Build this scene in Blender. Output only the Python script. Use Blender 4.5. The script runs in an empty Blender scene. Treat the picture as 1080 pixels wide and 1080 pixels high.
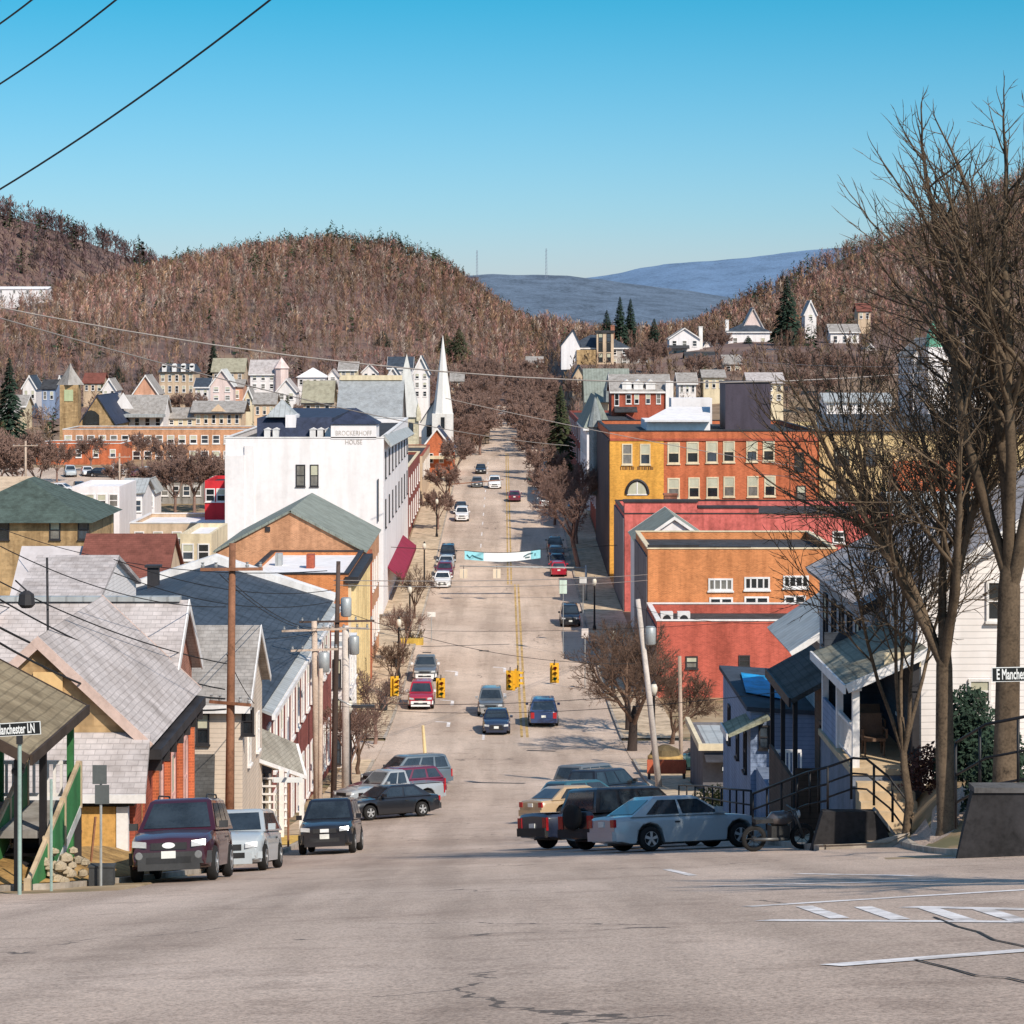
import bpy, math, random
import numpy as np
from mathutils import Vector, Matrix, noise
rng = random.Random(7)
S = bpy.context.scene
COL = S.collection
F, CX, CY = 2600.0, 531.0, 360.0          # focal length and vanishing point, photo pixels
R = math.radians

def P(px, py, d): return Vector(((px-CX)/F*d, d, (CY-py)/F*d))
def PX(px, d): return (px-CX)/F*d
def PZ(py, d): return (CY-py)/F*d

# ------------------------------------------------------------------ terrain
_ry = [-40,0,14,25,38,52,62,66,80,90,108,118,130,150,168,185,250,309,361,430,700,900,1200,9500]
_rz = [3.5,-1.65,-3.88,-6.01,-8.48,-11.12,-13.04,-13.81,-16.43,-18.07,-20.77,-21.95,-23.1,-24.6,-25.35,-25.6,-24.7,-22.7,-21.5,-20.3,-11,-6,-4,20]
_yy = np.arange(-40, 9500, 1.0)
_zz = np.interp(_yy, _ry, _rz)
_k = np.exp(-0.5*(np.arange(-15, 16)/5.0)**2); _k /= _k.sum()
_zs = np.convolve(np.pad(_zz, 15, mode='edge'), _k, 'valid')
_zs[:45] = _zz[:45]
_w = np.clip((_yy-5)/10, 0, 1); _zs = _zz*(1-_w)+_zs*_w
def smooth(t):
    t = min(1.0, max(0.0, t)); return t*t*(3-2*t)
def RZ(y): return float(np.interp(y, _yy, _zs))
SIL = [(-900,190),(-400,225),(-200,255),(0,304),(60,300),(110,290),(165,277),(200,267),(260,254),(350,241),(420,250),(470,270),(500,290),(540,322),
       (590,352),(640,366),(700,353),(730,337),(760,319),(800,301),(830,288),(870,266),(920,244),(970,222),(1020,199),(1080,176),(1300,104),(1700,92),(2400,100)]
SILL = [(-1400,130),(-600,160),(-100,196),(0,212),(60,231),(110,249),(150,265),(190,284),(260,324),(400,420),(800,480)]
D1, D2 = 1100.0, 1750.0
def crest(x, sil, d, tree):
    px = CX + x*F/d
    return PZ(float(np.interp(px, [a for a, b in sil], [b for a, b in sil])), d) - tree
def T(x, y):
    z = RZ(y)
    c = 0.04*(1-smooth((y-95)/55)) if y > 10 else 0.04*smooth(y/10)
    z += c*max(-9, min(12, x))
    if y > 300 and x > 8: z += (11+3*smooth((x-30)/30))*smooth((x-9)/7)*smooth((y-330)/250)
    if y < 90 and x > 9: z += 1.5*smooth((x-9)/1.6)*smooth((y-53)/5)*(1-smooth((y-76)/10))
    if y > 600:
        bump = 1.0
        t = min(1, max(0, (y-600)/(D1-600))); t = .45*smooth(t)+.55*t
        zc = crest(x, SIL, D1, 8.5)
        if y > D1: zc -= 60*smooth((y-D1)/500)
        z = z*(1-t) + zc*t
        if y > 1150:
            zl = crest(x, SILL, D2, 9)
            t2 = smooth((y-1150)/(D2-1150))
            if y > D2: zl -= 80*smooth((y-D2)/600)
            z = max(z, -20*(1-t2)+zl*t2)
        z += 2.5*noise.noise(Vector((x*.012, y*.012, 3)))*min(1, (y-600)/150)
    if y > 2300: z = z*(1-smooth((y-2300)/600)) + (-8)*smooth((y-2300)/600)
    return z
def hit(px, py, d0=8, d1=470, dx=0.0):
    a, b = d0, d1
    y = d0
    while y < d1:                                    # first place where the sight line meets the ground
        if T(PX(px, y), y) >= PZ(py, y): break
        y += .25
    return Vector((PX(px, y), y, T(PX(px, y), y)))

# ------------------------------------------------------------------ materials
MATS = {}
def nd(nt, t, **kw):
    n = nt.nodes.new(t)
    for k, v in kw.items():
        if k in n.inputs: n.inputs[k].default_value = v
        else: setattr(n, k, v)
    return n
def mixc(nt, fac, a, b, mode='MIX'):
    m = nt.nodes.new('ShaderNodeMix'); m.data_type = 'RGBA'; m.blend_type = mode
    for key, v in ((0, fac), (6, a), (7, b)):
        if hasattr(v, 'links'): nt.links.new(v, m.inputs[key])
        else: m.inputs[key].default_value = v if key == 0 else (tuple(v)+(1,))[:4]
    return m.outputs[2]
def mathn(nt, op, a, b=None, c=None):
    m = nt.nodes.new('ShaderNodeMath'); m.operation = op
    for i, v in enumerate((a, b, c)):
        if v is None: continue
        if hasattr(v, 'links'): nt.links.new(v, m.inputs[i])
        else: m.inputs[i].default_value = v
    return m.outputs[0]
def ramp(nt, fac, stops):
    r = nt.nodes.new('ShaderNodeValToRGB'); nt.links.new(fac, r.inputs[0])
    e = r.color_ramp.elements
    while len(e) < len(stops): e.new(0.5)
    for el, (p, c) in zip(e, stops): el.position = p; el.color = tuple(c)+(1,) if len(c) == 3 else c
    return r.outputs[0]
def mat(name, col, rough=.8, var=.18, scale=.6, kind=None, col2=None, spec=.3, metal=0.0, coat=0.0, ks=1.0, bump=0.0):
    """kind: None, brick, stone, siding, shingle, seam, plank"""
    if name in MATS: return MATS[name]
    assert len(col) == 3, name
    m = bpy.data.materials.new(name); m.use_nodes = True; MATS[name] = m
    nt = m.node_tree; L = nt.links
    b = nt.nodes['Principled BSDF']
    b.inputs['Roughness'].default_value = rough; b.inputs['Metallic'].default_value = metal
    b.inputs['Specular IOR Level'].default_value = spec; b.inputs['Coat Weight'].default_value = coat
    b.inputs['Coat Roughness'].default_value = .08
    tc = nt.nodes.new('ShaderNodeTexCoord'); geo = nt.nodes.new('ShaderNodeNewGeometry')
    pos = geo.outputs['Position'] if kind or scale < 5 else tc.outputs['Object']
    if coat: pos = tc.outputs['Object']
    n1 = nd(nt, 'ShaderNodeTexNoise', Scale=scale, Detail=6.0, Roughness=.65); L.new(pos, n1.inputs['Vector'])
    n2 = nd(nt, 'ShaderNodeTexNoise', Scale=scale*9, Detail=3.0, Roughness=.6); L.new(pos, n2.inputs['Vector'])
    s = mathn(nt, 'MULTIPLY_ADD', n2.outputs[0], .45, mathn(nt, 'MULTIPLY', n1.outputs[0], .55))
    c = tuple(col)
    lo = tuple(max(0, v*(1-var*1.6)) for v in c); hi = tuple(min(1, v*(1+var)) for v in c)
    base = ramp(nt, s, [(.32, lo), (.5, c), (.68, hi)])
    h = s
    if kind:
        sx = nt.nodes.new('ShaderNodeSeparateXYZ'); L.new(geo.outputs['Position'], sx.inputs[0])
        sn = nt.nodes.new('ShaderNodeSeparateXYZ'); L.new(geo.outputs['True Normal'], sn.inputs[0])
        sel = mathn(nt, 'GREATER_THAN', mathn(nt, 'ABSOLUTE', sn.outputs[0]), mathn(nt, 'ABSOLUTE', sn.outputs[1]))
        u = mathn(nt, 'ADD', sx.outputs[0], mathn(nt, 'MULTIPLY', sel, mathn(nt, 'SUBTRACT', sx.outputs[1], sx.outputs[0]))); v = sx.outputs[2]
        wn = nd(nt, 'ShaderNodeTexNoise', Scale=.9, Detail=2.0); L.new(pos, wn.inputs['Vector'])
        v = mathn(nt, 'ADD', v, mathn(nt, 'MULTIPLY', mathn(nt, 'SUBTRACT', wn.outputs[0], .5), .05))
        if kind in ('brick', 'stone', 'shingle'):
            cb = nt.nodes.new('ShaderNodeCombineXYZ'); L.new(u, cb.inputs[0]); L.new(v, cb.inputs[1])
            bt = nt.nodes.new('ShaderNodeTexBrick'); L.new(cb.outputs[0], bt.inputs['Vector'])
            w, hh, ms = {'brick': (.24, .08, .012), 'stone': (.62, .3, .02), 'shingle': (.28, .105, .01)}[kind]
            bt.inputs['Scale'].default_value = 1/ks
            bt.inputs['Brick Width'].default_value = w; bt.inputs['Row Height'].default_value = hh
            bt.inputs['Mortar Size'].default_value = ms; bt.inputs['Mortar Smooth'].default_value = .2
            bt.inputs['Color1'].default_value = (1, 1, 1, 1); bt.inputs['Color2'].default_value = (.62, .62, .62, 1) if kind != 'shingle' else (.78, .78, .78, 1)
            bt.inputs['Mortar'].default_value = (1.25, 1.2, 1.15, 1) if kind == 'brick' else ((.55, .55, .55, 1) if kind == 'shingle' else (.8, .78, .75, 1))
            if col2: bt.inputs['Mortar'].default_value = tuple(col2)+(1,)
            base = mixc(nt, .75, base, bt.outputs['Color'], 'MULTIPLY')
        elif kind in ('siding', 'seam', 'plank'):
            src, pitch = {'siding': (v, .16*ks), 'seam': (u, .5*ks), 'plank': (u, .22*ks)}[kind]
            fr = mathn(nt, 'FRACT', mathn(nt, 'DIVIDE', src, pitch))
            ln = mathn(nt, 'LESS_THAN', fr, .14)
            base = mixc(nt, mathn(nt, 'MULTIPLY', ln, .45), base, tuple(x*.35 for x in c))
            if kind == 'siding': h = fr
    # weathering: soft vertical streaks and grime in broad patches
    mp = nd(nt, 'ShaderNodeMapping'); mp.inputs['Scale'].default_value = (1.3, 1.3, .16); L.new(geo.outputs['Position'], mp.inputs[0])
    n3 = nd(nt, 'ShaderNodeTexNoise', Scale=1.1, Detail=4.0); L.new(mp.outputs[0], n3.inputs['Vector'])
    if not coat and kind != 'road':
        g = ramp(nt, n3.outputs[0], [(.34, (.56, .53, .5)), (.5, (.9, .89, .88)), (.6, (1.04, 1.04, 1.04))])
        base = mixc(nt, min(.85, var*3.6), base, g, 'MULTIPLY')
    L.new(base, b.inputs['Base Color'])
    if bump:
        bp = nd(nt, 'ShaderNodeBump', Strength=bump, Distance=.02); L.new(h, bp.inputs['Height']); L.new(bp.outputs[0], b.inputs['Normal'])
    return m
def glassm(name='window_glass', col=(.02, .025, .03), rough=.08):
    return mat(name, col, rough, .3, 1.2, spec=.8)
def paint(name, col): return mat('car_paint_'+name, col, .32, .05, 2.0, spec=.5, coat=.8)

# ------------------------------------------------------------------ mesh building
class MB:
    def __init__(s): s.v = []; s.f = []; s.m = []; s.cur = 0
    def add(s, vs, fs):
        o = len(s.v); s.v += [tuple(p) for p in vs]
        for f in fs: s.f.append(tuple(i+o for i in f)); s.m.append(s.cur)
        return s
    def box(s, x0, x1, y0, y1, z0, z1):
        v = [(x, y, z) for z in (z0, z1) for y in (y0, y1) for x in (x0, x1)]
        return s.add(v, [(0, 2, 3, 1), (4, 5, 7, 6), (0, 1, 5, 4), (2, 6, 7, 3), (0, 4, 6, 2), (1, 3, 7, 5)])
    def poly(s, *pts): return s.add(pts, [tuple(range(len(pts)))])
    def slab(s, pts, t):
        """a flat polygon given thickness t along its normal (downwards)"""
        a = [Vector(p) for p in pts]; n = Vector((0, 0, 0))
        for i in range(len(a)): n += (a[i]-a[0]).cross(a[(i+1) % len(a)]-a[0])
        n.normalize()
        if n.z < 0: a.reverse(); n = -n
        b = [p-n*t for p in a]; k = len(a)
        return s.add(a+b, [tuple(range(k)), tuple(range(2*k-1, k-1, -1))]+[(i, i+k, (i+1) % k+k, (i+1) % k) for i in range(k)])
    def tube(s, pts, rad, n=6, caps=True):
        pts = [Vector(p) for p in pts]
        if not hasattr(rad, '__len__'): rad = [rad]*len(pts)
        vs = []; prev = None
        for i, p in enumerate(pts):
            d = (pts[min(i+1, len(pts)-1)]-pts[max(i-1, 0)])
            d = d.normalized() if d.length > 1e-9 else Vector((0, 0, 1))
            if prev is None:
                a = d.orthogonal().normalized()
            else:
                a = prev-d*prev.dot(d); a = a.normalized() if a.length > 1e-6 else d.orthogonal().normalized()
            prev = a; b = d.cross(a)
            for k in range(n):
                t = 2*math.pi*k/n; vs.append(p+(a*math.cos(t)+b*math.sin(t))*rad[i])
        fs = []
        for i in range(len(pts)-1):
            for k in range(n): fs.append((i*n+k, i*n+(k+1) % n, (i+1)*n+(k+1) % n, (i+1)*n+k))
        if caps: fs.append(tuple(range(n-1, -1, -1))); fs.append(tuple(range((len(pts)-1)*n, len(pts)*n)))
        return s.add(vs, fs)
    def lathe(s, prof, c=(0, 0, 0), n=16, axis='z', cap=True):
        vs = []
        for r, h in prof:
            for k in range(n):
                t = 2*math.pi*k/n; a, b = r*math.cos(t), r*math.sin(t)
                q = {'z': (a, b, h), 'y': (a, h, b), 'x': (h, a, b)}[axis]
                vs.append((q[0]+c[0], q[1]+c[1], q[2]+c[2]))
        fs = []
        for i in range(len(prof)-1):
            for k in range(n): fs.append((i*n+k, i*n+(k+1) % n, (i+1)*n+(k+1) % n, (i+1)*n+k))
        if cap: fs.append(tuple(range(n-1, -1, -1))); fs.append(tuple(range((len(prof)-1)*n, len(prof)*n)))
        return s.add(vs, fs)
    def mesh(s, name, mats, off=(0, 0, 0), smooth=False):
        me = bpy.data.meshes.new(name); o = Vector(off)
        me.from_pydata([(x-o.x, y-o.y, z-o.z) for x, y, z in s.v], [], s.f)
        for m in (mats if isinstance(mats, (list, tuple)) else [mats]): me.materials.append(m)
        if any(s.m): me.polygons.foreach_set('material_index', s.m)
        if smooth: me.polygons.foreach_set('use_smooth', [True]*len(me.polygons))
        me.validate(); me.update()
        return me
def link(name, data, parent=None, loc=(0, 0, 0)):
    o = bpy.data.objects.new(name, data); COL.objects.link(o); o.location = loc
    if parent: o.parent = parent
    return o
def tag(o, label, cat, group=None, kind=None):
    o['label'] = label; o['category'] = cat
    if group: o['group'] = group
    if kind: o['kind'] = kind
    return o
def thing(name, label, cat, loc=(0, 0, 0), group=None, rot=None):
    o = link(name, None, None, loc); o.empty_display_size = .5
    if rot: o.rotation_euler = rot
    return tag(o, label, cat, group)
def part(root, name, mb, mats, smooth=False, label=None, base=None):
    """a mesh given in world axes, stored relative to its thing's base"""
    b = base if base is not None else root.location
    if root.type != 'EMPTY' and base is None: b = root.parent.location if root.parent else root.location
    o = link(name, mb.mesh(name, mats, b, smooth), root)
    if label: o['label'] = label
    return o
def lpart(root, name, mb, mats, smooth=False, label=None):      # a mesh already in local coordinates
    return part(root, name, mb, mats, smooth, label, base=(0, 0, 0))
def solo(name, label, cat, mb, mats, base, group=None, smooth=False, kind=None):
    o = link(name, mb.mesh(name, mats, base, smooth), None, base)
    return tag(o, label, cat, group, kind)
def struct(name, mb, mats, smooth=False):
    o = link(name, mb.mesh(name, mats, (0, 0, 0), smooth)); o['kind'] = 'structure'; return o
def text_mesh(name, body, size, mat_, parent, loc, rot, extrude=.004, sx=1.0, align='CENTER', label=None, bold=0):
    cu = bpy.data.curves.new(name, 'FONT'); cu.body = body; cu.size = size; cu.extrude = extrude
    cu.align_x = align; cu.align_y = 'CENTER'; cu.resolution_u = 3; cu.offset = bold
    tmp = bpy.data.objects.new(name+'_tmp', cu); COL.objects.link(tmp)
    dg = bpy.context.evaluated_depsgraph_get(); dg.update()
    me = bpy.data.meshes.new_from_object(tmp.evaluated_get(dg))
    bpy.data.objects.remove(tmp); bpy.data.curves.remove(cu)
    me.materials.clear(); me.materials.append(mat_)
    o = link(name, me, parent, loc); o.rotation_euler = rot; o.scale = (sx, 1, 1)
    if label: o['label'] = label
    return o
def copy_tree(o, parent=None):
    c = o.copy(); COL.objects.link(c)
    if parent: c.parent = parent
    for ch in [x for x in COL.objects if x.parent == o]: copy_tree(ch, c)
    return c

# ------------------------------------------------------------------ camera, light, sky
cam_d = bpy.data.cameras.new('camera'); cam = link('camera', cam_d)
cam_d.sensor_width = 36; cam_d.lens = F/1080*36
cam_d.shift_x = (540-CX)/1080; cam_d.shift_y = -(540-CY)/1080
cam_d.clip_start = .1; cam_d.clip_end = 20000
cam.rotation_euler = (math.pi/2, 0, 0); S.camera = cam
SUN_AZ, SUN_EL = 33.0, 41.0            # degrees to the right of straight behind the viewer, height
sv = Vector((math.sin(R(SUN_AZ))*math.cos(R(SUN_EL)), -math.cos(R(SUN_AZ))*math.cos(R(SUN_EL)), math.sin(R(SUN_EL))))
sun_d = bpy.data.lights.new('sun', 'SUN'); sun_d.energy = 5.0; sun_d.angle = R(.5); sun_d.color = (1, .915, .785)
sun = link('sun', sun_d, None, (30, -30, 60)); sun.rotation_euler = sv.to_track_quat('Z', 'Y').to_euler()
W = bpy.data.worlds.new('World'); S.world = W; W.use_nodes = True
nt = W.node_tree
sky = nt.nodes.new('ShaderNodeTexSky'); sky.sky_type = 'NISHITA'; sky.sun_disc = False
sky.sun_elevation = R(SUN_EL); sky.sun_rotation = R(180-SUN_AZ); sky.air_density = 1.0; sky.dust_density = .6; sky.ozone_density = 1.5
wtc = nt.nodes.new('ShaderNodeTexCoord'); wsx = nt.nodes.new('ShaderNodeSeparateXYZ'); nt.links.new(wtc.outputs['Generated'], wsx.inputs[0])
grad = ramp(nt, wsx.outputs[2], [(0, (.7, .66, .91)), (.05, (.43, .645, .86)), (.14, (.1, .575, .735)), (.4, (.7, .95, 1.05))])
mul = mixc(nt, 1.0, sky.outputs[0], grad, 'MULTIPLY')
nt.links.new(mul, nt.nodes['Background'].inputs[0]); nt.nodes['Background'].inputs[1].default_value = .145
S.view_settings.view_transform = 'Standard'; S.view_settings.look = 'None'; S.view_settings.exposure = 0; S.view_settings.gamma = 1
S.render.engine = 'CYCLES'
S.cycles.max_bounces = 6; S.cycles.transparent_max_bounces = 8
# ------------------------------------------------------------------ ground, road, pavements
def road_mat():
    m = bpy.data.materials.new('asphalt'); m.use_nodes = True; nt = m.node_tree; L = nt.links; b = nt.nodes['Principled BSDF']
    b.inputs['Roughness'].default_value = .85; b.inputs['Specular IOR Level'].default_value = .25
    g = nt.nodes.new('ShaderNodeNewGeometry'); pos = g.outputs['Position']
    def nz(sc, det=4, vec=None, r=.6):
        n = nd(nt, 'ShaderNodeTexNoise', Scale=sc, Detail=det, Roughness=r); L.new(vec or pos, n.inputs['Vector']); return n.outputs[0]
    mp = nd(nt, 'ShaderNodeMapping'); mp.inputs['Scale'].default_value = (1.0, .06, .06); L.new(pos, mp.inputs[0])
    patches = ramp(nt, nz(.09, 5), [(.35, (.44, .33, .265)), (.5, (.51, .39, .315)), (.66, (.58, .45, .37))])
    tracks = ramp(nt, nz(.55, 3, mp.outputs[0]), [(.36, (.72, .71, .7)), (.55, (1, 1, 1)), (.7, (1.1, 1.1, 1.1))])
    c = mixc(nt, .8, patches, tracks, 'MULTIPLY')
    grain = ramp(nt, nz(28, 2, None, .8), [(.34, (.62, .61, .6)), (.5, (1, 1, 1)), (.68, (1.28, 1.27, 1.25))])
    c = mixc(nt, 1.0, c, grain, 'MULTIPLY')
    g2 = ramp(nt, nz(7, 5, None, .75), [(.38, (.8, .79, .78)), (.5, (1, 1, 1)), (.64, (1.14, 1.13, 1.12))]); c = mixc(nt, .6, c, g2, 'MULTIPLY')
    blot = ramp(nt, nz(.9, 6, None, .7), [(.36, (.72, .7, .69)), (.47, (1, 1, 1))])
    c = mixc(nt, .65, c, blot, 'MULTIPLY')
    # tar-filled cracks along wandering cell borders
    dis = nt.nodes.new('ShaderNodeVectorMath'); dis.operation = 'ADD'
    nw = nd(nt, 'ShaderNodeTexNoise', Scale=.8, Detail=5.0); L.new(pos, nw.inputs['Vector'])
    sc = nt.nodes.new('ShaderNodeVectorMath'); sc.operation = 'SCALE'; sc.inputs['Scale'].default_value = 1.7; L.new(nw.outputs['Color'], sc.inputs[0])
    L.new(pos, dis.inputs[0]); L.new(sc.outputs[0], dis.inputs[1])
    vo = nd(nt, 'ShaderNodeTexVoronoi', feature='DISTANCE_TO_EDGE', Scale=.17); L.new(dis.outputs[0], vo.inputs['Vector'])
    ck = mathn(nt, 'LESS_THAN', vo.outputs['Distance'], .0045)
    gate = mathn(nt, 'GREATER_THAN', nz(.13, 2), .57)
    c = mixc(nt, mathn(nt, 'MULTIPLY', mathn(nt, 'MULTIPLY', ck, gate), .75), c, (.05, .043, .04))
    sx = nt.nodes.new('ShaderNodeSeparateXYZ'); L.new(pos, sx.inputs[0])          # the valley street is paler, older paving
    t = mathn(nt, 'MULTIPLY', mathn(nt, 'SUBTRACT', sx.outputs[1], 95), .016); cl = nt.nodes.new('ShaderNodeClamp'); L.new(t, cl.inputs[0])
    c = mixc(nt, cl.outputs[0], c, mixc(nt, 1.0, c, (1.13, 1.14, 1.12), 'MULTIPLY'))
    L.new(c, b.inputs['Base Color'])
    bp = nd(nt, 'ShaderNodeBump', Strength=.5, Distance=.012); L.new(nz(40, 3), bp.inputs['Height']); L.new(bp.outputs[0], b.inputs['Normal'])
    MATS['asphalt'] = m
    return m
M_road = road_mat()
M_dirt = mat('dry_earth', (.3, .2, .11), .95, .35, .5)
M_leaf = mat('leaf_litter', (.17, .095, .075), .95, .4, .05)
M_pave = mat('pavement_concrete', (.56, .43, .3), .9, .22, .5)
M_kerb = mat('kerb_concrete', (.42, .36, .3), .9, .25, .8)

def ground_mat():
    m = bpy.data.materials.new('ground_cover'); m.use_nodes = True; nt = m.node_tree; L = nt.links; b = nt.nodes['Principled BSDF']
    b.inputs['Roughness'].default_value = .95
    g = nt.nodes.new('ShaderNodeNewGeometry'); pos = g.outputs['Position']
    def nz(sc, det=5): n = nd(nt, 'ShaderNodeTexNoise', Scale=sc, Detail=det, Roughness=.65); L.new(pos, n.inputs['Vector']); return n.outputs[0]
    near = ramp(nt, nz(.35), [(.35, (.15, .13, .06)), (.48, (.3, .2, .11)), (.62, (.38, .28, .17))])
    far = ramp(nt, nz(.05), [(.35, (.1, .062, .055)), (.5, (.17, .1, .08)), (.65, (.23, .15, .1))])
    sx = nt.nodes.new('ShaderNodeSeparateXYZ'); L.new(pos, sx.inputs[0])
    t = mathn(nt, 'MULTIPLY', mathn(nt, 'SUBTRACT', sx.outputs[1], 380), .006)
    mr = nt.nodes.new('ShaderNodeClamp'); L.new(t, mr.inputs[0])
    L.new(mixc(nt, mr.outputs[0], near, far), b.inputs['Base Color'])
    MATS['ground_cover'] = m; return m
M_ground = ground_mat()

def grid(xs, ys, fz):
    nx, ny = len(xs), len(ys)
    v = [(x, y, fz(x, y)) for y in ys for x in xs]
    f = [(j*nx+i, j*nx+i+1, (j+1)*nx+i+1, (j+1)*nx+i) for j in range(ny-1) for i in range(nx-1)]
    mb = MB(); mb.add(v, f); return mb
YL = [-40, -20, -10, -5]+[i*2.5 for i in range(0, 61)]+list(range(155, 460, 5))+list(range(460, 1241, 20))+list(range(1280, 2400, 60))+[2600, 3000, 4000, 6000, 9400]
XL = [-4500, -2600, -1700, -1200, -900]+list(range(-720, -40, 20))+[-40, -30, -24, -18, -14, -12, -11, -9, -8, -7.4, -7.2, -4, 0, 4, 7.2, 7.4, 8, 9, 9.5, 10, 10.3, 10.6, 11, 11.5, 12, 13, 14, 16, 18, 22, 26, 32, 38, 46]+list(range(60, 741, 20))+[900, 1200, 1700, 2600, 4500]
def ground_z(x, y):
    z = T(x, y)
    if y < 460:
        if abs(x) <= 7.3 or (y < 47.4 and x > -45 and x < 12): return z-.15
        if abs(x) < 60 or y < 300: return z+.02
    return z-.1 if y > 460 and abs(x) < 8 else z
struct('ground', grid(XL, YL, ground_z), M_ground, True)
yr = [-12, -8, -4, 0]+[i*2.5 for i in range(1, 61)]+list(range(155, 460, 5))+list(range(460, 581, 20))
rows = [(-45 if y < 45 else (-7.3 if y < 458 else -4.2), y) for y in yr]
mb = MB(); prev = None
for y in yr:
    if y <= 47.5: xs = [-45, -30, -20, -14, -11, -9, -7.3, -4, -2, 0, 2, 4, 7.3, 9, 9.5, 12]
    elif y <= 458: xs = [-7.3]*6+[-7.3, -4, -2, 0, 2, 4, 7.3]+[7.3]*3
    else: xs = [-2.7]*6+[-2.7, -2, -1, 0, 1, 2, 2.7]+[2.7]*3
    if y <= 47.5: pass
    cur = [(x, y, T(x, y)+(.12 if y >= 458 else 0)) for x in xs]
    if prev:
        k = len(cur); lo, hi = (0, k-1)
        for i in range(k-1):
            a, b_, c_, d_ = prev[i], prev[i+1], cur[i+1], cur[i]
            if abs(a[0]-b_[0]) < 1e-6 and abs(c_[0]-d_[0]) < 1e-6: continue
            if prev[0][0] == -45 and cur[0][0] != -45 and (i < 6 or i >= 12): continue
            mb.poly(a, b_, c_, d_)
    prev = cur
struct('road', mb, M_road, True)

def strip(pairs, dz, mb=None):
    mb = mb or MB()
    for (a, b), (c, d) in zip(pairs[:-1], pairs[1:]):
        n = 4
        for i in range(n):
            q = [(a[0]+(b[0]-a[0])*t, a[1]+(b[1]-a[1])*t) for t in (i/n, (i+1)/n)]
            r = [(c[0]+(d[0]-c[0])*t, c[1]+(d[1]-c[1])*t) for t in (i/n, (i+1)/n)]
            mb.poly(*[(x, y, T(x, y)+dz) for x, y in (q[0], q[1], r[1], r[0])])
    return mb
def kerb(pts, inward, name, w=.16):
    mb = MB(); out = []
    P_ = [Vector((x, y, 0)) for x, y in pts]
    for i, p in enumerate(P_):
        d = (P_[min(i+1, len(P_)-1)]-P_[max(0, i-1)]).normalized(); n = Vector((d.y, -d.x, 0))*inward
        q = p+n*w
        out.append([Vector((p.x, p.y, T(p.x, p.y)-.1)), Vector((p.x, p.y, T(p.x, p.y)+.135)), Vector((q.x, q.y, T(q.x, q.y)+.14)), Vector((q.x, q.y, T(q.x, q.y)-.1))])
    for a, b in zip(out[:-1], out[1:]):
        for k in range(3): mb.poly(a[k], a[k+1], b[k+1], b[k])
    struct(name, mb, M_kerb)
LK = [(-45, 44.4), (-30, 44.4), (-20, 44.7), (-14, 45.3), (-11.6, 46.2), (-10, 47.4), (-8.8, 49.5), (-7.9, 53), (-7.4, 58), (-7.3, 62)]
LO = [(-45, 46.6), (-30, 46.6), (-20, 46.9), (-14.4, 47.4), (-12.6, 48.4), (-11.3, 49.6), (-10.4, 51.4), (-9.6, 54), (-9.1, 58), (-8.9, 62)]
ys1 = [65+i*2.5 for i in range(31)]                        # 65 .. 140
K1 = LK+[(-7.3, y) for y in ys1]; O1 = LO+[(-8.9, y) for y in ys1]
ys2 = [152.5+i*5 for i in range(60)]
mb = strip(list(zip(O1, K1)), .13); strip([((-11, y), (-7.3, y)) for y in ys2], .13, mb)
struct('sidewalk', mb, M_pave)
kerb(K1, -1, 'kerb'); kerb([(-7.3, y) for y in ys2], -1, 'kerb')
ysr = [57+i*2.5 for i in range(34)]
mb = strip([((7.3, y), (9.4, y)) for y in ysr], .13); strip([((7.3, y), (11, y)) for y in ys2], .13, mb)
struct('sidewalk', mb, M_pave)
kerb([(7.3, y) for y in ysr], 1, 'kerb'); kerb([(7.3, y) for y in ys2], 1, 'kerb')
# alley mouth and the drive beside the white house
mb = grid([7.05, 7.35, 8.2, 9, 9.5, 10, 10.6, 11.5, 13], [47.0, 48.2, 49, 50.5, 52, 53.5, 55, 57.0], lambda x, y: T(x, y)+(-.03 if y < 48 or x < 7.2 else .03))
struct('alley', mb, M_road)
# side streets opening at the foot of the hill
mb = grid([-60, -40, -30, -20, -14, -11, -8.9, -7.3], [141, 144, 147, 150, 151.8], lambda x, y: T(x, y)+.028)
for x0, x1 in ((7.3, 60),):
    xs = [7.3, 9, 11, 14, 20, 30, 45, 60]
    for a, b in zip([141, 144, 147, 150], [144, 147, 150, 151.8]):
        for p, q in zip(xs[:-1], xs[1:]): mb.poly((p, a, T(p, a)+.028), (q, a, T(q, a)+.028), (q, b, T(q, b)+.028), (p, b, T(p, b)+.028))
struct('side_street', mb, M_road)

# ------------------------------------------------------------------ painted markings
M_white = mat('road_paint_white', (.8, .74, .72), .8, .3, 1.5)
M_yellow = mat('road_paint_yellow', (.55, .36, .14), .8, .35, 1.5)
def mark(mb, a, b, w, dz=.006, n=8):
    a = Vector(a[:2]); b = Vector(b[:2]); d = (b-a).normalized(); s = Vector((d.y, -d.x))*w/2
    for i in range(n):
        p, q = a+(b-a)*(i/n), a+(b-a)*((i+1)/n)
        mb.poly(*[(v.x, v.y, T(v.x, v.y)+dz) for v in (p-s, p+s, q+s, q-s)])
mb = MB()
for (x0, y0, x1, y1, w) in [(876, 1019, 1130, 1000, .3), (788, 957, 958, 946, .3), (958, 957, 1130, 961, .3), (805, 971, 1130, 974, .28), (848, 957, 886, 970, .2), (910, 957, 950, 970.5, .2),
                        (976, 958, 1020, 972, .2), (1036, 960, 1082, 974, .2), (958, 946, 1100, 938, .3), (750, 935, 1000, 929, .24), (703, 917, 731, 924, .16), (840, 922, 965, 924, .2)]:
    mark(mb, hit(x0, y0), hit(x1, y1), w)
struct('road_marking', mb, M_white)
mb = MB()
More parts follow.
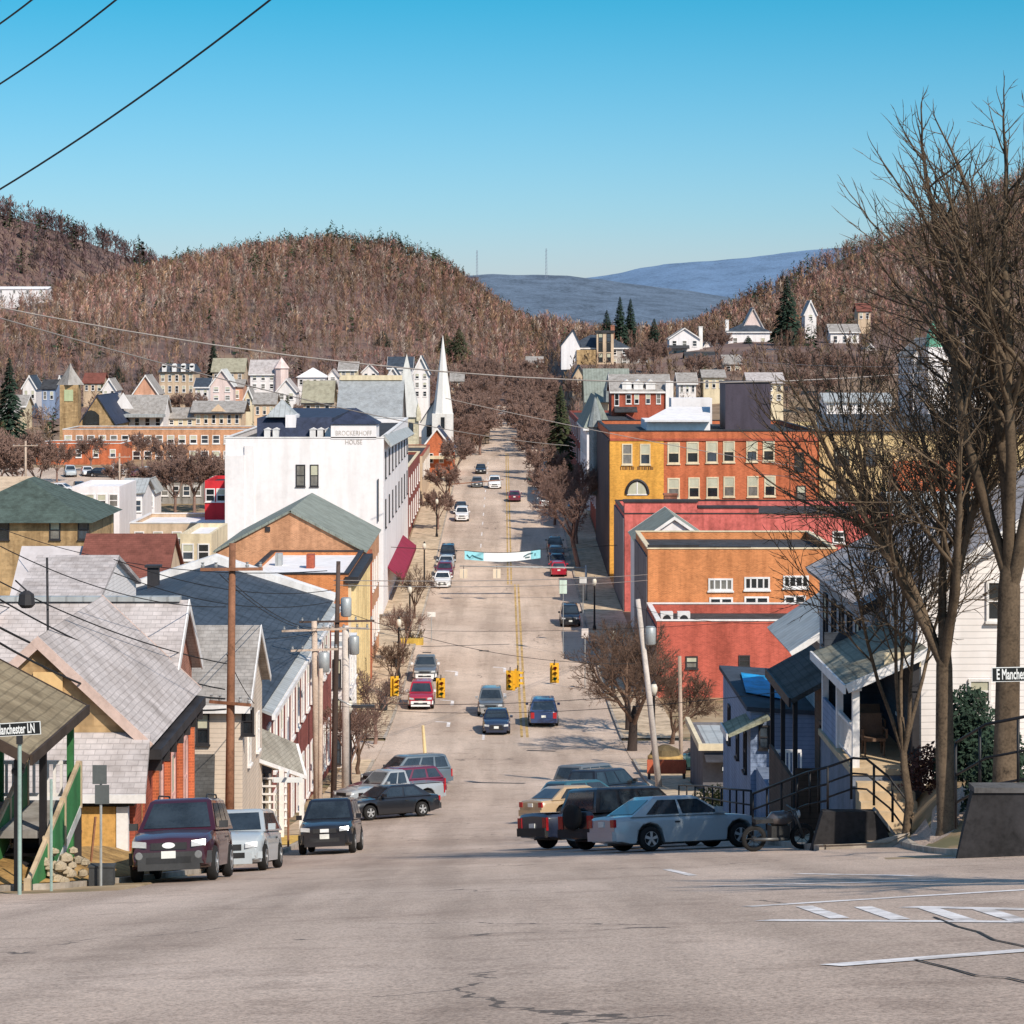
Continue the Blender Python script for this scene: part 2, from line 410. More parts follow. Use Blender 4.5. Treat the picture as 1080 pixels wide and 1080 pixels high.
mark(mb, (-1.25, 152), (-1.25, 178), .16, n=12)
for y in range(270, 420, 12): mark(mb, (-2.6, y), (-2.6, y+4), .14)
for x0, y0 in ((-3.6, 172), (-3.6, 188), (1.2-1.1, 176), (.1, 190), (-3.6, 160)):      # worn turn arrows
    mark(mb, (x0, y0), (x0, y0+2.4), .22); mark(mb, (x0, y0+2.4), (x0-.9, y0+2.9), .3)
struct('road_marking', mb, M_white)
mb = MB()
for x in (1.15, 1.5): mark(mb, (x, 154), (x, 250), .17, n=40); mark(mb, (x-.7, 250), (x-.7, 440), .17, n=40)
struct('road_marking', mb, M_yellow)
mb = MB()
for (a, b_, w) in (((-5.8, 137), (-3.2, 136.4), .5), ((1.4, 146.5), (3.1, 146), .55), ((-1.6, 128), (1.1, 127), .4), ((3.6, 134), (6.2, 135), .5), ((-6.8, 204.5), (.5, 206), .28), ((-6.6, 201), (-5.9, 201), .5), ((-2, 202), (-1.2, 202), .5)):
    mark(mb, a, b_, w)
struct('road_patch', mb, mat('tar_patch', (.05, .045, .042), .7, .3, 1.2))

# ------------------------------------------------------------------ distant ridges, haze put into their blue colour
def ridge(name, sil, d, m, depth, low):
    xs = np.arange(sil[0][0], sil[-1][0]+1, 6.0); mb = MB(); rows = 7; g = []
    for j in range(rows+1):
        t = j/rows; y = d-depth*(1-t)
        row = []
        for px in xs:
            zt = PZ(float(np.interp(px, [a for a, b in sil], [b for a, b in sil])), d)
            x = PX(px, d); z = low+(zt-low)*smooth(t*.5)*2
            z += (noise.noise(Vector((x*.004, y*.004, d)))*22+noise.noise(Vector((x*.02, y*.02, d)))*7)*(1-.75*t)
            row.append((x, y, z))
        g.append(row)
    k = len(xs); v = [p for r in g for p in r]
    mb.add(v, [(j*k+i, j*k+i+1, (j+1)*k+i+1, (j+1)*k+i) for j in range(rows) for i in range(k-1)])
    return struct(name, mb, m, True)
ridge('hill', [(-500, 300), (300, 300), (440, 292), (480, 290), (520, 289), (600, 291), (650, 297), (700, 304), (800, 320), (1500, 330)], 4300, mat('ridge_haze_blue_grey', (.115, .155, .215), .95, .45, .02), 1700, -30)
ridge('hill', [(-500, 300), (300, 302), (560, 299), (640, 291), (700, 279), (760, 273), (835, 266), (900, 261), (1000, 258), (1700, 262)], 6800, mat('ridge_haze_blue', (.14, .225, .36), .95, .25, .012), 2300, -40)

# ------------------------------------------------------------------ leafless woods on the hills (nobody could count these)
def woods(name, pts, hs, cols, conif, seed, label, K=20, wmul=1.0):
    r = np.random.default_rng(seed); n = len(pts); pts = np.array(pts); hs = np.array(hs); cols = np.array(cols); conif = np.array(conif)
    V = []; C = []
    ang0 = r.uniform(0, 6.28, n); lean = r.normal(0, .04, (n, 2))
    for k in range(2):                                    # two crossed blades make the trunk
        a = ang0+k*1.57; w = .13*hs/10*wmul
        d = np.stack([np.cos(a)*w, np.sin(a)*w, np.zeros(n)], 1)
        top = pts+np.stack([lean[:, 0]*hs, lean[:, 1]*hs, hs*.9], 1)
        b = pts.copy(); b[:, 2] -= .8
        V.append(np.stack([b-d, b+d, top], 1)); C.append(np.repeat((cols*1.25)[:, None, :], 3, 1))
    for k in range(K):
        u = r.uniform(.25, .95, n); a = r.uniform(0, 6.28, n)
        u = np.where(conif, (k+.5)/K*.9+.06, u)
        p = pts+np.stack([lean[:, 0]*hs*u, lean[:, 1]*hs*u, hs*u], 1)
        out = np.where(conif, hs*.3*(1.05-u)**.7, hs*(.1+.17*np.sin(np.clip(u, 0, 1)*2.6))*r.uniform(.4, 1, n))
        up = np.where(conif, -hs*.06, hs*r.uniform(.1, .32, n))
        tip = p+np.stack([np.cos(a)*out, np.sin(a)*out, up], 1)
        w = np.where(conif, hs*.1*(1.1-u), hs*r.uniform(.009, .02, n))*wmul
        side = np.stack([-np.sin(a)*w, np.cos(a)*w, np.where(conif, -w*.3, w*.9)], 1)
        V.append(np.stack([p, tip-side, tip+side], 1))
        sh = r.uniform(.65, 1.25, n)[:, None]
        C.append(np.repeat((cols*sh)[:, None, :], 3, 1))
    V = np.concatenate(V).reshape(-1, 3); C = np.concatenate(C).reshape(-1, 3)
    me = bpy.data.meshes.new(name); nv = len(V)
    me.vertices.add(nv); me.vertices.foreach_set('co', V.astype(np.float32).ravel())
    me.loops.add(nv); me.loops.foreach_set('vertex_index', np.arange(nv, dtype=np.int32))
    me.polygons.add(nv//3); me.polygons.foreach_set('loop_start', np.arange(0, nv, 3, dtype=np.int32))
    try: me.polygons.foreach_set('loop_total', np.full(nv//3, 3, dtype=np.int32))
    except Exception: pass
    me.update(calc_edges=True)
    at = me.color_attributes.new('tint', 'FLOAT_COLOR', 'POINT')
    at.data.foreach_set('color', np.concatenate([C, np.ones((nv, 1))], 1).astype(np.float32).ravel())
    me.materials.append(tint_mat())
    o = link(name, me); tag(o, label, 'woods', None, 'stuff'); return o
def tint_mat():
    if 'twig_tint' in MATS: return MATS['twig_tint']
    m = bpy.data.materials.new('twig_tint'); m.use_nodes = True; nt = m.node_tree; MATS['twig_tint'] = m
    a = nt.nodes.new('ShaderNodeAttribute'); a.attribute_name = 'tint'
    nt.links.new(a.outputs['Color'], nt.nodes['Principled BSDF'].inputs['Base Color'])
    nt.nodes['Principled BSDF'].inputs['Roughness'].default_value = 1; nt.nodes['Principled BSDF'].inputs['Specular IOR Level'].default_value = 0
    return m
def seen(x, y, z): 
    px = CX+x/y*F; return -160 < px < 1260
def plant(n, ylo, yhi, keep, hr, pal, pc, seed, cpal=((.035, .055, .03), (.05, .07, .035))):
    r = random.Random(seed); out = ([], [], [], []); tries = 0
    while len(out[0]) < n and tries < n*60:
        tries += 1
        y = r.uniform(ylo, yhi); x = PX(r.uniform(-150, 1240), y)
        q = keep(x, y, r)
        if not q: continue
        c = r.random() < (pc(x, y) if callable(pc) else pc)
        out[0].append((x, y, T(x, y))); h = r.uniform(*hr)*(r.uniform(1.2, 1.75) if c else 1)*min(1, max(.62, .62+.38*(y-640)/380)); out[1].append(h)
        col = r.choice(cpal if c else pal); v = r.uniform(.7, 1.25); 
        pn = .85+.6*(noise.noise(Vector((x*.012, y*.012, 9)))+.1)+.35*noise.noise(Vector((x*.05, y*.05, 4)))
        out[2].append([ch*v*(1 if c else pn) for ch in col]); out[3].append(c)
    return out
PAL = [(.29, .155, .115), (.32, .165, .135), (.26, .165, .1), (.36, .22, .135), (.2, .13, .1), (.33, .18, .155), (.15, .11, .085), (.42, .33, .27)]
PALD = [(.15, .09, .095), (.17, .105, .1), (.12, .088, .092), (.18, .115, .1)]
CLEAR = [(-30, 56, 880, 1030), (110, 275, 430, 475), (60, 125, 430, 470), (588, 670, 530, 572), (702, 744, 530, 600), (722, 760, 520, 570), (764, 815, 540, 622), (847, 863, 590, 650), (903, 920, 610, 670), (874, 908, 550, 610), (312, 352, 430, 452), (612, 712, 395, 448), (788, 828, 405, 432), (740, 766, 430, 480), (960, 1006, 410, 448), (222, 310, 490, 592), (160, 210, 500, 574), (405, 480, 430, 492), (140, 168, 490, 530)]
def keep_c(x, y, r):
    px = CX+x/y*F
    if px > 1250: return False
    if abs(x) < 3.0 and y < 585: return False
    for (a, b, c, d) in CLEAR:
        if a < px < b and c < y < d: return False
    return r.random() < (.7 if y < 700 else 1)
def pine_c(x, y):
    px = CX+x/y*F
    return .42 if (1050 < y < 1130 and 170 < px < 480) else (.06 if y > 1000 else .02)
woods('woods', *plant(19000, 640, 1125, keep_c, (4.2, 8), PAL, pine_c, 3), 5, 'brown and mauve leafless woods covering the rounded hill and slopes behind town', 25)
PALS = [(.19, .115, .085), (.22, .125, .1), (.15, .105, .075), (.25, .165, .1), (.12, .085, .07)]
def keep_s(x, y, r):
    px = CX+x/y*F
    if abs(x) < 3.1: return False
    for (a, b, c, d) in CLEAR:
        if a < px < b and c < y < d: return False
    if px > 560: return r.random() < (.85 if y > 500 else .6)
    if abs(x) < 14: return True
    return r.random() < (.7 if y > 500 else .45)
woods('woods', *plant(3600, 432, 660, keep_s, (2.2, 7.5), PALS, .03, 8), 9, 'low brown brush and saplings between the houses on the slopes', 26, 1.3)
woods('woods', *plant(2300, 1250, 1790, lambda x, y, r: CX+x/y*F < 330, (8, 14), PALD, .06, 4), 6, 'darker leafless woods on the farther hill at upper left', 24, 1.5)

kerb([(9.3, 57), (8.95, 53), (8.75, 49.5), (8.85, 47.2)], 1, 'kerb')
kerb([(9.4, 57.05), (8.4, 57.05), (7.3, 57.05)], 1, 'kerb')

mv = mat('dry_verge_grass', (.42, .25, .09), .95, .45, 1.4)
KI = [(a+(c-a)*.12, b+(d-b)*.12) for (a, b), (c, d) in zip(K1[:12], O1[:12])]
mb = MB()
for i in range(11):                                  # a low bank rising from the kerb to the houses
    for j in range(5):
        def vp(k, t): a, b = KI[k]; c, d = O1[k]; x, y = a+(c-a)*t*1.25, b+(d-b)*t*1.25; return (x, y, T(x, y)+.15+.62*t*smooth((k-2)/3)*(1-smooth((k-8)/3)))
        mb.poly(vp(i, j/5), vp(i+1, j/5), vp(i+1, (j+1)/5), vp(i, (j+1)/5))
struct('verge', mb, mv, True)
mb = MB()                                            # the crack that wanders across the parking stripes
pts = [hit(x, y) for x, y in ((985, 968), (1010, 978), (1032, 984), (1048, 993), (1090, 1001), (1110, 1010))]
for a, b in zip(pts[:-1], pts[1:]): mark(mb, a, b, .032, .008, 3)
pts = [hit(x, y) for x, y in ((965, 1014), (1002, 1022), (1030, 1031), (1062, 1033), (1100, 1044))]
for a, b in zip(pts[:-1], pts[1:]): mark(mb, a, b, .03, .008, 3)
struct('road_crack', mb, MATS['tar_patch'])
# ------------------------------------------------------------------ buildings
M_glass = glassm()
M_white_trim = mat('white_trim', (.78, .74, .72), .6, .1, 1)
M_dark_trim = mat('dark_trim', (.035, .032, .035), .6, .2, 1)
M_blind = mat('window_blind', (.5, .48, .36), .7, .1, 1)
_wcache = {}
def win_mesh(w, h, style, frame, pane):
    key = (round(w, 2), round(h, 2), style, frame.name, pane.name)
    if key in _wcache: return _wcache[key]
    t = max(.06, min(.14, w*.11)); mb = MB()
    for x0, x1, z0, z1 in ((-w/2, -w/2+t, -h/2, h/2), (w/2-t, w/2, -h/2, h/2), (-w/2+t, w/2-t, h/2-t, h/2), (-w/2+t, w/2-t, -h/2, -h/2+t)):
        mb.box(x0, x1, -.07, .02, z0, z1)
    mb.box(-w/2-t*.5, w/2+t*.5, -.13, .02, -h/2-t*.9, -h/2-.002)
    if style in ('sash', 'shade'): mb.box(-w/2+t, w/2-t, -.055, .02, -t*.4, t*.4)
    if style == 'cross':
        mb.box(-w/2+t, w/2-t, -.055, .02, -t*.3, t*.3); mb.box(-t*.3, t*.3, -.05, .02, -h/2+t, h/2-t)
    if style == 'row':
        for k in (-.25, 0, .25): mb.box(w*k-t*.4, w*k+t*.4, -.055, .02, -h/2+t, h/2-t)
    if style == 'pair': mb.box(-t*.6, t*.6, -.055, .02, -h/2+t, h/2-t)
    fr = mb.mesh('frame', frame)
    mb = MB(); mb.box(-w/2+t*.5, w/2-t*.5, -.02, .01, -h/2+t*.5, h/2-t*.5)
    if style == 'shade': mb.cur = 1; mb.box(-w/2+t, w/2-t, -.035, 0, 0, h/2-t)
    pn = mb.mesh('window', [pane, M_blind])
    _wcache[key] = (pn, fr); return pn, fr
M_glass2 = glassm('window_glass_bluish', (.05, .065, .085), .12); M_glass3 = mat('curtained_glass', (.2, .185, .165), .3, .35, 1.6, spec=.6)
def window(root, face, x, y, z, w, h, style='sash', frame=None, pane=None, name='window'):
    if style == 'sash' and rng.random() < .28: style = 'shade'
    if pane is None: pane = rng.choice((M_glass, M_glass, M_glass2, M_glass3))
    pn, fr = win_mesh(w, h, style, frame or M_white_trim, pane or M_glass)
    o = link(name, pn, root, Vector((x, y, z))-root.location)
    o.rotation_euler = (0, 0, {'n': 0, 'e': math.pi/2, 'w': -math.pi/2}[face])
    link('frame', fr, o)
    return o
class Bd: pass
def bldg(name, label, x0, x1, y0, y1, zt, wall, roof='flat', rm=None, rh=2.0, cat='building', group=None, oh=.35, trim=None, zb=None, lip=.35, gable=None, deep=.6):
    """walls from below the ground up to zt (eaves or parapet); roof: flat, gx (ridge along x), gy (ridge along y), hip, pyr, mono_e, none"""
    cx, cy = (x0+x1)/2, (y0+y1)/2
    if zb is None: zb = min(T(x, y) for x in (x0, x1) for y in (y0, y1))-deep
    root = thing(name, label, cat, (cx, cy, max(zb, T(cx, cy))), group)
    mb = MB(); b = Bd(); b.root = root; b.x0, b.x1, b.y0, b.y1, b.zt, b.zb = x0, x1, y0, y1, zt, zb
    A, B, C_, D = (x0, y0), (x1, y0), (x1, y1), (x0, y1)
    for p, q in ((A, B), (B, C_), (C_, D), (D, A)): mb.poly((*p, zb), (*q, zb), (*q, zt), (*p, zt))
    rm = rm or M_dark_trim; th = .16
    rb = MB()
    if roof == 'gy':
        for y in (y0, y1): mb.poly((x0, y, zt), (x1, y, zt), (cx, y, zt+rh))
        s = rh/(cx-x0); za = zt-oh*s
        for sx, xe in ((-1, x0-oh), (1, x1+oh)):
            rb.slab([(xe, y0-oh, za+th), (cx, y0-oh, zt+rh+th), (cx, y1+oh, zt+rh+th), (xe, y1+oh, za+th)], th)
    elif roof == 'gx':
        for x in (x0, x1): mb.poly((x, y0, zt), (x, y1, zt), (x, cy, zt+rh))
        s = rh/(cy-y0); za = zt-oh*s
        for ye in (y0-oh, y1+oh):
            rb.slab([(x0-oh, ye, za+th), (x1+oh, ye, za+th), (x1+oh, cy, zt+rh+th), (x0-oh, cy, zt+rh+th)], th)
    elif roof in ('hip', 'pyr'):
        X0, X1, Y0, Y1 = x0-oh, x1+oh, y0-oh, y1+oh
        k = min(X1-X0, Y1-Y0)/2; mx, my = (X0+X1)/2, (Y0+Y1)/2
        if roof == 'pyr': r1 = r2 = (mx, my, zt+rh)
        elif X1-X0 >= Y1-Y0: r1, r2 = (X0+k, my, zt+rh), (X1-k, my, zt+rh)
        else: r1, r2 = (mx, Y0+k, zt+rh), (mx, Y1-k, zt+rh)
        c = [(X0, Y0, zt), (X1, Y0, zt), (X1, Y1, zt), (X0, Y1, zt)]
        rb.poly(*c[::-1])
        if roof == 'pyr':
            for i in range(4): rb.poly(c[i], c[(i+1) % 4], r1)
        elif X1-X0 >= Y1-Y0:
            rb.poly(c[0], c[1], r2, r1); rb.poly(c[1], c[2], r2); rb.poly(c[2], c[3], r1, r2); rb.poly(c[3], c[0], r1)
        else:
            rb.poly(c[0], c[1], r1); rb.poly(c[1], c[2], r2, r1); rb.poly(c[2], c[3], r2); rb.poly(c[3], c[0], r1, r2)
    elif roof == 'flat':
        rb.box(x0+.25, x1-.25, y0+.25, y1-.25, zt-lip-.2, zt-lip)
        w = .25
        for a in ((x0, x1, y0, y0+w), (x0, x1, y1-w, y1), (x0, x0+w, y0+w, y1-w), (x1-w, x1, y0+w, y1-w)):
            mb.poly((a[0], a[2], zt), (a[1], a[2], zt), (a[1], a[3], zt), (a[0], a[3], zt))
        for q in (((x0+w, y0+w), (x1-w, y0+w)), ((x1-w, y0+w), (x1-w, y1-w)), ((x1-w, y1-w), (x0+w, y1-w)), ((x0+w, y1-w), (x0+w, y0+w))):
            mb.poly((*q[0], zt-lip), (*q[1], zt-lip), (*q[1], zt), (*q[0], zt))
    elif roof == 'mono_e':                               # falls to the east (+x)
        mb.poly((x0, y0, zt), (x1, y0, zt), (x0, y0, zt+rh)); mb.poly((x0, y1, zt), (x1, y1, zt), (x0, y1, zt+rh)); mb.poly((x0, y0, zt), (x0, y1, zt), (x0, y1, zt+rh), (x0, y0, zt+rh))
        rb.slab([(x0-oh, y0-oh, zt+rh+th), (x1+oh, y0-oh, zt+th-.1), (x1+oh, y1+oh, zt+th-.1), (x0-oh, y1+oh, zt+rh+th)], th)
    b.wall = part(root, 'wall', mb, wall)
    if rb.v: b.roof = part(root, 'roof', rb, rm)
    if trim:
        tb = MB(); w = .13
        if roof == 'flat':
            o = .06; hh = .28
            tb.box(x0-o, x1+o, y0-o, y0+.3, zt+.003, zt+.1); tb.box(x0-o, x0+.3, y0+.3, y1+o, zt+.003, zt+.1); tb.box(x1-.3, x1+o, y0+.3, y1+o, zt+.003, zt+.1); tb.box(x0+.3, x1-.3, y1-.3, y1+o, zt+.003, zt+.1)
            part(root, 'coping', tb, trim)
        elif roof == 'gy':
            for ye in (y0-oh-.03, y1+oh+.01):
                tb = MB()
                for sx, xe in ((-1, x0-oh), (1, x1+oh)):
                    yb = ye-.004*(sx > 0); tb.slab([(xe, yb, za+th+.02), (cx, yb, zt+rh+th+.02), (cx, yb+.04, zt+rh+th+.02), (xe, yb+.04, za+th+.02)], .24)
                part(root, 'bargeboard', tb, trim)
        elif roof == 'gx':
            for xe in (x0-oh-.03, x1+oh-.01):
                tb = MB()
                for ye in (y0-oh, y1+oh):
                    xb = xe-.004*(ye > cy); tb.slab([(xb, ye, za+th+.02), (xb, cy, zt+rh+th+.02), (xb+.04, cy, zt+rh+th+.02), (xb+.04, ye, za+th+.02)], .24)
                part(root, 'bargeboard', tb, trim)
            tb = MB(); tb.box(x0-oh, x1+oh, y0-oh-.05, y0-oh-.01, za-.12, za+th); part(root, 'gutter', tb, trim)
        else:
            tb.box(x0-oh, x1+oh, y0-oh-.04, y0-oh, zt-.25, zt+.04); tb.box(x1+oh, x1+oh+.04, y0-oh, y1+oh, zt-.25, zt+.04); tb.box(x0-oh-.04, x0-oh, y0-oh, y1+oh, zt-.25, zt+.04)
            part(root, 'fascia', tb, trim)
    return b
def wins(b, boxes, style='sash', frame=None, pane=None, y=None):
    """windows on the wall that faces the viewer, given as photo-pixel boxes measured on that wall"""
    y = y if y is not None else b.y0
    for x0, x1, y0, y1 in boxes:
        window(b.root, 'n', PX((x0+x1)/2, y), y, PZ((y0+y1)/2, y), abs(x1-x0)/F*y, abs(y1-y0)/F*y, style, frame, pane)
def rowwin(b, face, n, z, w, h, a=None, c=None, style='sash', frame=None, pane=None):
    if face == 'n': lo, hi = b.x0, b.x1
    else: lo, hi = b.y0, b.y1
    lo = a if a is not None else lo; hi = c if c is not None else hi
    for i in range(n):
        u = lo+(hi-lo)*(i+.5)/n
        if face == 'n': window(b.root, 'n', u, b.y0, z, w, h, style, frame, pane)
        else: window(b.root, face, b.x1 if face == 'e' else b.x0, u, z, w, h, style, frame, pane)
def chimney(b, x, y, z0, z1, w=.7, m=None, d=None):
    mb = MB(); d = d or w; mb.box(x-w/2, x+w/2, y-d/2, y+d/2, z0, z1); mb.box(x-w/2-.07, x+w/2+.07, y-d/2-.07, y+d/2+.07, z1+.002, z1+.16)
    par = getattr(b, 'roof', b.root)
    o = part(par, 'chimney', mb, m or mat('chimney_brick', (.34, .14, .09), .9, .25, 1, 'brick'), base=b.root.location); return o
def extra(b, name, mb, m, parent=None, label=None): return part(parent or b.root, name, mb, m, base=b.root.location, label=label)

brick_red = mat('red_brick', (.4, .1, .06), .9, .2, .5, 'brick')
brick_orange = mat('orange_brick', (.54, .155, .07), .9, .18, .4, 'brick')
brick_maroon = mat('maroon_brick', (.27, .075, .06), .9, .2, .5, 'brick')
paint_orange = mat('orange_painted_wall', (.62, .24, .095), .9, .16, .4, 'brick')
paint_yellow = mat('yellow_painted_wall', (.72, .36, .07), .9, .15, .4, 'brick')
paint_red = mat('red_painted_wall', (.5, .115, .08), .9, .16, .35, 'brick')
paint_pink = mat('faded_red_wall', (.58, .14, .12), .9, .3, .35)
tan_stone = mat('tan_stone', (.5, .33, .17), .95, .25, .5, 'stone')
white_wall = mat('white_painted_wall', (.8, .75, .75), .85, .06, .25)
white_siding = mat('white_siding', (.8, .74, .72), .7, .06, .4, 'siding')
cream_siding = mat('cream_siding', (.66, .54, .44), .8, .1, .4, 'siding')
tan_wall = mat('tan_wall', (.58, .43, .3), .9, .14, .5)
cream_wall = mat('cream_wall', (.7, .58, .4), .9, .12, .5)
grey_shingle = mat('grey_shingle', (.38, .345, .32), .95, .18, .5, 'shingle')
pale_shingle = mat('pale_grey_shingle', (.53, .47, .455), .95, .16, .5, 'shingle')
green_grey_roof = mat('green_grey_roof', (.25, .27, .235), .9, .14, .4, 'seam')
slate_blue = mat('slate_blue_roof', (.06, .075, .1), .7, .2, .5, 'shingle')
slate_navy = mat('navy_slate_roof', (.04, .05, .09), .7, .2, .5, 'shingle')
dark_roof = mat('dark_roofing', (.05, .05, .055), .85, .3, .6)
grey_metal = mat('grey_metal_roof', (.4, .41, .41), .6, .12, .4, 'seam')
green_roof = mat('green_roofing', (.085, .115, .1), .9, .2, .4, 'shingle')
brown_red_roof = mat('brown_red_roofing', (.22, .075, .055), .9, .15, .4, 'shingle')
olive_shingle = mat('olive_shingle', (.3, .28, .215), .95, .22, .8, 'shingle')
blue_siding = mat('blue_grey_siding', (.24, .3, .43), .8, .12, .5, 'siding')
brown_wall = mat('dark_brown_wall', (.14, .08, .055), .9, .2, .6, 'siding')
grey_siding = mat('grey_siding', (.4, .4, .42), .85, .12, .5, 'siding')
wood_tan = mat('weathered_tan_boards', (.55, .33, .11), .9, .25, 1.2, 'stone')
concrete = mat('concrete_wall', (.3, .28, .26), .95, .25, .6)
concrete_dark = mat('dark_concrete', (.1, .095, .095), .95, .3, .9)
deck_tan = mat('tan_deck', (.56, .42, .27), .85, .12, .8)
awning_red = mat('maroon_awning', (.26, .02, .05), .8, .12, .8)

# ---- left side of the street, near to far
# porch house at the corner
r = thing('porch_house', 'brown shingled corner porch with green panelled stair at the left edge', 'house', (-11, 51, T(-11, 51)))
g_paint = mat('green_paint', (.045, .19, .065), .7, .2, 1.5); brown_shingle = mat('brown_shingle', (.3, .235, .15), .95, .2, .7, 'shingle'); blk = mat('black_paint', (.015, .014, .016), .5, .2, 2)
mb = MB(); zb = T(-14, 50)-.6; mb.box(-17, -11.6, 47.6, 55, zb, -6.2); part(r, 'wall', mb, mat('pinkish_plaster', (.6, .45, .42), .9, .15, .6))
mb = MB(); mb.slab([(-9.15, 47.7, -8.02), (-9.15, 54.2, -8.02), (-12.6, 54.2, -6.2), (-12.6, 47.7, -6.2)], .14); roof = part(r, 'roof', mb, brown_shingle)
mb = MB(); mb.box(-9.16, -9.1, 47.66, 54.24, -8.2, -7.99); mb.slab([(-9.15, 47.64, -8.0), (-12.6, 47.64, -6.18), (-12.6, 47.68, -6.18), (-9.15, 47.68, -8.0)], .2); mb.slab([(-9.15, 54.22, -8.0), (-12.6, 54.22, -6.18), (-12.6, 54.27, -6.18), (-9.15, 54.27, -8.0)], .2); part(roof, 'fascia', mb, mat('dark_fascia', (.06, .04, .03), .8, .2, 1), base=r.location)
for x, y in ((-9.45, 48), (-9.45, 50.6), (-9.45, 53.8), (-11, 53.9)):
    mb = MB(); mb.box(x-.07, x+.07, y-.07, y+.07, T(x, y)-.2, -8.14+(-9.45-x)*.5); mb.box(x-.11, x+.11, y-.11, y+.11, -8.4, -8.32); part(r, 'post', mb, blk if y < 53 else g_paint)
mb = MB(); mb.box(-11.6, -9.3, 50.6, 54, -10.2, -10.05); part(r, 'porch_floor', mb, mat('grey_deck', (.3, .28, .26), .9, .2, 1))
mb = MB(); mb.box(-11.55, -9.25, 54.0, 54.06, T(-10, 54)-.3, -10.21); part(r, 'porch_skirt', mb, M_dark_trim)  # dark backing added for the shade under the open porch
mb = MB(); mb.box(-11.58, -9.5, 53.9, 53.95, -9.25, -9.17); mb.box(-11.58, -9.5, 53.9, 53.95, -9.95, -9.88)
for k in range(14): x = -11.5+k*.15; mb.box(x, x+.06, 53.905, 53.945, -9.88, -9.25)
part(r, 'railing', mb, M_white_trim)
# stair falling towards the pavement, with solid green side panels
s0, s1 = Vector((-9.2, 53.4, -10.1)), Vector((-9.35, 48.4, -11.55))
for xo in (0, -1.15):
    q = [s0+Vector((xo, 0, .1)), s1+Vector((xo, 0, .05)), s1+Vector((xo, 0, .85)), s0+Vector((xo, 0, .95))]
    mb = MB(); mb.slab(q, .05); pn = part(r, 'stair_panel', mb, g_paint)
    mb = MB()
    for t in (.0, .33, .66, 1): p = s0.lerp(s1, t)+Vector((xo, 0, 0)); mb.box(p.x-.06, p.x+.07, p.y-.06, p.y+.06, p.z, p.z+1.0)
    a, b_ = s0+Vector((xo, 0, .98)), s1+Vector((xo, 0, .9)); mb.tube([a, b_], .06, 4)
    part(pn, 'rail', mb, mat('tan_paint', (.5, .38, .25), .8, .2, 1), base=r.location)
    mb = MB(); mb.slab([s0+Vector((xo+.05, 0, .06)), s1+Vector((xo+.05, 0, 0)), s1+Vector((xo+.05, 0, -.22)), s0+Vector((xo+.05, 0, -.16))], .06); part(r, 'stringer', mb, mat('pale_grey_paint', (.5, .5, .48), .8, .2, 1))
mb = MB()
for k in range(9):
    p = s0.lerp(s1, (k+.5)/9); mb.box(p.x-1.1, p.x-.05, p.y-.26, p.y+.26, p.z-.03, p.z+.03)
part(r, 'stair', mb, M_dark_trim)
window(r, 'n', -13, 47.6, -8.6, .9, 1.5)

# stone-gabled red house
b = bldg('gabled_house', 'red brick house with grey shingle roof and tan stone front gable', -14.2, -8.95, 61.5, 70.9, -9.95, brick_red, 'gy', pale_shingle, 2.45, 'house', oh=.25, trim=mat('pinkish_trim', (.6, .44, .38), .8, .15, 1))
mb = MB(); mb.poly((-14.18, 61.47, -9.9), (-8.97, 61.47, -9.9), (-11.575, 61.47, -7.55)); extra(b, 'gable_facing', mb, tan_stone)
mb = MB(); mb.box(-14.1, -9.0, 61.2, 61.46, T(-11, 61)-.4, -10.0); extra(b, 'front_facing', mb, wood_tan)
mb = MB(); mb.slab([(-14.3, 61.45, -9.75), (-8.8, 61.45, -9.75), (-8.65, 59.5, -10.95), (-14.3, 59.5, -10.95)], .13); pr = extra(b, 'porch_roof', mb, pale_shingle)
mb = MB(); mb.box(-14.3, -8.63, 59.44, 59.49, -11.14, -10.93); extra(b, 'fascia', mb, M_white_trim, pr)
mb = MB(); mb.box(-14.2, -8.95, 59.7, 59.9, -11.25, -11.08); extra(b, 'beam', mb, M_dark_trim, pr)
mb = MB(); mb.box(-13.9, -9.4, 59.75, 59.9, T(-11, 60)-.4, -11.28); extra(b, 'porch_wall', mb, mat('plywood_board', (.6, .33, .1), .9, .28, 1.1))
mb = MB(); mb.box(-9.38, -9.1, 59.72, 59.95, T(-9, 60)-.4, -11.28); extra(b, 'post', mb, M_white_trim)
mb = MB(); mb.box(-9.4+.02, -8.98, 60.1, 61.2, T(-9, 60)-.4, -11.0); extra(b, 'corner_wall', mb, brick_red)
mb = MB(); mb.box(PX(35, 61.4), PX(66, 61.4), 61.38, 61.46, PZ(745, 61.4), PZ(709, 61.4)); extra(b, 'boarded_window', mb, mat('boarded_panel', (.72, .47, .22), .8, .1, 1))
for y in (64, 66.4, 69): window(b.root, 'e', -8.95, y, -12.2, .8, 2.3, 'sash', mat('pink_trim', (.7, .42, .38), .8, .15, 1), M_glass)
for y in (63, 65.2, 67.7, 70.2):
    mb = MB(); mb.box(-8.95, -8.8, y-.09, y+.09, T(-9, y)-.2, -10.2); extra(b, 'pilaster', mb, brick_orange)
mb = MB(); mb.box(-8.92, -8.55, 61.6, 70.8, -10.45, -10.2)
for k in range(7): y = 62+k*1.4; mb.box(-8.93, -8.6, y, y+.14, -10.8, -10.45)
extra(b, 'eave_brackets', mb, M_dark_trim)
b2 = bldg('rear_house', 'broad grey shingled cross roof behind the stone gable', -19, -9.65, 70.3, 76.3, -9.95, mat('pinkish_brick', (.42, .2, .15), .9, .2, .5, 'brick'), 'gx', pale_shingle, 2.1, 'house', oh=.3, trim=M_white_trim)
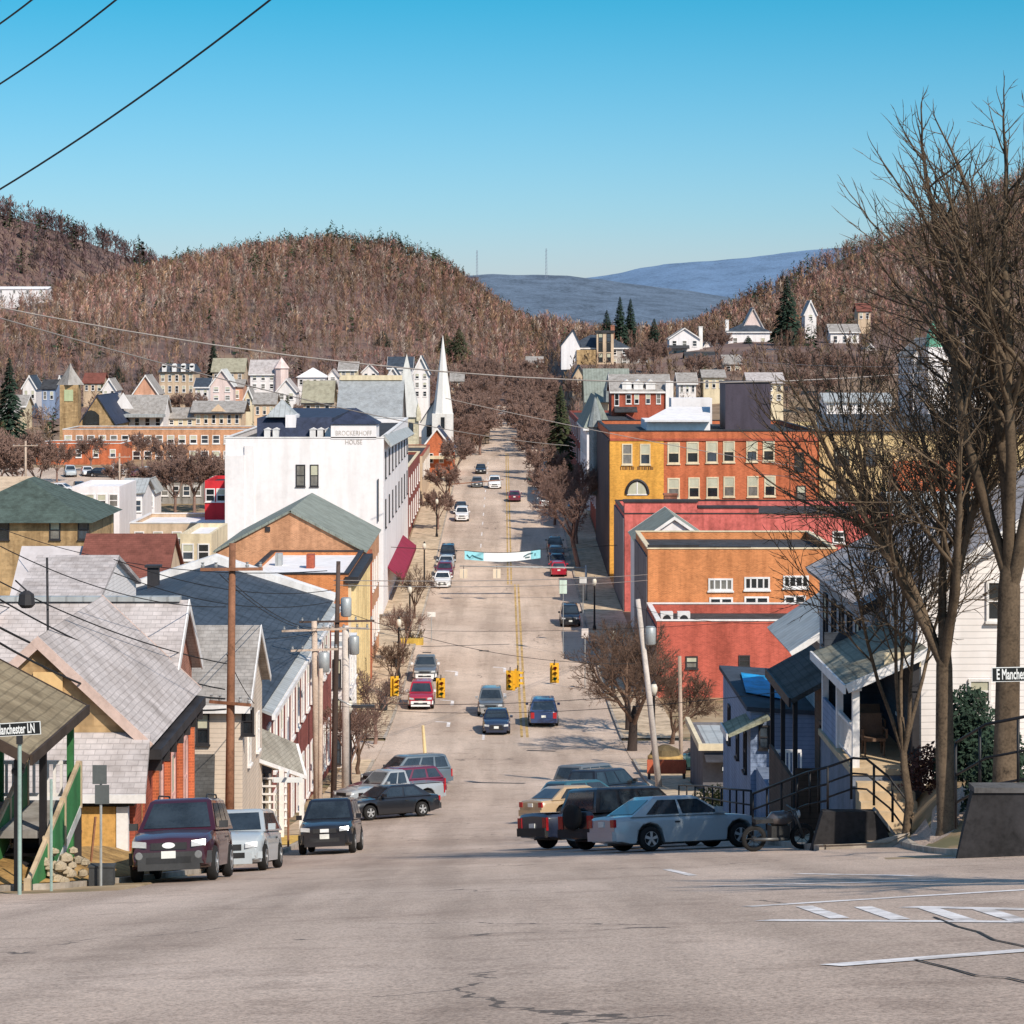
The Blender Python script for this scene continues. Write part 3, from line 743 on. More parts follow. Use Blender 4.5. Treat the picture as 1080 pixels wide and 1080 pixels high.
mb = MB(); mb.box(-19.05, -9.6, 73.1, 73.5, -7.72, -7.58); extra(b2, 'ridge_cap', mb, grey_metal)
mb = MB(); mb.box(-15.4, -14.9, 72.2, 72.6, -9.2, -7.9); extra(b2, 'chimney', mb, brick_red, b2.roof)

# cream siding house behind the pole
b = bldg('cream_house', 'cream sided house with grey roof behind the brown utility pole', -15.5, -9.05, 85.5, 92.4, -12.55, cream_siding, 'gx', grey_shingle, 2.15, 'house', oh=.3, trim=M_white_trim)
wins(b, [(207, 221, 752, 785), (255, 268, 746, 775)], 'sash', M_dark_trim)
mb = MB(); mb.slab([(-13.5, 85.4, -14.3), (-10.0, 85.4, -14.3), (-9.8, 83.4, -15.6), (-13.5, 83.4, -15.6)], .12); pr = extra(b, 'porch_roof', mb, mat('charcoal_shingle', (.1, .095, .09), .95, .2, .8, 'shingle'))
mb = MB(); mb.box(-13.5, -9.8, 83.34, 83.39, -15.82, -15.6); extra(b, 'fascia', mb, M_white_trim, pr)
for x in (-13, -10.1):
    mb = MB(); mb.box(x-.08, x+.08, 83.55, 83.71, T(x, 83.6)-.3, -15.68); extra(b, 'post', mb, M_white_trim)
for y in (87.5, 90.5): window(b.root, 'e', -9.05, y, -14.3, .8, 1.4, 'sash', M_white_trim)
b = bldg('porch_shop', 'small cream lattice-fronted shop with grey awning roof beside the cream house', -12, -9.0, 93.4, 95.9, -16.6, cream_wall, 'gx', grey_shingle, .8, 'shop', oh=.2)
mb = MB(); mb.slab([P(271, 766, 94), P(312, 784, 97), P(322, 818, 95), P(258, 795, 90.5)], .12); pr = extra(b, 'porch_roof', mb, mat('tan_grey_shingle', (.38, .34, .28), .95, .18, .8, 'shingle'))
mb = MB(); mb.tube([P(257, 797, 90.4), P(322, 820, 94.9), P(313, 786, 97)], .1, 4); extra(b, 'fascia', mb, M_white_trim, pr)
for x, y, z in ((-9.3, 91.2, -15.5), (-8.35, 92.8, -16.1), (-7.75, 94.7, -16.8)):
    mb = MB(); mb.box(x-.09, x+.09, y-.09, y+.09, T(x, y)-.2, z); extra(b, 'post', mb, M_white_trim)
mb = MB()
for k in range(8): x = -10.35+k*.3; mb.box(x, x+.07, 92.95, 93.04, -18.3, -16.3)
for k in range(7): z = -18.3+k*.3; mb.box(-10.4, -8.1, 92.9, 92.95, z, z+.07)
extra(b, 'lattice', mb, M_white_trim)
mb = MB(); mb.box(-10.4, -9.0, 93.05, 93.1, -18.3, -16.3); extra(b, 'window', mb, M_glass)

# long maroon row building with slate-blue roof
b = bldg('row_building', 'long maroon brick row with tall white windows and slate blue roof', -22.3, -9.5, 96.3, 136, -14.35, brick_maroon, 'gy', slate_blue, 2.0, 'building', oh=.15)
mb = MB()
for sx, xa in ((-1, -22.6), (1, -9.2)): e_ = .004*sx; mb.slab([(xa, 135.4-e_, -13.95), (-15.9+e_, 135.4-e_, -11.75), (-15.9+e_, 136.6+e_, -11.75), (xa, 136.6+e_, -13.95)], .55)
extra(b, 'parapet', mb, M_white_trim)
mb = MB(); mb.slab([(-9.0, 96, -14.5), (-9.0, 135.3, -14.5), (-10.2, 135.3, -14.02), (-10.2, 96, -14.02)], .1); ev = extra(b, 'eave', mb, grey_metal)
mb = MB(); mb.box(-9.02, -8.88, 96, 135.3, -14.75, -14.55); extra(b, 'gutter', mb, M_white_trim, ev)
for k in range(13):
    y = 99.5+k*2.8
    window(b.root, 'e', -9.5, y, -16.6, 1.25, 2.3, 'sash', M_white_trim, mat('white_shade', (.7, .66, .66), .6, .08, 1))
    window(b.root, 'e', -9.5, y, -19.6-(k*.16), 1.15, 2.3, 'sash', M_white_trim, M_glass if k % 3 else mat('white_shade', (.7, .66, .66)))
for (x, y) in ((-19.6, 126), (-18.6, 131), (-21, 121)):
    mb = MB(); mb.box(x-.3, x+.3, y-.25, y+.25, -13.2, -12.0); mb.box(x-.42, x+.42, y-.37, y+.37, -12.0, -11.88)
    extra(b, 'roof_vent', mb, M_dark_trim, b.roof)
wins(b, [(283, 291, 780, 800)], 'sash')
# white bay house and pale shop
b = bldg('bay_house', 'narrow white galleried house front beside the maroon row', -10.9, -8.55, 136.5, 143, -17.0, white_siding, 'flat', grey_metal, cat='house', trim=M_white_trim)
for z in (-18.4, -20.6, -22.6):
    for y in (137.9, 139.9, 141.7): window(b.root, 'e', -8.55, y, z, 1.1, 1.6, 'sash', M_white_trim)
    wins(b, [(351, 360, CY-(z+.8)*F/136.5, CY-(z-.8)*F/136.5)], 'sash', M_dark_trim)

# orange fronted block with white flat roof, then the brick gable behind it
b = bldg('corner_block', 'orange walled block with white flat roof and cream columned side', -17.2, -10.4, 165, 183, -15.6, paint_orange, 'flat', mat('white_membrane', (.8, .76, .76), .8, .06, .3), cat='building', lip=.25, trim=M_dark_trim)
wins(b, [(300, 312, 640, 660), (325, 337, 640, 660)], 'sash', M_white_trim)
mb = MB(); mb.box(-10.4, -10.2, 165.1, 182.9, T(-10, 165)-.3, -16.2); extra(b, 'side_facing', mb, cream_wall)
for k in range(8):
    y = 165.6+k*2.35; mb = MB(); mb.box(-10.2, -9.85, y-.25, y+.25, T(-10, y)-.3, -16.4); extra(b, 'pilaster', mb, mat('pale_yellow_stone', (.68, .52, .28), .9, .15, .8))
    if k < 7: window(b.root, 'e', -10.2, y+1.17, -18.2, 1.1, 2.2, 'sash', M_dark_trim); window(b.root, 'e', -10.2, y+1.17, -22.4, 1.2, 3.0, 'sash', M_dark_trim)
mb = MB(); mb.box(-10.6, -9.7, 164.8, 183.1, -16.2, -15.75); extra(b, 'cornice', mb, M_dark_trim)
mb = MB(); mb.box(PX(323, 172), PX(331, 172), 172, 173.2, -15.9, -14.9); extra(b, 'roof_hatch', mb, brick_red)
mb = MB(); mb.box(PX(290, 174), PX(297, 174), 174, 175, -15.9, -15.0); extra(b, 'air_unit', mb, grey_metal)
b = bldg('brick_hall', 'broad tan brick gable with grey green roof behind the white flat roof', -21.4, -10.3, 183.4, 204, -15.65, mat('tan_orange_brick', (.58, .3, .17), .9, .18, .4, 'brick'), 'gy', green_grey_roof, 2.95, 'building', oh=.2)
mb = MB(); mb.box(-10.3, -9.9, 183.5, 186, T(-10, 184)-.3, -15.7); extra(b, 'end_pier', mb, brick_orange)
rowwin(b, 'e', 7, -18.5, 1.1, 2.2, style='sash'); rowwin(b, 'e', 7, -22.4, 1.2, 2.6, style='sash')
mb = MB(); mb.box(PX(280, 183.4), PX(285, 183.4), 183.3, 183.39, PZ(561, 183), PZ(556, 183)); extra(b, 'vent', mb, M_dark_trim)

# white painted hotel
D = 226.0
b = bldg('white_hotel', 'tall white painted hotel with faded wall lettering and navy mansard', -25.5, -11.0, D, 284, PZ(462, D), white_wall, 'flat', dark_roof, cat='hotel', lip=.5, trim=M_white_trim)
wins(b, [(312, 322, 490, 513), (327, 336, 490, 513)], 'sash', M_dark_trim)
mb = MB(); mb.box(PX(349, D), PX(397, D), D-.06, D+5, PZ(463, D), PZ(448, D)); rw = extra(b, 'raised_wall', mb, white_wall)
fade = mat('faded_lettering', (.46, .4, .36), .9, .35, 2)
text_mesh('lettering', 'BROCKERHOFF', .62, fade, rw, Vector((PX(373, D), D-.07, PZ(457, D)))-b.root.location, (math.pi/2, 0, 0), .006, .78)
text_mesh('lettering', 'HOUSE', .62, fade, b.root, Vector((PX(373, D), D-.02, PZ(466.5, D)))-b.root.location, (math.pi/2, 0, 0), .01, .8)
mb = MB(); x0, x1 = PX(352, D+2), PX(397, D+2); z0 = PZ(447.5, D); mb.poly((x0-.3, D-.2, z0), (x1+.3, D-.2, z0), ((x0+x1)/2, D+3, z0+1.45)); mb.poly((x1+.3, D-.2, z0), (x1+.3, D+6, z0), ((x0+x1)/2, D+3, z0+1.45)); mb.poly((x0-.3, D+6, z0), (x0-.3, D-.2, z0), ((x0+x1)/2, D+3, z0+1.45)); mb.poly((x1+.3, D+6, z0), (x0-.3, D+6, z0), ((x0+x1)/2, D+3, z0+1.45))
extra(b, 'tower_roof', mb, slate_navy)
mb = MB(); mb.slab([(PX(271, D+3), D+3, PZ(462, D+3)), (PX(349, D+3), D+3, PZ(462, D+3)), (PX(350, D+5), D+5, PZ(440, D+5)), (PX(271, D+5), D+5, PZ(441, D+5))], .2)
mb.box(PX(271, D+5), PX(350, D+5), D+5, D+40, PZ(462, D), PZ(441, D+5)); ms = extra(b, 'mansard', mb, slate_navy)
for px in (282, 291, 330, 338, 346):
    mb = MB(); x = PX(px, D+3); mb.box(x-.27, x+.27, D+2.7, D+4.5, PZ(461, D+3), PZ(453, D+3)); mb.add([(x-.35, D+2.65, PZ(453, D+3)), (x+.35, D+2.65, PZ(453, D+3)), (x, D+2.65, PZ(451, D+3)), (x-.35, D+4.5, PZ(453, D+3)), (x+.35, D+4.5, PZ(453, D+3)), (x, D+4.5, PZ(451, D+3))], [(0, 1, 2), (1, 4, 5, 2), (0, 2, 5, 3)])
    extra(b, 'dormer', mb, M_white_trim, ms)
mb = MB(); mb.box(PX(301, D+4), PX(312, D+4), D+4, D+8, PZ(462, D), PZ(439, D)); extra(b, 'stair_tower', mb, white_wall)
mb = MB(); a = [(PX(282, D+6), D+4), (PX(314, D+6), D+4), (PX(314, D+6), D+9), (PX(282, D+6), D+9)]; ap = (PX(297, D+6), D+6.5, PZ(421, D+6)); 
for i in range(4): mb.poly((*a[i], PZ(440, D+4)), (*a[(i+1) % 4], PZ(440, D+4)), ap)
extra(b, 'turret_roof', mb, grey_metal)
mb = MB(); mb.box(-25.5, PX(258, D), D-.3, D-.01, T(-22, D)-.5, PZ(480, D)); mb.box(PX(258, D), PX(268, D), D-.2, D-.01, T(-22, D)-.5, PZ(470, D)); extra(b, 'wing', mb, white_wall)
rowwin(b, 'e', 8, -11.5, 1.2, 2.4, style='sash', frame=M_dark_trim); rowwin(b, 'e', 8, -16, 1.2, 2.6, style='sash', frame=M_dark_trim)
mb = MB(); mb.slab([(-11.0, D+1, -8.6), (-11.0, 283, -9.8), (-10.2, 283, -10.6), (-10.2, D+1, -9.6)], .25); extra(b, 'cornice', mb, grey_metal)
mb = MB(); mb.slab([(-11, 234, -21.4), (-11, 270, -21.2), (-9.6, 270, -22.3), (-9.6, 234, -22.5)], .1); mb.slab([(-9.6, 234, -22.5), (-9.6, 270, -22.3), (-9.6, 270, -22.8), (-9.6, 234, -23.0)], .05); extra(b, 'awning', mb, awning_red)
mb = MB(); mb.tube([(PX(399, D), D-.15, PZ(550, D)), (PX(399, D), D-.15, PZ(505, D))], .06, 5); extra(b, 'drainpipe', mb, M_dark_trim)

# courthouse-like slate roof behind the hotel
b = bldg('slate_hall', 'big pale slate roof with lit ridge rising behind the white hotel', PX(352, 312), PX(419, 312), 312, 342, -15.5, mat('grey_stone', (.4, .36, .34), .95, .2, .5, 'stone'), 'gx', mat('pale_slate', (.36, .37, .38), .7, .12, .5, 'shingle'), 10.2, 'building', oh=.3)
mb = MB(); mb.box(PX(351, 312), PX(419, 312), 326.7, 327.3, -5.15, -4.5); extra(b, 'ridge_cap', mb, cream_wall)
rowwin(b, 'e', 4, -18, 1.4, 2.6)
for px in (388, 402):
    mb = MB(); x = PX(px, 318); mb.box(x-.6, x+.6, 316.6, 320, -13.2, -11.8); mb.add([(x-.8, 316.5, -11.8), (x+.8, 316.5, -11.8), (x, 316.5, -10.6), (x-.8, 320.5, -11.8), (x+.8, 320.5, -11.8), (x, 320.5, -10.6)], [(0, 1, 2), (1, 4, 5, 2), (0, 2, 5, 3)]); extra(b, 'dormer', mb, pale_shingle, b.roof)
# pale stone tower with steep roof
b = bldg('stone_tower', 'cream stone tower under a steep pale pyramid roof near the spire', PX(416, 372), PX(441, 372), 372, 376, PZ(440, 372), mat('cream_stone', (.7, .62, .45), .9, .12, .6, 'stone'), 'pyr', mat('pale_stone_roof', (.6, .58, .55), .8, .1, .6), 9.6, 'tower', oh=.3)
wins(b, [(421, 426, 446, 458), (431, 436, 446, 458)], 'sash', M_dark_trim)
for x in (b.x0, b.x1):
    mb = MB(); mb.lathe([(.45, PZ(444, 372)), (.45, PZ(436, 372)), (.02, PZ(425, 372))], (x, 372, 0), 6); extra(b, 'pinnacle', mb, mat('cream_stone', ()))
# white church with slender spire
xs = PX(467, 402)
b = bldg('spire_church', 'pale church with a slender white spire left of the street', PX(444, 402), PX(472, 402), 404, 432, PZ(444, 404), mat('pale_church_wall', (.7, .66, .62), .9, .1, .6), 'gy', slate_blue, 3.4, 'church', oh=.25)
mb = MB(); mb.box(xs-1.7, xs+1.7, 400.6, 404, T(xs, 402)-1, PZ(436, 402)); tw = extra(b, 'tower', mb, mat('pale_church_wall', ()))
mb = MB(); mb.lathe([(1.65, PZ(436, 402)), (.95, PZ(402, 402)), (.04, PZ(354, 402))], (xs, 402.3, 0), 8); extra(b, 'spire', mb, mat('spire_white', (.76, .72, .68), .8, .08, .8), tw)
wins(b, [(465, 469, 440, 452)], 'sash', M_dark_trim, y=400.6)
wins(b, [(450, 455, 448, 460), (457, 461, 448, 460)], 'sash', M_dark_trim)
# red gable house by the far pavement
b = bldg('red_gable_house', 'small orange red gabled house with navy roof below the spire', PX(444, 385), PX(478, 385), 385, 398, PZ(474, 385), brick_orange, 'gy', slate_navy, 3.3, 'house', oh=.3, trim=M_white_trim)
wins(b, [(452, 457, 478, 488), (463, 468, 478, 488)], 'sash')
mb = MB(); mb.box(PX(447, 384), PX(479, 384), 383.6, 385, PZ(484, 384), PZ(481, 384)); extra(b, 'porch_roof', mb, cream_wall)
# three storey shops between hotel and red house
b = bldg('brown_shops', 'dark red brick shops in front of the slate roof, past the white hotel', -22, -11.2, 290, 330, -14.8, brick_maroon, 'flat', dark_roof, cat='shop', trim=mat('cream_wall', ()))
rowwin(b, 'e', 6, -17.3, 1.2, 2.2); rowwin(b, 'e', 6, -20.7, 1.5, 2.4)
b = bldg('tan_shops', 'tan stuccoed shops with red sign boards farther along left pavement', -21, -11, 334, 368, -15.5, tan_wall, 'flat', dark_roof, cat='shop', trim=brick_red)
rowwin(b, 'e', 6, -17.6, 1.2, 2.0)
# ---- right side of the street, near to far
# white gable house with its covered porch
b = bldg('white_house', 'white clapboard gable house behind the big bare tree', 10.25, 18.8, 61, 66.2, -6.25, white_siding, 'gy', pale_shingle, 3.0, 'house', oh=.35, trim=M_white_trim, deep=1.2)
wins(b, [(1021, 1045, 716, 742)], 'sash'); wins(b, [(1040, 1062, 612, 655)], 'sash')
for y, z in ((63.2, -8.8), (65.2, -6.9)): window(b.root, 'w', 10.25, y, z, .9, 1.5)
mb = MB(); mb.slab([(8.3, 59.8, -8.35), (8.3, 66.3, -8.35), (10.3, 66.3, -7.45), (10.3, 59.8, -7.45)], .14); pr = extra(b, 'porch_roof', mb, olive_shingle)
mb = MB(); mb.slab([(8.28, 59.75, -8.33), (10.3, 59.75, -7.43), (10.3, 59.8, -7.43), (8.28, 59.8, -8.33)], .22); mb.box(8.24, 8.3, 59.75, 66.3, -8.55, -8.33); extra(b, 'fascia', mb, M_white_trim, pr)
mb = MB(); mb.box(8.45, 10.24, 59.95, 66.2, -10.55, -10.4); extra(b, 'porch_floor', mb, deck_tan)
mb = MB(); mb.box(8.5, 10.2, 60.0, 60.15, T(9, 60)-.5, -10.56); mb.box(8.5, 8.65, 60.15, 66.1, T(9, 63)-1, -10.56); extra(b, 'porch_skirt', mb, mat('slate_board', (.2, .22, .27), .9, .2, .8))
for x, y, m in ((8.6, 60.2, M_white_trim), (8.6, 63.1, M_white_trim), (8.6, 65.9, M_white_trim), (10.05, 60.15, M_dark_trim)):
    mb = MB(); mb.box(x-.085, x+.085, y-.085, y+.085, -10.4, -8.3 if x < 9 else -7.62); mb.box(x-.13, x+.13, y-.13, y+.13, -8.52, -8.42); extra(b, 'post', mb, m)
mb = MB(); mb.box(8.55, 8.65, 60.3, 63.0, -9.52, -9.44); mb.box(8.57, 8.63, 60.3, 63.0, -10.3, -10.24)
for k in range(18): y = 60.35+k*.15; mb.box(8.58, 8.62, y, y+.04, -10.24, -9.52)
extra(b, 'railing', mb, M_white_trim)
mb = MB(); mb.box(8.52, 8.6, 63.2, 65.8, -10.4, -9.5); extra(b, 'half_wall', mb, blue_siding)
mb = MB(); mb.box(10.18, 10.235, 60.4, 66.1, -10.39, -7.7); mb.box(8.6, 10.17, 66.05, 66.12, -10.39, -7.8); extra(b, 'porch_lining', mb, mat('porch_shade_blue_grey', (.07, .08, .1), .9, .2, .8, 'siding'))  # dark panels added to paint the deep shade inside the porch
mb = MB(); mb.box(9.3, 10.2, 60.2, 60.24, -7.95, -7.6); extra(b, 'valance', mb, cream_wall)
b2 = b
# steps from the pavement up to the porch
mb = MB()
for k in range(7): mb.box(8.55+.0, 9.9, 57.75+k*.3, 58.05+k*.3+.02*0, T(9, 58)-.4, -11.75+k*.18)
solo('front_steps', 'tan concrete steps climbing to the porch of the white house', 'steps', mb, deck_tan, (9.2, 58.8, T(9.2, 58.8)))
# wicker chairs on the porch
for i, (x, y) in enumerate(((9.3, 62.0), (9.5, 63.6))):
    t = thing('porch_chair', ['dark wicker armchair standing nearer the steps on the shaded porch', 'dark wicker armchair farther back on the shaded porch'][i], 'chair', (x, y, -10.4), 'porch chairs')
    wk = mat('dark_wicker', (.16, .1, .07), .8, .2, 4); mb = MB(); mb.box(x-.28, x+.28, y-.28, y+.28, -10.02, -9.94); part(t, 'seat', mb, wk)
    mb = MB(); mb.slab([(x-.28, y+.26, -9.94), (x+.28, y+.26, -9.94), (x+.26, y+.36, -9.4), (x-.26, y+.36, -9.4)], .05); part(t, 'backrest', mb, wk)
    for sx in (-1, 1):
        mb = MB(); mb.box(x+sx*.3-.03, x+sx*.3+.03, y-.28, y+.28, -9.76, -9.71); mb.box(x+sx*.3-.025, x+sx*.3+.025, y-.28, y-.23, -9.94, -9.76); part(t, 'armrest', mb, wk)
        for sy in (-1, 1):
            mb = MB(); mb.tube([(x+sx*.24, y+sy*.24, -10.4), (x+sx*.24, y+sy*.24, -10.02)], .025, 5); part(t, 'leg', mb, wk)

# dark brown house with grey upper storey
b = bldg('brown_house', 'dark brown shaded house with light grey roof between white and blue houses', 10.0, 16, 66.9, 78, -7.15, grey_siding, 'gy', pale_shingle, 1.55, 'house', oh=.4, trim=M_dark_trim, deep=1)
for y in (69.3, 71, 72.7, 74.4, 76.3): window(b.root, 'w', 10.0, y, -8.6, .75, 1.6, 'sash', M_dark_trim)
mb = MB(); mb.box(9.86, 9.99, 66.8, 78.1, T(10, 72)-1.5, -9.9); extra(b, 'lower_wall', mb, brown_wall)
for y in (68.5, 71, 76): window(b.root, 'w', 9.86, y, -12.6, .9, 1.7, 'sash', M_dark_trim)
mb = MB(); mb.slab([(8.45, 72.6, -10.55), (8.45, 79.2, -10.55), (9.9, 79.2, -9.75), (9.9, 72.6, -9.75)], .14); pr = extra(b, 'porch_roof', mb, mat('charcoal_shingle', (.1, .095, .09), .95, .2, .8, 'shingle'))
mb = MB(); mb.box(8.4, 8.46, 72.6, 79.2, -10.78, -10.5); extra(b, 'fascia', mb, M_dark_trim, pr)
for y in (72.8, 76, 79):
    mb = MB(); mb.box(8.55, 8.68, y-.07, y+.07, T(8.6, y)-.2, -10.6); extra(b, 'post', mb, M_dark_trim)
mb = MB(); mb.box(8.5, 8.6, 72.9, 78.9, T(8.6, 76)-.6, -12.9); mb.box(8.6, 10, 72.7, 72.8, T(8.6, 73)-.6, -12.6); extra(b, 'half_wall', mb, brown_wall)
b = bldg('grey_roof_annex', 'low annex with pale grey shed roof in front of the orange wall', 11.4, 15, 87, 94.5, -10.9, grey_siding, 'none', cat='annex')
mb = MB(); mb.slab([(10.0, 86, -10.85), (10.0, 93.6, -10.85), (12.9, 93.6, -8.9), (12.9, 86, -8.9)], .14); rf = extra(b, 'roof', mb, grey_metal)
mb = MB(); mb.slab([(9.97, 85.93, -10.83), (12.9, 85.93, -8.88), (12.9, 85.99, -8.88), (9.97, 85.99, -10.83)], .2); extra(b, 'fascia', mb, M_white_trim, rf)

# blue house with tarp on its roof
b = bldg('blue_house', 'blue grey house with dark low roof and a bright blue tarp', 9.0, 15.5, 89.8, 101, -13.75, blue_siding, 'mono_e', mat('navy_roofing', (.045, .055, .075), .8, .2, .6), .3, 'house', oh=.15)
mb = MB(); mb.slab([(9.15, 93, -13.22), (10.4, 91.8, -13.3), (11.2, 97.6, -13.35), (9.5, 98.6, -13.24)], .02); extra(b, 'tarp', mb, mat('blue_tarp', (.02, .3, .62), .55, .25, 1.2), b.roof)
for y in (91.5, 94.5, 98): window(b.root, 'w', 9.0, y, -15.2, .8, 1.5, 'sash', M_dark_trim)
mb = MB(); mb.slab([(8.1, 89.0, -14.2), (8.1, 91.6, -14.2), (9.6, 91.6, -13.55), (9.6, 89.0, -13.55)], .12); hd = extra(b, 'porch_hood', mb, mat('mossy_shingle', (.36, .35, .25), .95, .2, .8, 'shingle'))
mb = MB(); mb.box(8.05, 8.1, 89, 91.6, -14.42, -14.16); extra(b, 'fascia', mb, M_white_trim, hd)
mb = MB(); mb.slab([(8.3, 85.4, -16.4), (8.3, 89.6, -17.1), (8.3, 89.6, -18.4), (8.3, 85.4, -17.7)], .08); extra(b, 'stair_panel', mb, blue_siding)
mb = MB(); mb.box(9.2, 10.4, 86, 89.7, T(9.5, 88)-.4, -15.5); extra(b, 'porch_base', mb, blue_siding)
mb = MB(); mb.box(9.25, 10.4, 86.0, 86.08, -14.35, -14.25); mb.box(9.25, 10.4, 86.0, 86.08, -15.4, -15.32)
for k in range(9): x = 9.27+k*.135; mb.box(x, x+.06, 86.01, 86.07, -15.32, -14.35)
extra(b, 'railing', mb, M_white_trim)
wins(b, [(800, 812, 765, 790)], 'sash', M_dark_trim)

# small flat roofed shop with the one way arrow
b = bldg('flat_roof_shop', 'low dark grey flat roofed shop with cream fascia at the street corner', 9.55, 14.4, 118, 126, PZ(789, 118), mat('grey_render', (.15, .14, .15), .9, .2, .8), 'flat', grey_metal, cat='shop', lip=.1)
mb = MB(); mb.box(9.3, 14.6, 117.5, 117.7, PZ(790, 118), PZ(783, 118)); mb.box(9.3, 9.5, 117.7, 126, PZ(790, 118), PZ(783, 118)); extra(b, 'fascia', mb, cream_wall)
mb = MB(); mb.slab([(9.6, 117.95, PZ(794, 118)), (13.6, 117.95, PZ(794, 118)), (13.6, 116.9, PZ(803, 117)), (9.6, 116.9, PZ(803, 117))], .05); aw = extra(b, 'awning', mb, mat('dark_awning', (.05, .05, .06), .8, .2, 2))
mb = MB()                                             # looping script on the awning, too small to read in the photo
pts = [(10.9+.1*i, 117.15, PZ(797, 117.2)+.16*math.sin(i*1.9)+.02*i) for i in range(13)]; mb.tube(pts, .022, 4); extra(b, 'lettering', mb, mat('pale_lettering', (.55, .52, .5), .7, .1, 3), aw)
# red brick building, orange building, red building (gable roofed), big orange one
b = bldg('red_brick_shop', 'plain red painted brick building with roof air units', 10.95, 24.5, 176, 187.6, PZ(655, 176), paint_red, 'flat', dark_roof, cat='shop', lip=.7, trim=M_white_trim)
wins(b, [(723, 736, 692, 705), (779, 791, 691, 703)], 'sash', M_dark_trim)
for px in (703, 721):
    x = PX(px, 179); mb = MB(); mb.box(x-.45, x+.45, 178.6, 179.4, b.zt-.7, b.zt+.35); o = extra(b, 'air_unit', mb, M_white_trim, b.roof)
    mb = MB(); mb.lathe([(.3, 178.57), (.3, 178.6)], (x, 0, b.zt-.15), 12, 'y'); extra(b, 'fan_guard', mb, M_dark_trim, o)
mb = MB(); mb.box(10.85, 10.95, 176.05, 187, T(11, 180)-.5, b.zt-.5); extra(b, 'street_front', mb, mat('grey_shopfront', (.16, .15, .17), .8, .2, .8))
rowwin(b, 'w', 4, -22.4, 1.2, 1.8, frame=M_dark_trim)
b = bldg('orange_building', 'bright orange painted building with small white slider windows', 11.0, 25.4, 188, 205, PZ(579, 188), paint_orange, 'flat', dark_roof, cat='building', lip=.6, trim=cream_wall)
wins(b, [(747, 773, 610, 623), (785, 812, 608.5, 622), (826, 853, 607, 620)], 'row'); wins(b, [(748, 773, 630, 641), (785, 811, 629, 640), (827, 850, 628, 639)], 'pair')
mb = MB(); mb.box(11.0, PX(737, 188), 188.0, 188.3, b.zt+.1, b.zt+.32); mb.box(PX(737, 188), PX(792, 188), 188.0, 188.3, b.zt+.1, b.zt+.2); extra(b, 'stepped_coping', mb, M_dark_trim)
mb = MB(); mb.box(10.88, 11.0, 188.1, 205, T(11, 190)-.5, b.zt-.6); extra(b, 'street_front', mb, mat('grey_shopfront', ()))
rowwin(b, 'w', 5, -19, 1.2, 2.0, frame=M_dark_trim); rowwin(b, 'w', 5, -23, 1.5, 2.2, frame=M_dark_trim)
b = bldg('gable_shop', 'small grey green roofed shop squeezed before the faded red wall', 11.3, 17.4, 207, 219, PZ(573, 207), white_wall, 'gy', green_grey_roof, 2.1, 'shop', oh=.25, trim=M_white_trim)
b = bldg('faded_red_building', 'long faded red walled building with white windows at its far end', 11.2, 36, 228, 247, PZ(542, 228), paint_pink, 'flat', dark_roof, cat='building', lip=.5, trim=M_dark_trim)
mb = MB(); mb.box(11.2, PX(735, 228), 228, 229.5, b.zt+.1, PZ(530, 228)); mb.box(PX(735, 228), PX(800, 228), 228, 229.5, b.zt+.1, PZ(536, 228)); extra(b, 'stepped_parapet', mb, paint_pink)
mb = MB(); mb.box(11.1, PX(735, 228)+.1, 227.9, 229.6, PZ(530, 228)+.003, PZ(527.5, 228)); mb.box(PX(735, 228)+.1, PX(800, 228), 227.9, 229.6, PZ(536, 228)+.003, PZ(534, 228)); extra(b, 'stepped_coping', mb, M_dark_trim)
wins(b, [(824, 836, 561, 574), (846, 858, 561, 574), (878, 891, 560, 573)], 'sash')
mb = MB(); mb.box(11.06, 11.2, 228.1, 247, T(11, 230)-.5, b.zt-.4); extra(b, 'street_front', mb, mat('grey_shopfront', ()))
rowwin(b, 'w', 5, -18, 1.3, 2.1, frame=M_dark_trim)
chimney(b, PX(707, 231), 231, b.zt-.3, PZ(523, 230), 1.2)
D = 255
b = bldg('orange_block', 'three storey orange brick block with yellow painted corner and tan blinds', 11.0, PX(862, D), D, 290, PZ(455, D), brick_orange, 'flat', dark_roof, cat='building', lip=.4, trim=M_dark_trim)
mb = MB(); mb.box(10.98, PX(700, D), D-.05, D-.004, T(11, D)-.4, PZ(465, D)); extra(b, 'painted_corner', mb, paint_yellow)
mb = MB(); mb.box(11.0, PX(862, D), D-.12, D-.003, PZ(465, D)+.003, PZ(462.5, D)); extra(b, 'string_course', mb, brick_red)
wins(b, [(656, 667, 468, 490), (675, 686, 468, 490)], 'sash', cream_wall, y=D-.05)
wins(b, [(704, 717, 466.5, 489), (724, 737, 466, 488.5), (744.5, 757, 465.5, 488), (762.5, 775, 465, 487.5), (787, 799, 464.5, 487), (804.5, 817, 464, 486.5)], 'shade', cream_wall)
wins(b, [(704, 717, 504, 526), (726, 738, 503.5, 525), (745, 758, 503, 525), (763, 775, 502.5, 524), (788, 800, 502, 524), (806, 818, 501.5, 523.5)], 'shade', cream_wall)
wins(b, [(838, 848, 477, 497), (840, 850, 512, 528)], 'sash', M_dark_trim)
mb = MB()                                             # arched window in the yellow corner
cx_, zc, r_ = PX(672, D), PZ(521, D), 11/F*D
mb.poly(*[(cx_+r_*math.cos(t), D-.08, zc+r_*1.25*math.sin(t)) for t in [math.pi*k/12 for k in range(13)]]); aw = extra(b, 'arched_window', mb, M_blind)
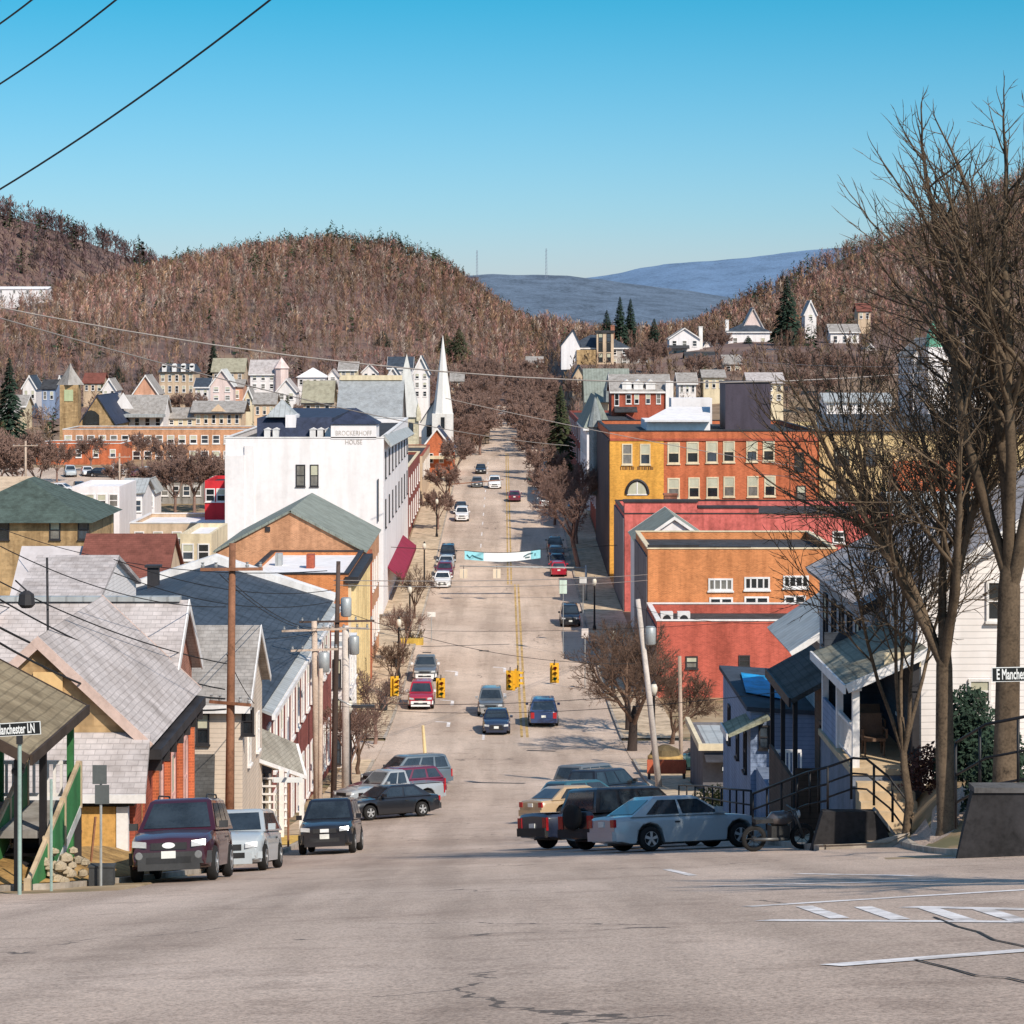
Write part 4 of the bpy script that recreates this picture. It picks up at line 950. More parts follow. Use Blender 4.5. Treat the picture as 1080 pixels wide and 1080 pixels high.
mb = MB(); mb.tube([(cx_+(r_+.06)*math.cos(t), D-.1, zc+(r_+.06)*1.25*math.sin(t)) for t in [math.pi*k/12 for k in range(13)]], .16, 5); extra(b, 'arch', mb, M_dark_trim, aw)
mb = MB(); mb.box(cx_-.06, cx_+.06, D-.12, D-.08, zc, zc+r_*1.2); mb.box(cx_-r_, cx_+r_, D-.14, D-.08, zc-.12, zc); extra(b, 'frame', mb, M_white_trim, aw)
mb = MB()                                             # line of small painted letters, not readable in the photo
for k in range(16):
    if k != 7: x = PX(654+k*2.25, D); mb.box(x, x+.11+.04*(k % 3), D-.065, D-.052, PZ(495.5, D), PZ(492+.4*(k % 2), D))
extra(b, 'lettering', mb, mat('brown_lettering', (.2, .1, .04), .9, .2, 3))
mb = MB(); mb.box(PX(765, 272), PX(813, 272), 272, 279, b.zt-.5, PZ(404, 272)); pb = extra(b, 'rooftop_bulkhead', mb, mat('purple_grey_sheet', (.07, .055, .075), .7, .15, .8))
mb = MB(); mb.box(PX(765, 272)-.1, PX(813, 272)+.1, 271.9, 279.1, PZ(404, 272)+.003, PZ(402.5, 272)); extra(b, 'coping', mb, M_dark_trim, pb)
mb = MB(); mb.slab([(PX(680, 268), 268, PZ(443, 268)), (PX(749, 268), 268, PZ(443, 268)), (PX(749, 280), 280, PZ(429, 280)), (PX(706, 280), 280, PZ(429, 280))], .2); mb.box(PX(682, 269), PX(749, 269), 269, 280, b.zt-.5, PZ(444, 269)); extra(b, 'roof_lantern', mb, mat('white_membrane', ()), b.roof)
mb = MB(); mb.box(PX(708, 284), PX(751, 284), 284, 288, b.zt-.5, PZ(420, 284)); extra(b, 'penthouse', mb, white_wall, b.roof)
mb = MB(); mb.box(10.86, 11.0, D+.1, 290, T(11, 260)-.5, b.zt-.8); extra(b, 'street_front', mb, mat('dark_shopfront', (.07, .05, .055), .8, .2, .8))
for z in (-12.5, -16.5, -20.5): rowwin(b, 'w', 7, z, 1.3, 2.2, frame=M_dark_trim)
mb = MB(); tx, ty = 10.7, 288; mb.lathe([(.7, -18), (.7, PZ(452, 288)), (.95, PZ(450, 288)), (.7, PZ(440, 288)), (.05, PZ(419, 288))], (tx, ty, 0), 10); extra(b, 'corner_turret', mb, mat('verdigris_copper', (.26, .28, .28), .6, .3, 1))
D = 262
b = bldg('tan_block', 'pale tan block with dark slate eave band behind the bare tree', PX(864, D), PX(1120, D), D, 290, PZ(454, D), mat('pale_tan_brick', (.64, .48, .25), .9, .18, .4, 'brick'), 'flat', dark_roof, cat='building', lip=.4)
mb = MB(); mb.slab([(b.x0-.2, D-.5, b.zt), (b.x1, D-.5, b.zt), (b.x1, D+1.5, PZ(437, D)), (b.x0-.2, D+1.5, PZ(437, D))], .2); extra(b, 'eave_band', mb, slate_blue)
wins(b, [(880, 896, 472, 490), (912, 924, 472, 490), (882, 896, 505, 525), (1000, 1014, 475, 493), (1050, 1062, 475, 493)], 'sash', M_dark_trim)
mb = MB(); mb.box(PX(942, D), PX(1040, D), D-.9, D-.01, T(42, D)-.5, PZ(486, D)); extra(b, 'orange_bay', mb, brick_orange)
b = bldg('grey_terrace', 'row of pale grey low roofs in front of the tan block', 37, 54, 232, 246, PZ(545, 232), white_wall, 'gx', grey_metal, 1.8, 'building')
rowwin(b, 'n', 5, b.zt-1.6, 1.1, 1.6)
# farther shops along the right pavement
b = bldg('white_shop_row', 'narrow white and brick shopfronts beyond the yellow corner', 11.2, 17, 296, 318, PZ(470, 296), brick_red, 'flat', dark_roof, cat='shop', trim=M_white_trim)
wins(b, [(632, 640, 480, 496)], 'cross'); mb = MB(); mb.box(11.2, 13, 295.8, 296, b.zt-1.6, b.zt); extra(b, 'white_band', mb, white_wall)
rowwin(b, 'w', 5, -15.6, 1.2, 2); rowwin(b, 'w', 5, -19, 1.2, 2.2)
b = bldg('hip_roof_shop', 'tall shop with grey green hipped roof above white eaves', 11.0, PX(642, 325), 325, 352, PZ(452, 325), white_wall, 'hip', green_grey_roof, 4.2, 'shop', oh=.5, trim=M_white_trim)
rowwin(b, 'w', 6, -14.2, 1.1, 2); rowwin(b, 'w', 6, -18, 1.1, 2.2)
b = bldg('dark_shop_row', 'shaded dark brick shops continuing down the right pavement', 11.2, 20, 356, 420, PZ(446, 356), brick_maroon, 'flat', dark_roof, cat='shop')
rowwin(b, 'w', 8, -13.6, 1.2, 2); rowwin(b, 'w', 8, -17, 1.2, 2)
b = bldg('green_roof_church', 'big steep grey green roof with blue finial beyond the hipped shop', PX(618, 430), PX(664, 430), 430, 446, PZ(424, 430), tan_wall, 'gx', green_grey_roof, 5.6, 'church', oh=.3)
mb = MB(); mb.lathe([(.9, PZ(424, 428)), (.9, PZ(412, 428)), (.05, PZ(392, 428))], (PX(642, 428), 428.5, 0), 6); extra(b, 'finial', mb, mat('verdigris_copper', ()))
b = bldg('dormer_row', 'red brick rowhouse with three white dormers and white end chimney', PX(645, 400), PX(706, 400), 400, 411, PZ(413, 400), brick_red, 'gx', grey_shingle, 2.6, 'house', oh=.3, trim=M_white_trim)
for px in (661, 673, 686):
    x = PX(px, 401); mb = MB(); mb.box(x-.75, x+.75, 400.4, 404, PZ(413, 400), PZ(405, 400)); mb.add([(x-.95, 400.3, PZ(405, 400)), (x+.95, 400.3, PZ(405, 400)), (x, 400.3, PZ(400, 400)), (x-.95, 405, PZ(405, 400)), (x+.95, 405, PZ(405, 400)), (x, 405, PZ(400, 400))], [(0, 1, 2), (1, 4, 5, 2), (0, 2, 5, 3)])
    d_ = extra(b, 'dormer', mb, M_white_trim, b.roof)
wins(b, [(648, 653, 415, 428), (660, 666, 416, 426), (669, 674, 416, 426), (681, 686, 415, 426), (692, 697, 415, 426)], 'sash')
mb = MB(); mb.box(PX(702, 400), PX(710, 400), 399.6, 401.5, PZ(440, 400), PZ(402, 400)); extra(b, 'end_chimney', mb, M_white_trim)
mb = MB(); mb.slab([(PX(648, 399), 397.6, PZ(434, 399)), (PX(672, 399), 397.6, PZ(434, 399)), (PX(672, 399), 399.9, PZ(429, 400)), (PX(648, 399), 399.9, PZ(429, 400))], .15); extra(b, 'porch_roof', mb, dark_roof)

# ---- houses up the right slope
def hs(label, px0, px1, pe, pb, d, dep, roof, rh, wall, rm, name='house', rows=1, n=3, trim=None, group=None, oh=.4, cat='house', frame=None, style='sash'):
    """a hillside house: eave and base height in pixels on its near wall; its base goes down to the real slope"""
    x0, x1 = PX(px0, d), PX(px1, d); zt = PZ(pe, d); zb = min(PZ(pb, d), min(T(x, y) for x in (x0, x1) for y in (d, d+dep)))-.6
    b = bldg(name, label, x0, x1, d, d+dep, zt, wall, roof, rm, rh, cat, group, oh, trim, zb)
    H = zt-PZ(pb, d)
    for r_ in range(rows):
        z = zt-H*(r_+.5)/rows
        rowwin(b, 'n', n, z, min(1.1, (x1-x0)/n*.5), min(1.8, H/rows*.6), style=style, frame=frame)
    return b
UP = 'houses up the right slope'
b = hs('tan mansion with square brick tower and dark gabled wings on the slope', 600, 664, 367, 386, 560, 10, 'hip', 3.0, mat('grey_stucco', (.42, .38, .35), .9, .2, .6), slate_blue, 'mansion', 2, 6, M_white_trim)
mb = MB(); x0, x1 = PX(592, 557), PX(612, 557); mb.add([(x0, 557, b.zb), (x1, 557, b.zb), (x1, 557, PZ(364, 557)), ((x0+x1)/2+.6, 557, PZ(348, 557)), (x0, 557, PZ(364, 557)), (x0, 562, b.zb), (x0, 562, PZ(364, 557))], [(0, 1, 2, 3, 4), (5, 0, 4, 6)]); wg = extra(b, 'wing', mb, white_wall)
mb = MB(); xm = (x0+x1)/2+.6
for xe in (x0-.3, x1+.3): mb.slab([(xe, 556.7, PZ(365, 557)), (xm, 556.7, PZ(347, 557)), (xm, 562, PZ(347, 557)), (xe, 562, PZ(365, 557))], .2)
extra(b, 'wing_roof', mb, slate_blue, wg)
mb = MB(); mb.box(PX(629, 559), PX(647, 559), 557.5, 562, b.zb, PZ(351, 559)); tw = extra(b, 'tower', mb, mat('tan_wall', ())); mb = MB(); mb.box(PX(628, 559), PX(648, 559), 557.2, 562.3, PZ(351, 559), PZ(348.5, 559)); extra(b, 'tower_roof', mb, dark_roof, tw)
for px in (633.5, 642):
    for py in (356, 366, 377): window(b.root, 'n', PX(px, 557.5), 557.5, PZ(py, 557.5), 1.0, 1.9, 'sash', M_dark_trim)
mb = MB(); mb.box(PX(608, 558), PX(628, 558), 556.5, 560, b.zb, PZ(369, 558)); extra(b, 'front_bay', mb, mat('tan_stone', ())); chimney(b, PX(646, 565), 565, 0, PZ(344, 565), .9)
b = hs('pale house with dark double porch halfway up the right slope', 706, 738, 357, 378, 590, 8, 'gy', 2.4, white_wall, grey_shingle, 'house', 2, 3, M_white_trim)
mb = MB(); mb.slab([(PX(705, 588), 587, PZ(367, 588)), (PX(727, 588), 587, PZ(367, 588)), (PX(727, 590), 590, PZ(364, 590)), (PX(705, 590), 590, PZ(364, 590))], .2); extra(b, 'porch_roof', mb, dark_roof); chimney(b, PX(739, 594), 594, -2, PZ(345, 594), .9, M_white_trim)
b = hs('low dark grey shed below the pale porch house', 724, 757, 378, 388, 560, 7, 'gx', 1.4, mat('grey_render', ()), dark_roof, 'shed', 1, 2)
b = hs('white house with tall pinkish front gable beside the dark spruce', 768, 812, 350, 370, 610, 9, 'hip', 2.4, white_wall, slate_blue, 'house', 1, 3, M_white_trim)
mb = MB(); x0, x1 = PX(781, 613), PX(808, 613); mb.add([(x0, 613, PZ(352, 613)), (x1, 613, PZ(352, 613)), ((x0+x1)/2, 613, PZ(325, 613))], [(0, 1, 2)]); g_ = extra(b, 'gable', mb, mat('pale_pink_boards', (.72, .56, .52), .85, .1, .5))
mb = MB()
for sx, xe in ((-1, x0-.4), (1, x1+.4)): mb.slab([(xe, 612.6, PZ(353, 613)), ((x0+x1)/2, 612.6, PZ(324, 613)), ((x0+x1)/2, 620, PZ(324, 613)), (xe, 620, PZ(353, 613))], .25)
extra(b, 'gable_roof', mb, pale_shingle, g_); chimney(b, PX(766, 615), 613, -2, PZ(338, 613), .8, M_white_trim)
hs('steep white gabled cottage peeping out right of the spruce', 849, 861, 330, 338, 640, 7, 'gy', 3.2, white_siding, pale_shingle, 'cottage', 1, 1, M_white_trim)
hs('small tan house high among the twigs of the big tree', 905, 918, 328, 338, 660, 7, 'gx', 2.0, tan_wall, brown_red_roof, 'cottage', 1, 2)
hs('white cottage half lost in the leafless branches on the slope', 876, 906, 350, 366, 600, 8, 'gx', 1.8, white_siding, grey_shingle, 'cottage', 1, 3, M_white_trim)
hs('narrow white cottage below the others on the wooded slope', 884, 897, 386, 400, 520, 7, 'gy', 1.5, white_siding, grey_shingle, 'cottage', 1, 1)
hs('creamy stone house at the roof box\'s right', 790, 826, 404, 424, 420, 9, 'gx', 1.6, cream_wall, pale_shingle, 'house', 2, 4)
hs('grey shed roof with pale wall behind the white lantern roof', 742, 764, 398, 412, 470, 7, 'gx', 1.3, cream_wall, grey_shingle, 'house', 1, 3)
b = hs('white church with pale green steeple seen through the bare tree', 963, 1003, 375, 420, 430, 16, 'gy', 3.0, white_wall, grey_shingle, 'white_church', 2, 3, M_white_trim, cat='church')
mb = MB(); mb.box(PX(978, 428), PX(994, 428), 427, 430, b.zb, PZ(366, 428)); tw = extra(b, 'tower', mb, white_wall); mb = MB(); mb.lathe([(1.5, PZ(366, 428)), (1.35, PZ(354, 428)), (.05, PZ(335, 428))], (PX(986, 428), 428.5, 0), 8); extra(b, 'steeple', mb, mat('pale_green_copper', (.15, .4, .28), .7, .2, .8), tw)
hs('white gable house farther right behind the tree limbs', 1024, 1052, 424, 440, 380, 8, 'gy', 2.6, white_siding, grey_shingle, 'house', 1, 2, M_white_trim)
hs('row of pale flat sheds along the dark slate band', 872, 940, 424, 436, 330, 8, 'gx', 1.0, white_wall, grey_metal, 'shed', 1, 7)

# ---- left middle distance
b = bldg('green_roof_hall', 'tan stone hall under a broad green hipped roof at far left', PX(-60, 178), PX(90, 178), 178, 191, PZ(551, 178), tan_stone, 'hip', green_roof, 2.9, 'hall', oh=.6)
for px in (4, 58, 88): window(b.root, 'n', PX(px, 178), 178, PZ(559, 178), .8, 1.4, 'sash', M_dark_trim)
mb = MB(); mb.box(PX(20, 185), PX(45, 185), 187, 188.5, b.zt+.6, b.zt+2.2); extra(b, 'roof_dormer', mb, cream_wall, b.roof)
b = bldg('red_roof_shed', 'long shed with brownish red roof slope beside the white parapet', PX(76, 140), PX(168, 140), 140, 152, PZ(643, 140), mat('tan_wall', ()), 'gx', brown_red_roof, 3.7, 'shed', oh=.2)
b = bldg('pale_roof_shed', 'shed with smooth pale grey roof left of the red roof', PX(4, 140), PX(74, 140), 140, 152, PZ(668, 140), mat('tan_wall', ()), 'gx', mat('pale_membrane', (.52, .47, .47), .8, .08, .4), 4.3, 'shed', oh=.15)
b = bldg('pale_rear_house', 'pale roofed house tucked behind the near grey roofs', PX(14, 96), PX(95, 96), 96, 108, -10.6, white_siding, 'gx', pale_shingle, 1.6, 'house', oh=.2)
def blk_(label, px0, px1, pt, d, dep, wall, roof='flat', rm=None, rh=1.5, n=0, pz=None, name='building', cat='building', w=1.0, h=1.4, **k):
    b = bldg(name, label, PX(px0, d), PX(px1, d), d, d+dep, PZ(pt, d), wall, roof, rm, rh, cat, **k)
    if n: rowwin(b, 'n', n, b.zt-(pz or 1.5), w, h)
    return b
blk_('cream box shaped annex left of the brick gable', 190, 223, 563, 205, 12, cream_wall, n=2, rm=mat('white_membrane', ()))
blk_('long low white roofed shed behind the cream annex', 137, 236, 552, 248, 14, tan_wall, rm=mat('white_membrane', ()), n=5, name='shed', cat='shed', trim=M_white_trim)
blk_('small bright red building left of the white hotel', 216, 239, 507, 258, 10, mat('bright_red_wall', (.62, .03, .04), .8, .1, .8), n=2, cat='shop', name='red_shop')
blk_('little white gabled garage in the parking area', 129, 150, 520, 290, 8, white_wall, 'gx', grey_metal, 1.4, 2, name='garage', cat='garage')
blk_('tiny white kiosk behind the parked cars', 152, 163, 516, 310, 6, white_wall, 'gy', grey_metal, 1.2, 1, name='kiosk', cat='kiosk')
blk_('low grey roofed store beyond the car park', 168, 214, 506, 335, 10, concrete, 'gx', dark_roof, 1.2, 4, name='store', cat='store')
blk_('flat white roofed workshop just beyond the green hipped roof', 76, 126, 513, 262, 12, white_wall, 'flat', mat('white_membrane', ()), n=4, name='workshop', cat='workshop')
blk_('brick shed with tan roof at the far left edge', -20, 24, 520, 250, 12, brick_red, 'gx', tan_wall, 1.2, 2, name='shed', cat='shed')
b = blk_('long orange tan brick school building with two window rows', 66, 270, 453, 425, 16, mat('tan_orange_brick', ()), n=17, pz=1.7, name='school', cat='school', trim=M_white_trim, w=1.3, h=1.5)
rowwin(b, 'n', 17, b.zt-4.6, 1.4, 1.9)
b = blk_('lower orange brick wing at the school\'s left end', 38, 128, 468, 412, 12, brick_orange, n=5, pz=1.6, name='school_wing', cat='school', trim=M_white_trim)
# stone church with belfry
b = bldg('stone_church', 'tan stone church with square belfry and tall gothic window', PX(84, 445), PX(121, 445), 445, 468, PZ(446, 445), tan_stone, 'gy', slate_navy, 4.9, 'church', oh=.3)
mb = MB(); x = PX(96, 445); mb.poly((x-1.5, 444.9, PZ(448, 445)), (x+1.5, 444.9, PZ(448, 445)), (x+1.5, 444.9, PZ(438, 445)), (x+.8, 444.9, PZ(434, 445)), (x, 444.9, PZ(432.5, 445)), (x-.8, 444.9, PZ(434, 445)), (x-1.5, 444.9, PZ(438, 445))); extra(b, 'gothic_window', mb, M_glass)
mb = MB(); x0, x1 = PX(63, 443), PX(82, 443); mb.box(x0, x1, 443, 446.3, T(x0, 443)-.5, PZ(406, 443)); tw = extra(b, 'belfry', mb, tan_stone)
mb = MB(); xm = (x0+x1)/2; mb.lathe([(2.5, PZ(406, 443)), (1.3, PZ(396, 443)), (.5, PZ(389, 443)), (.03, PZ(383, 443))], (xm, 444.6, 0), 4); extra(b, 'belfry_roof', mb, grey_shingle, tw)
mb = MB(); mb.box(xm-.8, xm+.8, 442.9, 443, PZ(423, 443), PZ(411, 443)); extra(b, 'louvre', mb, mat('pale_green_louvre', (.45, .5, .3), .8, .1, 1), tw)
# houses behind
b = hs('white victorian house with grey roof and front gable behind the school', 117, 172, 437, 454, 462, 10, 'gx', 3.4, white_siding, grey_shingle, 'house', 1, 5, M_white_trim)
mb = MB(); x0, x1 = PX(119, 461), PX(141, 461); mb.add([(x0, 461, PZ(431, 461)), (x1, 461, PZ(431, 461)), ((x0+x1)/2, 461, PZ(414, 461))], [(0, 1, 2)]); extra(b, 'gable', mb, white_siding)
mb = MB(); mb.box(PX(116, 460), PX(173, 460), 459, 461.9, PZ(440, 460), PZ(437, 460)); extra(b, 'porch_roof', mb, grey_metal)
hs('orange gabled house with grey side roof above the white victorian', 141, 166, 414, 425, 520, 9, 'gy', 3.6, mat('salmon_boards', (.62, .33, .22), .9, .15, .5), grey_shingle, 'house', 1, 2, M_white_trim)
b = hs('tan mansard mansion with white dormers at the foot of the hill', 168, 205, 393, 416, 560, 10, 'flat', 0, tan_wall, dark_roof, 'mansion', 2, 5, cream_wall)
mb = MB(); x0, x1, z0, z1 = PX(166, 559), PX(206, 559), b.zt+.1, PZ(384, 559); mb.add([(x0, 559.5, z0), (x1, 559.5, z0), (x1, 571, z0), (x0, 571, z0), (x0+1, 561, z1), (x1-1, 561, z1), (x1-1, 569, z1), (x0+1, 569, z1)], [(0, 1, 5, 4), (1, 2, 6, 5), (2, 3, 7, 6), (3, 0, 4, 7), (4, 5, 6, 7)]); mm = extra(b, 'mansard', mb, slate_blue)
for px in (173, 183.5, 193, 202):
    mb = MB(); x = PX(px, 559); mb.box(x-.5, x+.5, 559.2, 561, z0+.1, z0+1.5); mb.lathe([(.5, 559.2), (.5, 561)], (x, 0, z0+1.5), 10, 'y'); extra(b, 'dormer', mb, M_white_trim, mm)
hs('brown brick bungalow with oversized gables above the mauve trees', 224, 257, 392, 404, 580, 9, 'gx', 3.0, tan_wall, mat('olive_grey_roof', (.33, .3, .22), .95, .15, .5), 'house', 1, 4)
hs('pink and white gable house below the olive roofed bungalow', 222, 246, 406, 424, 520, 9, 'gy', 3.2, mat('pale_pink_boards', ()), mat('pale_stone_roof', ()), 'house', 2, 2, M_white_trim)
hs('pale peach house with round arched porch beside the pink gable', 243, 256, 408, 424, 525, 8, 'gx', 1.4, mat('salmon_boards', ()), grey_shingle, 'house', 1, 1)
b = hs('tan bracketed house with dark eaves right of the school roof', 205, 254, 434, 450, 470, 9, 'gx', 1.8, mat('peach_wall', (.66, .48, .33), .9, .1, .5), mat('grey_shingle', ()), 'house', 1, 6, M_dark_trim, oh=.8)
mb = MB(); x0, x1 = PX(222, 469), PX(238, 469); mb.add([(x0, 469.2, PZ(434, 469)), (x1, 469.2, PZ(434, 469)), ((x0+x1)/2, 469.2, PZ(426, 469))], [(0, 1, 2)]); extra(b, 'gable', mb, mat('peach_wall', ()))
hs('low cream garage between the white victorian and bracketed houses', 176, 205, 441, 450, 470, 7, 'gx', 1.8, cream_wall, grey_shingle, 'garage', 1, 3, cat='garage')
b = hs('tall white house with turreted right end on the hillside', 264, 291, 394, 412, 565, 9, 'gx', 3.0, white_siding, pale_shingle, 'house', 2, 3, M_white_trim)
mb = MB(); x = PX(296, 563); mb.lathe([(1.6, b.zb), (1.6, PZ(389, 563)), (1.9, PZ(388.5, 563)), (.05, PZ(377, 563))], (x, 565, 0), 8); extra(b, 'turret', mb, mat('pale_pink_boards', ()))
hs('low white hip roofed bungalow right of the turreted house', 314, 343, 398, 408, 570, 9, 'hip', 2.2, white_siding, mat('white_membrane', ()), 'bungalow', 1, 4, cat='house')
hs('small white gabled outbuilding beside the hip roofed bungalow', 346, 356, 396, 403, 575, 6, 'gy', 1.4, white_siding, pale_shingle, 'outbuilding', 1, 1)
hs('brown house with grey green roof before the slate hall', 320, 350, 424, 440, 440, 9, 'gx', 3.6, tan_wall, mat('olive_grey_roof', ()), 'house', 1, 3, M_dark_trim)
hs('white pale house crowded among others left of spire', 405, 424, 402, 425, 470, 9, 'gy', 2.6, white_siding, slate_blue, 'house', 2, 2, M_white_trim)
hs('narrow white gabled house with dark roof directly left of the spire', 436, 452, 392, 420, 480, 9, 'gy', 3.0, white_siding, slate_blue, 'house', 3, 2, M_white_trim)
hs('dark steep roofed house behind the pale crowded houses', 410, 434, 388, 404, 520, 9, 'gx', 2.2, white_wall, slate_blue, 'house', 1, 4, M_white_trim)
hs('little white and blue house at the far left beneath the conifer', 24, 38, 408, 424, 540, 8, 'gy', 2.4, white_siding, slate_blue, 'house', 1, 2, M_white_trim)
hs('blue grey cottage next to the belfry on its left', 44, 58, 410, 424, 530, 8, 'gx', 1.8, blue_siding, dark_roof, 'cottage', 1, 2)
hs('low white farm roof high on the far left hillside', -6, 50, 305, 310, 1020, 14, 'gx', 1.1, white_wall, mat('white_membrane', ()), 'barn', 1, 4, cat='barn')
hs('cream house hidden by trees at the left picture edge', 0, 16, 440, 456, 480, 8, 'gx', 1.8, cream_wall, grey_shingle, 'house', 1, 2)
hs('pale house glimpsed between trees at the street\'s far end', 556, 572, 383, 392, 640, 8, 'gx', 1.6, cream_wall, grey_shingle, 'house', 1, 2)

more = [   # px0, px1, eave, base, distance, depth, roof, rise, wall, roofing, windows, label
 (8, 26, 428, 440, 500, 8, 'gx', 2.0, cream_wall, grey_shingle, 2, 'small cream house below the dark conifer at far left'),
 (60, 66, 404, 412, 560, 6, 'gy', 1.6, white_siding, slate_blue, 1, 'tiny white gable just left of the belfry top'),
 (88, 108, 404, 414, 575, 8, 'gx', 2.2, tan_wall, brown_red_roof, 3, 'brown roofed house between belfry and orange gable'),
 (108, 122, 410, 420, 545, 8, 'gy', 2.2, white_siding, grey_shingle, 2, 'white gable house left of the orange gable'),
 (206, 220, 408, 420, 545, 8, 'gx', 1.8, white_siding, slate_blue, 2, 'white house squeezed between mansion and pink gable'),
 (258, 266, 418, 430, 500, 7, 'gy', 1.8, cream_wall, grey_shingle, 1, 'narrow cream gable right of the peach house'),
 (268, 290, 426, 440, 480, 8, 'gx', 2.0, mat('peach_wall', ()), grey_shingle, 3, 'peach house with grey roof right of the bracketed house'),
 (292, 312, 412, 424, 520, 8, 'gy', 2.4, white_siding, pale_shingle, 2, 'white gabled house below the turreted house'),
 (338, 352, 411, 422, 520, 8, 'gx', 1.8, tan_wall, grey_shingle, 2, 'tan house below the hip roofed bungalow'),
 (358, 376, 390, 399, 590, 8, 'gx', 1.8, cream_wall, grey_shingle, 2, 'cream house above the slate hall ridge'),
 (382, 398, 392, 400, 600, 8, 'gy', 1.8, white_siding, brown_red_roof, 2, 'white house with brown roof left of the crowded pale houses'),
 (476, 488, 402, 414, 520, 7, 'gx', 1.6, tan_wall, grey_shingle, 2, 'tan house just right of the white spire'),
 (604, 618, 398, 412, 500, 8, 'gy', 2.4, tan_wall, slate_blue, 2, 'tan gable house below the mansion at the road side'),
 (668, 684, 384, 392, 560, 7, 'gx', 1.5, cream_wall, grey_shingle, 2, 'cream cottage right of the tan mansion'),
 (716, 734, 404, 416, 470, 8, 'gx', 1.8, white_siding, grey_shingle, 3, 'white cottage behind the roof penthouse'),
 (764, 782, 384, 394, 520, 8, 'gx', 1.8, tan_wall, grey_shingle, 2, 'tan cottage on the slope above the roof box'),
 (742, 752, 366, 374, 600, 7, 'gy', 1.8, white_siding, grey_shingle, 1, 'small white gable between pale porch house and pink gable house'),
 (812, 826, 376, 386, 560, 7, 'gx', 1.6, white_siding, slate_blue, 2, 'white cottage under the broad dark spruce'),
 (838, 852, 392, 402, 520, 7, 'gx', 1.6, cream_wall, brown_red_roof, 2, 'cream cottage with brown roof right of the spruce foot'),
 (910, 926, 372, 384, 560, 7, 'gy', 2.0, white_siding, grey_shingle, 2, 'white gabled cottage left of the pale green steeple'),
 (1010, 1026, 360, 372, 580, 7, 'gx', 1.8, cream_wall, grey_shingle, 2, 'cream cottage right of the pale green steeple'),
 (1046, 1062, 386, 398, 520, 7, 'gy', 2.0, white_siding, slate_blue, 2, 'white gable near the right edge above the slate eave'),
]
for a in more: hs(a[11], a[0], a[1], a[2], a[3], a[4], a[5], a[6], a[7], a[8], a[9], 'house', 1, a[10], M_white_trim if a[8] in (white_siding, cream_wall) else None, 'small houses across the slopes')
# ------------------------------------------------------------------ vehicles (x forward, y left, z up)
tyre_m = mat('tyre_rubber', (.018, .017, .017), .9, .2, 4); rim_m = mat('alloy_rim', (.6, .6, .6), .35, .1, 6, metal=.6, spec=.5)
car_glass = mat('car_glass', (.03, .04, .05), .05, .25, 1.5, spec=.9); lamp_m = mat('headlamp_clear', (.5, .5, .5), .15, .1, 3, spec=.8)
tail_m = mat('tail_lamp_red', (.4, .015, .02), .25, .15, 3, spec=.6); plate_m = mat('licence_plate', (.7, .7, .66), .6, .1, 3); trim_m = mat('black_plastic', (.03, .03, .032), .6, .2, 3)
grey_plastic = mat('grey_plastic', (.05, .05, .052), .7, .15, 3); chrome = mat('bright_trim', (.7, .7, .7), .2, .05, 3, metal=.8)
KIND = {   # L, W, H, wheel radius, wheelbase, clearance, belt, nose z, hood z, tail z, cabin base front/rear, roof front/rear
    'sedan': (4.65, 1.76, 1.43, .32, 2.7, .2, .92, .68, .9, .96, 1.02, -1.85, .22, -1.12),
    'hatch': (4.2, 1.74, 1.5, .32, 2.55, .2, .95, .7, .95, .98, 1.1, -2.0, .3, -1.6),
    'suv': (4.45, 1.8, 1.74, .36, 2.62, .27, 1.06, .86, 1.06, 1.08, 1.0, -2.14, .32, -1.92),
    'wagon': (4.7, 1.8, 1.52, .34, 2.7, .22, .96, .72, .95, 1.0, 1.0, -2.25, .25, -1.9),
    'van': (4.85, 1.95, 1.76, .34, 2.95, .2, 1.04, .76, 1.02, 1.06, 1.5, -2.34, .62, -2.12),
    'pickup': (5.2, 1.85, 1.76, .37, 3.2, .3, 1.1, .9, 1.08, 1.05, 1.0, -.62, .38, -.48),
}
def lerp(a, b, t): return a+(b-a)*t
